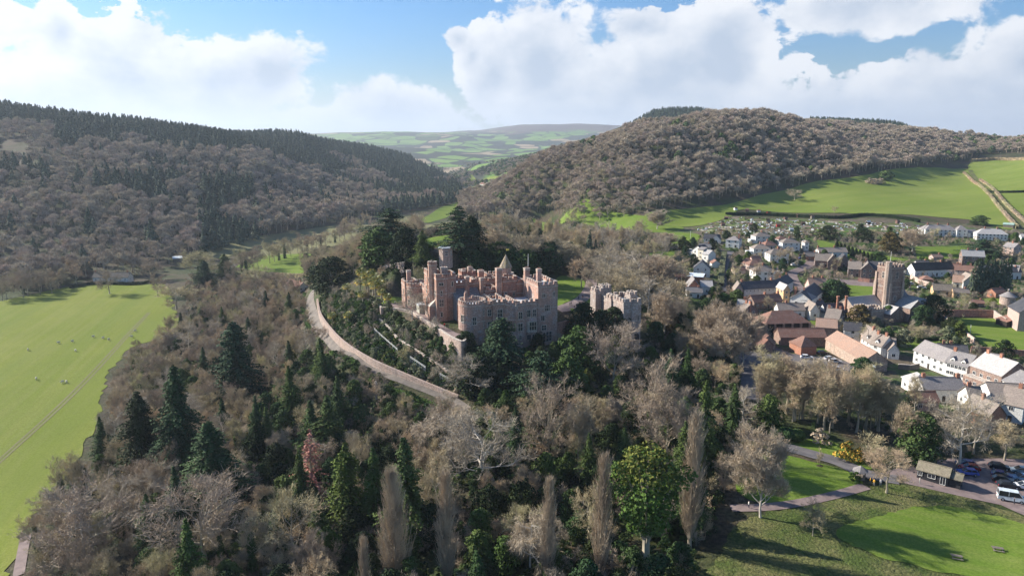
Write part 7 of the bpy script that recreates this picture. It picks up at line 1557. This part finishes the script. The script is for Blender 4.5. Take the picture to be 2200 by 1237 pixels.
for (px, py, lb) in ((2055, 1200, 'nearer wooden picnic table on the mown lawn'), (2143, 1183, 'farther wooden picnic table on the mown lawn')):
    p = hit(px, py); pt = tag(empty('picnic_table', p, R(-20)), lb, 'picnic table')
    for i in range(4): q = MB(); q.box((0, -.33 + i * .22, .76), (2.0, .19, .05), M_WOOD); q.build('plank', pt)
    for s in (-1, 1):
        q = MB(); q.box((0, s * .78, .46), (2.0, .28, .05), M_WOOD); q.build('seat', pt)
        q = MB(); q.tube((s * .75, -.75, 0), (s * .75, -.25, .74), .05, .05, M_WOOD, 4); q.tube((s * .75, .75, 0), (s * .75, .25, .74), .05, .05, M_WOOD, 4); q.box((s * .75, 0, .42), (.08, 1.7, .1), M_WOOD); q.build('leg', pt)
p = hit(807, 862); sx, sy = col_top(807, 820, 6); st_p = tag(empty('stone_pillar', (sx, sy, ground(sx, sy))), 'pale stone pillar with a carved head rising from the bushes below the drive', 'pillar')
b = MB(); b.tube((0, 0, -1), (0, 0, 4.6), .42, .34, M_TRIM, 8, True); b.build('shaft', st_p); b = MB(); b.box((0, 0, 5.0), (.95, .95, .8), M_TRIM); b.tube((0, 0, 5.4), (0, 0, 6.1), .5, .25, M_TRIM, 8, True); b.build('carved_head', st_p)
# sheep
M_WOOL = mat('sheep_wool', col=(.62, .58, .50))
def sheep_mesh():
    bm = bmesh.new(); r = bmesh.ops.create_icosphere(bm, subdivisions=2, radius=.5)
    for v in bm.verts: v.co.x *= 1.15; v.co.y *= .62; v.co.z = v.co.z * .68 + .68; v.co.y *= 1 - .12 * abs(v.co.x)
    for (c, s) in (((.62, 0, .78), (.18, .12, .14)), ((.76, 0, .66), (.12, .08, .09))):
        q = bmesh.ops.create_icosphere(bm, subdivisions=1, radius=1); 
        for v in q['verts']: v.co = Vector((v.co.x * s[0], v.co.y * s[1], v.co.z * s[2])) + Vector(c)
    for sx in (-.32, .32):
        for sy in (-.16, .16):
            q = bmesh.ops.create_cone(bm, segments=5, radius1=.05, radius2=.07, depth=.5, cap_ends=True); bmesh.ops.translate(bm, verts=q['verts'], vec=(sx, sy, .25))
    me = bpy.data.meshes.new('sheep'); bm.to_mesh(me); bm.free(); me.materials.append(M_WOOL); return me
SHM = sheep_mesh()
for i, (x, y) in enumerate([(262, 204), (323, 198), (337, 240), (416, 177), (460, 183), (485, 190), (587, 177), (603, 152), (162, 366), (279, 380), (297, 380), (125, 236)]):
    p = hit(x / 2.072, 640 + y / 2.072); o = link('sheep', SHM); o.location = p; o.location.z += .15; o.rotation_euler = (0, 0, random.uniform(0, 6.28)); tag(o, 'white sheep grazing on the big pasture', 'sheep', 'sheep on the pasture'); o.scale = (1.25,) * 3
# people
def person_mesh():
    me = bpy.data.meshes.new('person_base'); Vt = [(0, 0, .98), (0, 0, 1.2), (0, 0, 1.42), (0, 0, 1.52), (0, .02, 1.66), (.1, 0, .9), (.11, .05, .5), (.11, -.02, .08), (.11, .12, .04), (-.1, 0, .9), (-.13, -.06, .5), (-.12, -.16, .1), (-.12, -.03, .04), (.19, 0, 1.4), (.27, .02, 1.12), (.25, .12, .88), (-.19, 0, 1.4), (-.27, .0, 1.12), (-.26, .1, .88)]
    Ed = [(0, 1), (1, 2), (2, 3), (3, 4), (0, 5), (5, 6), (6, 7), (7, 8), (0, 9), (9, 10), (10, 11), (11, 12), (2, 13), (13, 14), (14, 15), (2, 16), (16, 17), (17, 18)]
    Rr = [.15, .15, .17, .06, .115, .1, .07, .05, .05, .1, .07, .05, .05, .075, .055, .04, .075, .055, .04]
    me.from_pydata(Vt, Ed, []); o = bpy.data.objects.new('tmp_person', me); COL.objects.link(o); md = o.modifiers.new('s', 'SKIN'); ms = o.modifiers.new('u', 'SUBSURF'); ms.levels = 1
    for i, s in enumerate(me.skin_vertices[0].data): s.radius = (Rr[i], Rr[i] * .8); s.use_root = (i == 0)
    dg = bpy.context.evaluated_depsgraph_get(); out = bpy.data.meshes.new_from_object(o.evaluated_get(dg)); bpy.data.objects.remove(o); return out
PM = person_mesh(); M_SKIN = mat('skin', col=(.50, .32, .25)); M_HAIR = mat('dark_hair', col=(.05, .035, .025))
def person(px, py, top, leg, label, rz=0.0, group=None):
    me = PM.copy(); me.name = 'person'; me.materials.clear()
    for m in (mat('coat', col=top), mat('trousers', col=leg), M_SKIN, M_HAIR): me.materials.append(m)
    for f in me.polygons:
        z = f.center.z; f.material_index = 3 if z > 1.70 or (z > 1.58 and f.center.y < -.02) else 2 if z > 1.5 or (z < .9 and abs(f.center.x) > .2) else 0 if z > .86 else 1
        f.use_smooth = True
    p = hit(px, py); o = link('person', me); o.location = (p.x, p.y, ground(p.x, p.y) + .2); o.rotation_euler = (0, 0, rz); return tag(o, label, 'person', group)
person(955, 704, (.6, .05, .05), (.05, .06, .12), 'person in a red coat standing on the castle terrace path', .4); person(960, 706, (.03, .03, .04), (.04, .04, .05), 'person in black right of the red coat on the castle terrace', .3); person(963, 706, (.05, .05, .07), (.03, .03, .04), 'second person in black beside the red coat on the terrace', 2)
person(922, 686, (.05, .12, .35), (.04, .05, .09), 'person in blue at the foot of the castle porch', 1); person(926, 687, (.35, .4, .5), (.04, .05, .09), 'person in pale blue at the foot of the castle porch', 1)
person(849, 655, (.5, .52, .5), (.06, .07, .1), 'person in pale grey walking on the palm terrace', 1); person(853, 657, (.04, .05, .08), (.04, .05, .09), 'person in dark clothes walking on the palm terrace', 1); person(815, 655, (.05, .07, .12), (.03, .03, .04), 'person sitting at the terrace wall under the palms', 2); person(824, 655, (.4, .45, .45), (.05, .05, .07), 'person in light clothes at the terrace wall under the palms', 2); person(812, 643, (.08, .04, .12), (.03, .03, .04), 'person in purple on the path behind the palms', 2)
person(1243, 645, (.03, .03, .05), (.03, .03, .04), 'person in black on the path beside the castle lawn, left one', 0); person(1252, 643, (.10, .04, .04), (.03, .03, .05), 'person in dark red on the path beside the castle lawn', 0); person(1224, 657, (.5, .5, .45), (.05, .05, .07), 'person in white on the path nearest the castle', 0); person(1227, 657, (.06, .1, .06), (.05, .05, .07), 'person in green on the path nearest the castle', 0)
person(1869, 1040, (.75, .42, .06), (.1, .1, .12), 'person in a yellow coat by the small timber shelter', 1); person(1877, 1044, (.72, .40, .05), (.45, .42, .38), 'smaller person in yellow beside the shelter path', 2); person(1891, 1044, (.4, .4, .42), (.3, .3, .32), 'person in grey right of the two in yellow', 2); person(1975, 1040, (.6, .58, .52), (.3, .3, .28), 'person in cream crouching in front of the kiosk', 1); person(1608, 1092, (.7, .68, .62), (.06, .06, .1), 'person in a white coat on the lower park footpath', 1.5); person(2178, 1084, (.05, .05, .06), (.04, .04, .05), 'person in black beside the white van', 1)
person(725, 726, (.04, .04, .05), (.04, .04, .05), 'person in dark clothes walking up the castle drive', 1)
# vehicles
M_TYRE = mat('tyre_rubber', col=(.02, .02, .02)); M_RIM = mat('wheel_rim', col=(.35, .35, .36), rough=.4); M_CGL = mat('car_glass', col=(.02, .025, .03), rough=.08, spec=.6); M_LAMP = mat('headlamp', col=(.7, .7, .68), rough=.2); M_RLMP = mat('tail_lamp', col=(.4, .02, .02), rough=.3)
CARC = {}
def car_meshes(col, van):
    key = (col, van)
    if key in CARC: return CARC[key]
    pm = mat('car_paint', col=col, rough=.25, spec=.5)
    W2 = .86 if not van else .95
    if van: prof = [(-2.5, .35), (-2.5, 1.0), (-2.45, 1.2), (2.2, 1.1), (2.5, .9), (2.55, .35)]; cab = [(-2.45, 1.18, 0), (-2.38, 2.15, .12), (1.05, 2.15, .12), (1.85, 1.15, .03)]
    else: prof = [(-2.1, .35), (-2.12, .75), (-1.95, .95), (1.1, .93), (1.95, .8), (2.15, .6), (2.15, .35)]; cab = [(-1.85, .93, .04), (-1.35, 1.45, .16), (.25, 1.45, .16), (1.15, .92, .06)]
    b = MB(); n = len(prof); vs = []
    for (x, z) in prof: vs += [(x, -W2 + (.05 if z > .7 else 0), z), (x, W2 - (.05 if z > .7 else 0), z)]
    fs = [(2 * i, 2 * i + 1, 2 * ((i + 1) % n) + 1, 2 * ((i + 1) % n)) for i in range(n)] + [tuple(2 * i for i in range(n))[::-1], tuple(2 * i + 1 for i in range(n))]
    b.add(vs, fs, pm); body = b.mesh('body')
    g = MB(); vs = []
    for (x, z, i) in cab: vs += [(x, -W2 + i + .05, z), (x, W2 - i - .05, z)]
    g.add(vs, [(0, 1, 3, 2), (4, 5, 7, 6), (0, 2, 4, 6), (1, 7, 5, 3), (2, 3, 5, 4)], M_CGL)
    if van: g.add([(-2.46, -W2 + .03, 1.1), (-2.4, -W2 + .13, 2.12), (-.2, -W2 + .13, 2.12), (-.2, -W2 + .03, 1.1), (-2.46, W2 - .03, 1.1), (-2.4, W2 - .13, 2.12), (-.2, W2 - .13, 2.12), (-.2, W2 - .03, 1.1)], [(0, 3, 2, 1), (4, 5, 6, 7)], M_CGL)
    gl = g.mesh('window'); r = MB(); (x1, z1, i1), (x2, z2, _) = cab[1], cab[2]; r.prism([(x1, -W2 + i1), (x2, -W2 + i1), (x2, W2 - i1), (x1, W2 - i1)], z1 - .02, z1 + .05, pm)
    for s in (-1, 1):
        for (xa, za, ia), (xb, zb, ib) in ((cab[0], cab[1]), (cab[2], cab[3])): r.tube((xa, s * (W2 - ia - .02), za), (xb, s * (W2 - ib - .02), zb), .05, .05, pm, 4)
        xm = (x1 + x2) / 2; r.tube((xm, s * (W2 - .07), cab[0][1]), (xm, s * (W2 - i1 - .02), z1), .05, .05, pm, 4)
    rf = r.mesh('roof'); w = MB(); w.tube((0, -.11, 0), (0, .11, 0), .33, .33, M_TYRE, 14, True); wh = w.mesh('wheel'); w = MB(); w.tube((0, -.12, 0), (0, .12, 0), .19, .19, M_RIM, 10, True); rm = w.mesh('rim')
    l = MB(); l.box((0, 0, 0), (.08, .34, .16), M_LAMP); hl = l.mesh('headlight'); l = MB(); l.box((0, 0, 0), (.08, .26, .18), M_RLMP); tl = l.mesh('tail_light')
    CARC[key] = (body, gl, rf, wh, rm, hl, tl, prof, W2); return CARC[key]
def car(px, py, ang, col, label, van=False, group=None, sc=1.12):
    p = hit(px, py); body, gl, rf, wh, rm, hl, tl, prof, W2 = car_meshes(col, van)
    t = tag(empty('van' if van else 'parked_car', (p.x, p.y, ground(p.x, p.y) + .16), R(ang), sc), label, 'van' if van else 'car', group)
    link('body', body, t); link('window', gl, t); link('roof', rf, t)
    for x in ((-1.3, 1.3) if not van else (-1.6, 1.6)):
        for s in (-1, 1): o = link('wheel', wh, t); o.location = (x, s * (W2 - .05), .33); link('rim', rm, o)
    for s in (-1, 1):
        o = link('headlight', hl, t); o.location = (prof[-1][0] - .02, s * (W2 - .25), .66); o = link('tail_light', tl, t); o.location = (prof[0][0] + .0, s * (W2 - .2), .78)
    return t
BL = (.015, .02, .028); NV = (.02, .04, .16); RD = (.35, .02, .02); WH_ = (.72, .72, .72); SV = (.42, .43, .44); BU = (.03, .09, .38)
car(2075, 1002, 165, NV, 'blue car at the back of the row beside the kiosk'); car(2082, 1010, 165, RD, 'red car between two blue ones beside the kiosk'); car(2078, 1020, 165, BU, 'dark blue car nearest the kiosk')
car(2146, 1008, -20, BL, 'black car at the back of the middle row in the car park'); car(2152, 1026, -22, NV, 'navy car in the middle row of the car park'); car(2154, 1036, -22, BL, 'black estate between the navy car and the front black one'); car(2165, 1048, -12, BL, 'black car at the front of the middle row, nearest the van')
car(2192, 1016, 165, (.20, .25, .28), 'grey blue car at the right edge, rear one'); car(2196, 1032, 165, (.2, .3, .4), 'pale blue car at the right edge, middle one'); car(2200, 1050, 165, WH_, 'white car cut by the right edge')
car(2172, 1076, -25, (.62, .68, .70), 'pale silver van parked by the lawn edge', van=True)
car(1783, 774, 10, SV, 'silver car in the stable yard, left of a pair'); car(1794, 780, -12, SV, 'silver car in the stable yard, right of a pair'); car(1768, 762, 0, BL, 'dark car against the pyramid roofed outbuilding'); car(1733, 771, -10, WH_, 'white car half hidden by bare trees in the yard'); car(1800, 797, -15, WH_, 'white car under the bare grove')
car(1576, 660, 0, WH_, 'white car beside the dark evergreen, upper one'); car(1577, 667, 0, WH_, 'white car beside the dark evergreen, lower one'); car(1730, 521, 0, WH_, 'white car at the top of the hill road'); car(1723, 551, 0, BL, 'black car beside the hill road'); car(1723, 557, 0, NV, 'navy car beside the hill road'); car(1677, 580, 0, BU, 'bright blue car behind the brick semi-detached house'); car(1673, 588, 0, WH_, 'white car in front of the bright blue one'); car(1706, 571, 20, WH_, 'white car on the bend of the hill road')
car(1957, 612, -10, SV, 'silver car behind the church tower'); car(1980, 620, -10, WH_, 'white car below the pinkish stepped wall'); car(2050, 826, -28, BL, 'dark car parked before the white inn, left one'); car(2068, 834, -28, RD, 'red car parked before the white inn'); car(2085, 842, -28, WH_, 'white car parked before the white inn, right one')
# allotments
AL = [(1495, 492), (1570, 464), (1740, 474), (1830, 478), (1980, 485), (1965, 505), (1880, 503), (1800, 503), (1740, 505), (1640, 504), (1530, 505)]
alp = [tuple(hit(*p))[:2] for p in AL]; mats_ = [mat('dug_soil', col=(.13, .085, .06)), mat('bare_earth', col=(.21, .165, .125)), M_LAWN, mat('straw_mulch', col=(.36, .32, .24)), M_ROUGH, mat('vegetable_leaves', col=(.07, .13, .04)), M_LEAFO]
b = MB(); y = min(p[1] for p in alp)
while y < max(p[1] for p in alp):
    x = min(p[0] for p in alp); dy = random.uniform(4, 8)
    while x < max(p[0] for p in alp):
        dx = random.uniform(3, 11)
        c = inside(alp, np.array([x + dx / 2]), np.array([y + dy / 2]))[0]
        if c and random.random() < .93:
            q = [(x, y), (x + dx - .7, y), (x + dx - .7, y + dy - .8), (x, y + dy - .8)]; b.add([(u, v, ground(u, v) + .3) for u, v in q], [(0, 1, 2, 3)], random.choice(mats_))
            if random.random() < .6:
                for _ in range(random.randint(1, 5)):
                    u, v = x + random.uniform(0, dx), y + random.uniform(0, dy); b.box((u, v, ground(u, v) + .5), (random.uniform(.4, 2.2), random.uniform(.3, 1.2), random.uniform(.4, 1.4)), random.choice([M_WOOD, M_WHITE, M_LEAD, mats_[1], M_LEAF, M_TIMB, M_METL]), random.uniform(0, 3))
        x += dx
    y += dy
tag(b.build('allotment_beds'), 'patchwork of dug beds, frames and heaps on the allotments', kind='stuff')
SHC = [('red', M_REDD), ('grey', M_WOOD), ('white', M_WHITE), ('dark', M_TIMB), ('rusty', M_RUST), ('green', M_GRN)]
for i, (px, py, c) in enumerate(((1651, 461, 0), (1605, 455, 4), (1630, 457, 2), (1560, 472, 3), (1580, 452, 2), (1687, 473, 4), (1672, 488, 0), (1714, 467, 4), (1725, 484, 3), (1745, 470, 1), (1612, 487, 1), (1553, 486, 4), (1650, 478, 1), (1700, 498, 5), (1865, 482, 3), (1905, 494, 1), (1928, 480, 4), (1945, 502, 3))):
    p = hit(px, py); t = tag(empty('garden_shed', p, random.uniform(-.4, .4)), '%s garden shed on the allotments, %s' % (SHC[c][0], ['by the upper hedge', 'by the pasture fence', 'near the upper hedge, pale front', 'on the dark dug plot', 'at the very top corner', 'in the central rows', 'low in the middle rows', 'close under the hedge', 'above the round yew', 'nearest the hedge gap', 'in the lower left rows', 'at the lower left corner', 'in the middle of the plots', 'just above the houses', 'right of the grass strip', 'above the clipped yews', 'near the villa garden', 'at the lower right corner'][i]), 'shed')
    build_house(t, -1.6, 1.6, -1.2, 1.2, 2.3, 'gable', .8, SHC[c][1], random.choice([M_RUST, M_LEAD, M_TIMB, M_TILE]), zb=-1, over=.2)
for (px, py, h, lb, m) in ((1862, 752, 9, 'wooden pole beside the rectory lawn', M_WOOD), (2083, 725, 6, 'white pole inside the walled garden', M_WHITE), (1483, 512, 6, 'pale pole in the hotel garden', M_WHITE), (1936, 600, 9, 'tall pale pole right of the church tower', M_WHITE)):
    p = hit(px, py); b = MB(); b.tube((0, 0, -.5), (0, 0, h), .12, .09, m, 6, True); tag(b.build('pole', None, p), lb, 'pole')
lamp = hit(1760, 1000); b = MB(); b.tube((0, 0, 0), (0, 0, .12), 1.0, .9, M_WOODG, 12, True); tag(b.build('soil_ring', None, lamp), 'ring of bare soil round the young tree on the park lawn', 'tree bed'); plant('smallbare', lamp.x, lamp.y, 3.6, 2.0, 'newly planted thin tree on the park lawn')
# ---------------------------------------------------------------- air
def haze():
    b = MB(); b.box((0, 7400, 0), (2 * 19500, 15400, 1), M_LEAD); b.v = [(x, y, (-40 if z < 0 else 620)) for x, y, z in b.v]; b.mats = []; b.m = [0] * 6
    me = bpy.data.meshes.new('haze'); me.from_pydata(b.v, [], b.f); m = bpy.data.materials.new('hazy_air'); m.use_nodes = True; t = NT(m.node_tree); t.n.clear()
    o = t.new('ShaderNodeOutputMaterial'); v = t.new('ShaderNodeVolumePrincipled'); v.inputs['Color'].default_value = (.74, .85, 1.0, 1); v.inputs['Density'].default_value = HAZE_D; v.inputs['Anisotropy'].default_value = .3
    t.l.new(v.outputs[0], o.inputs['Volume']); me.materials.append(m); tag(link('haze', me), kind='stuff')
HAZE_D = 0.000068
haze()
number_off()
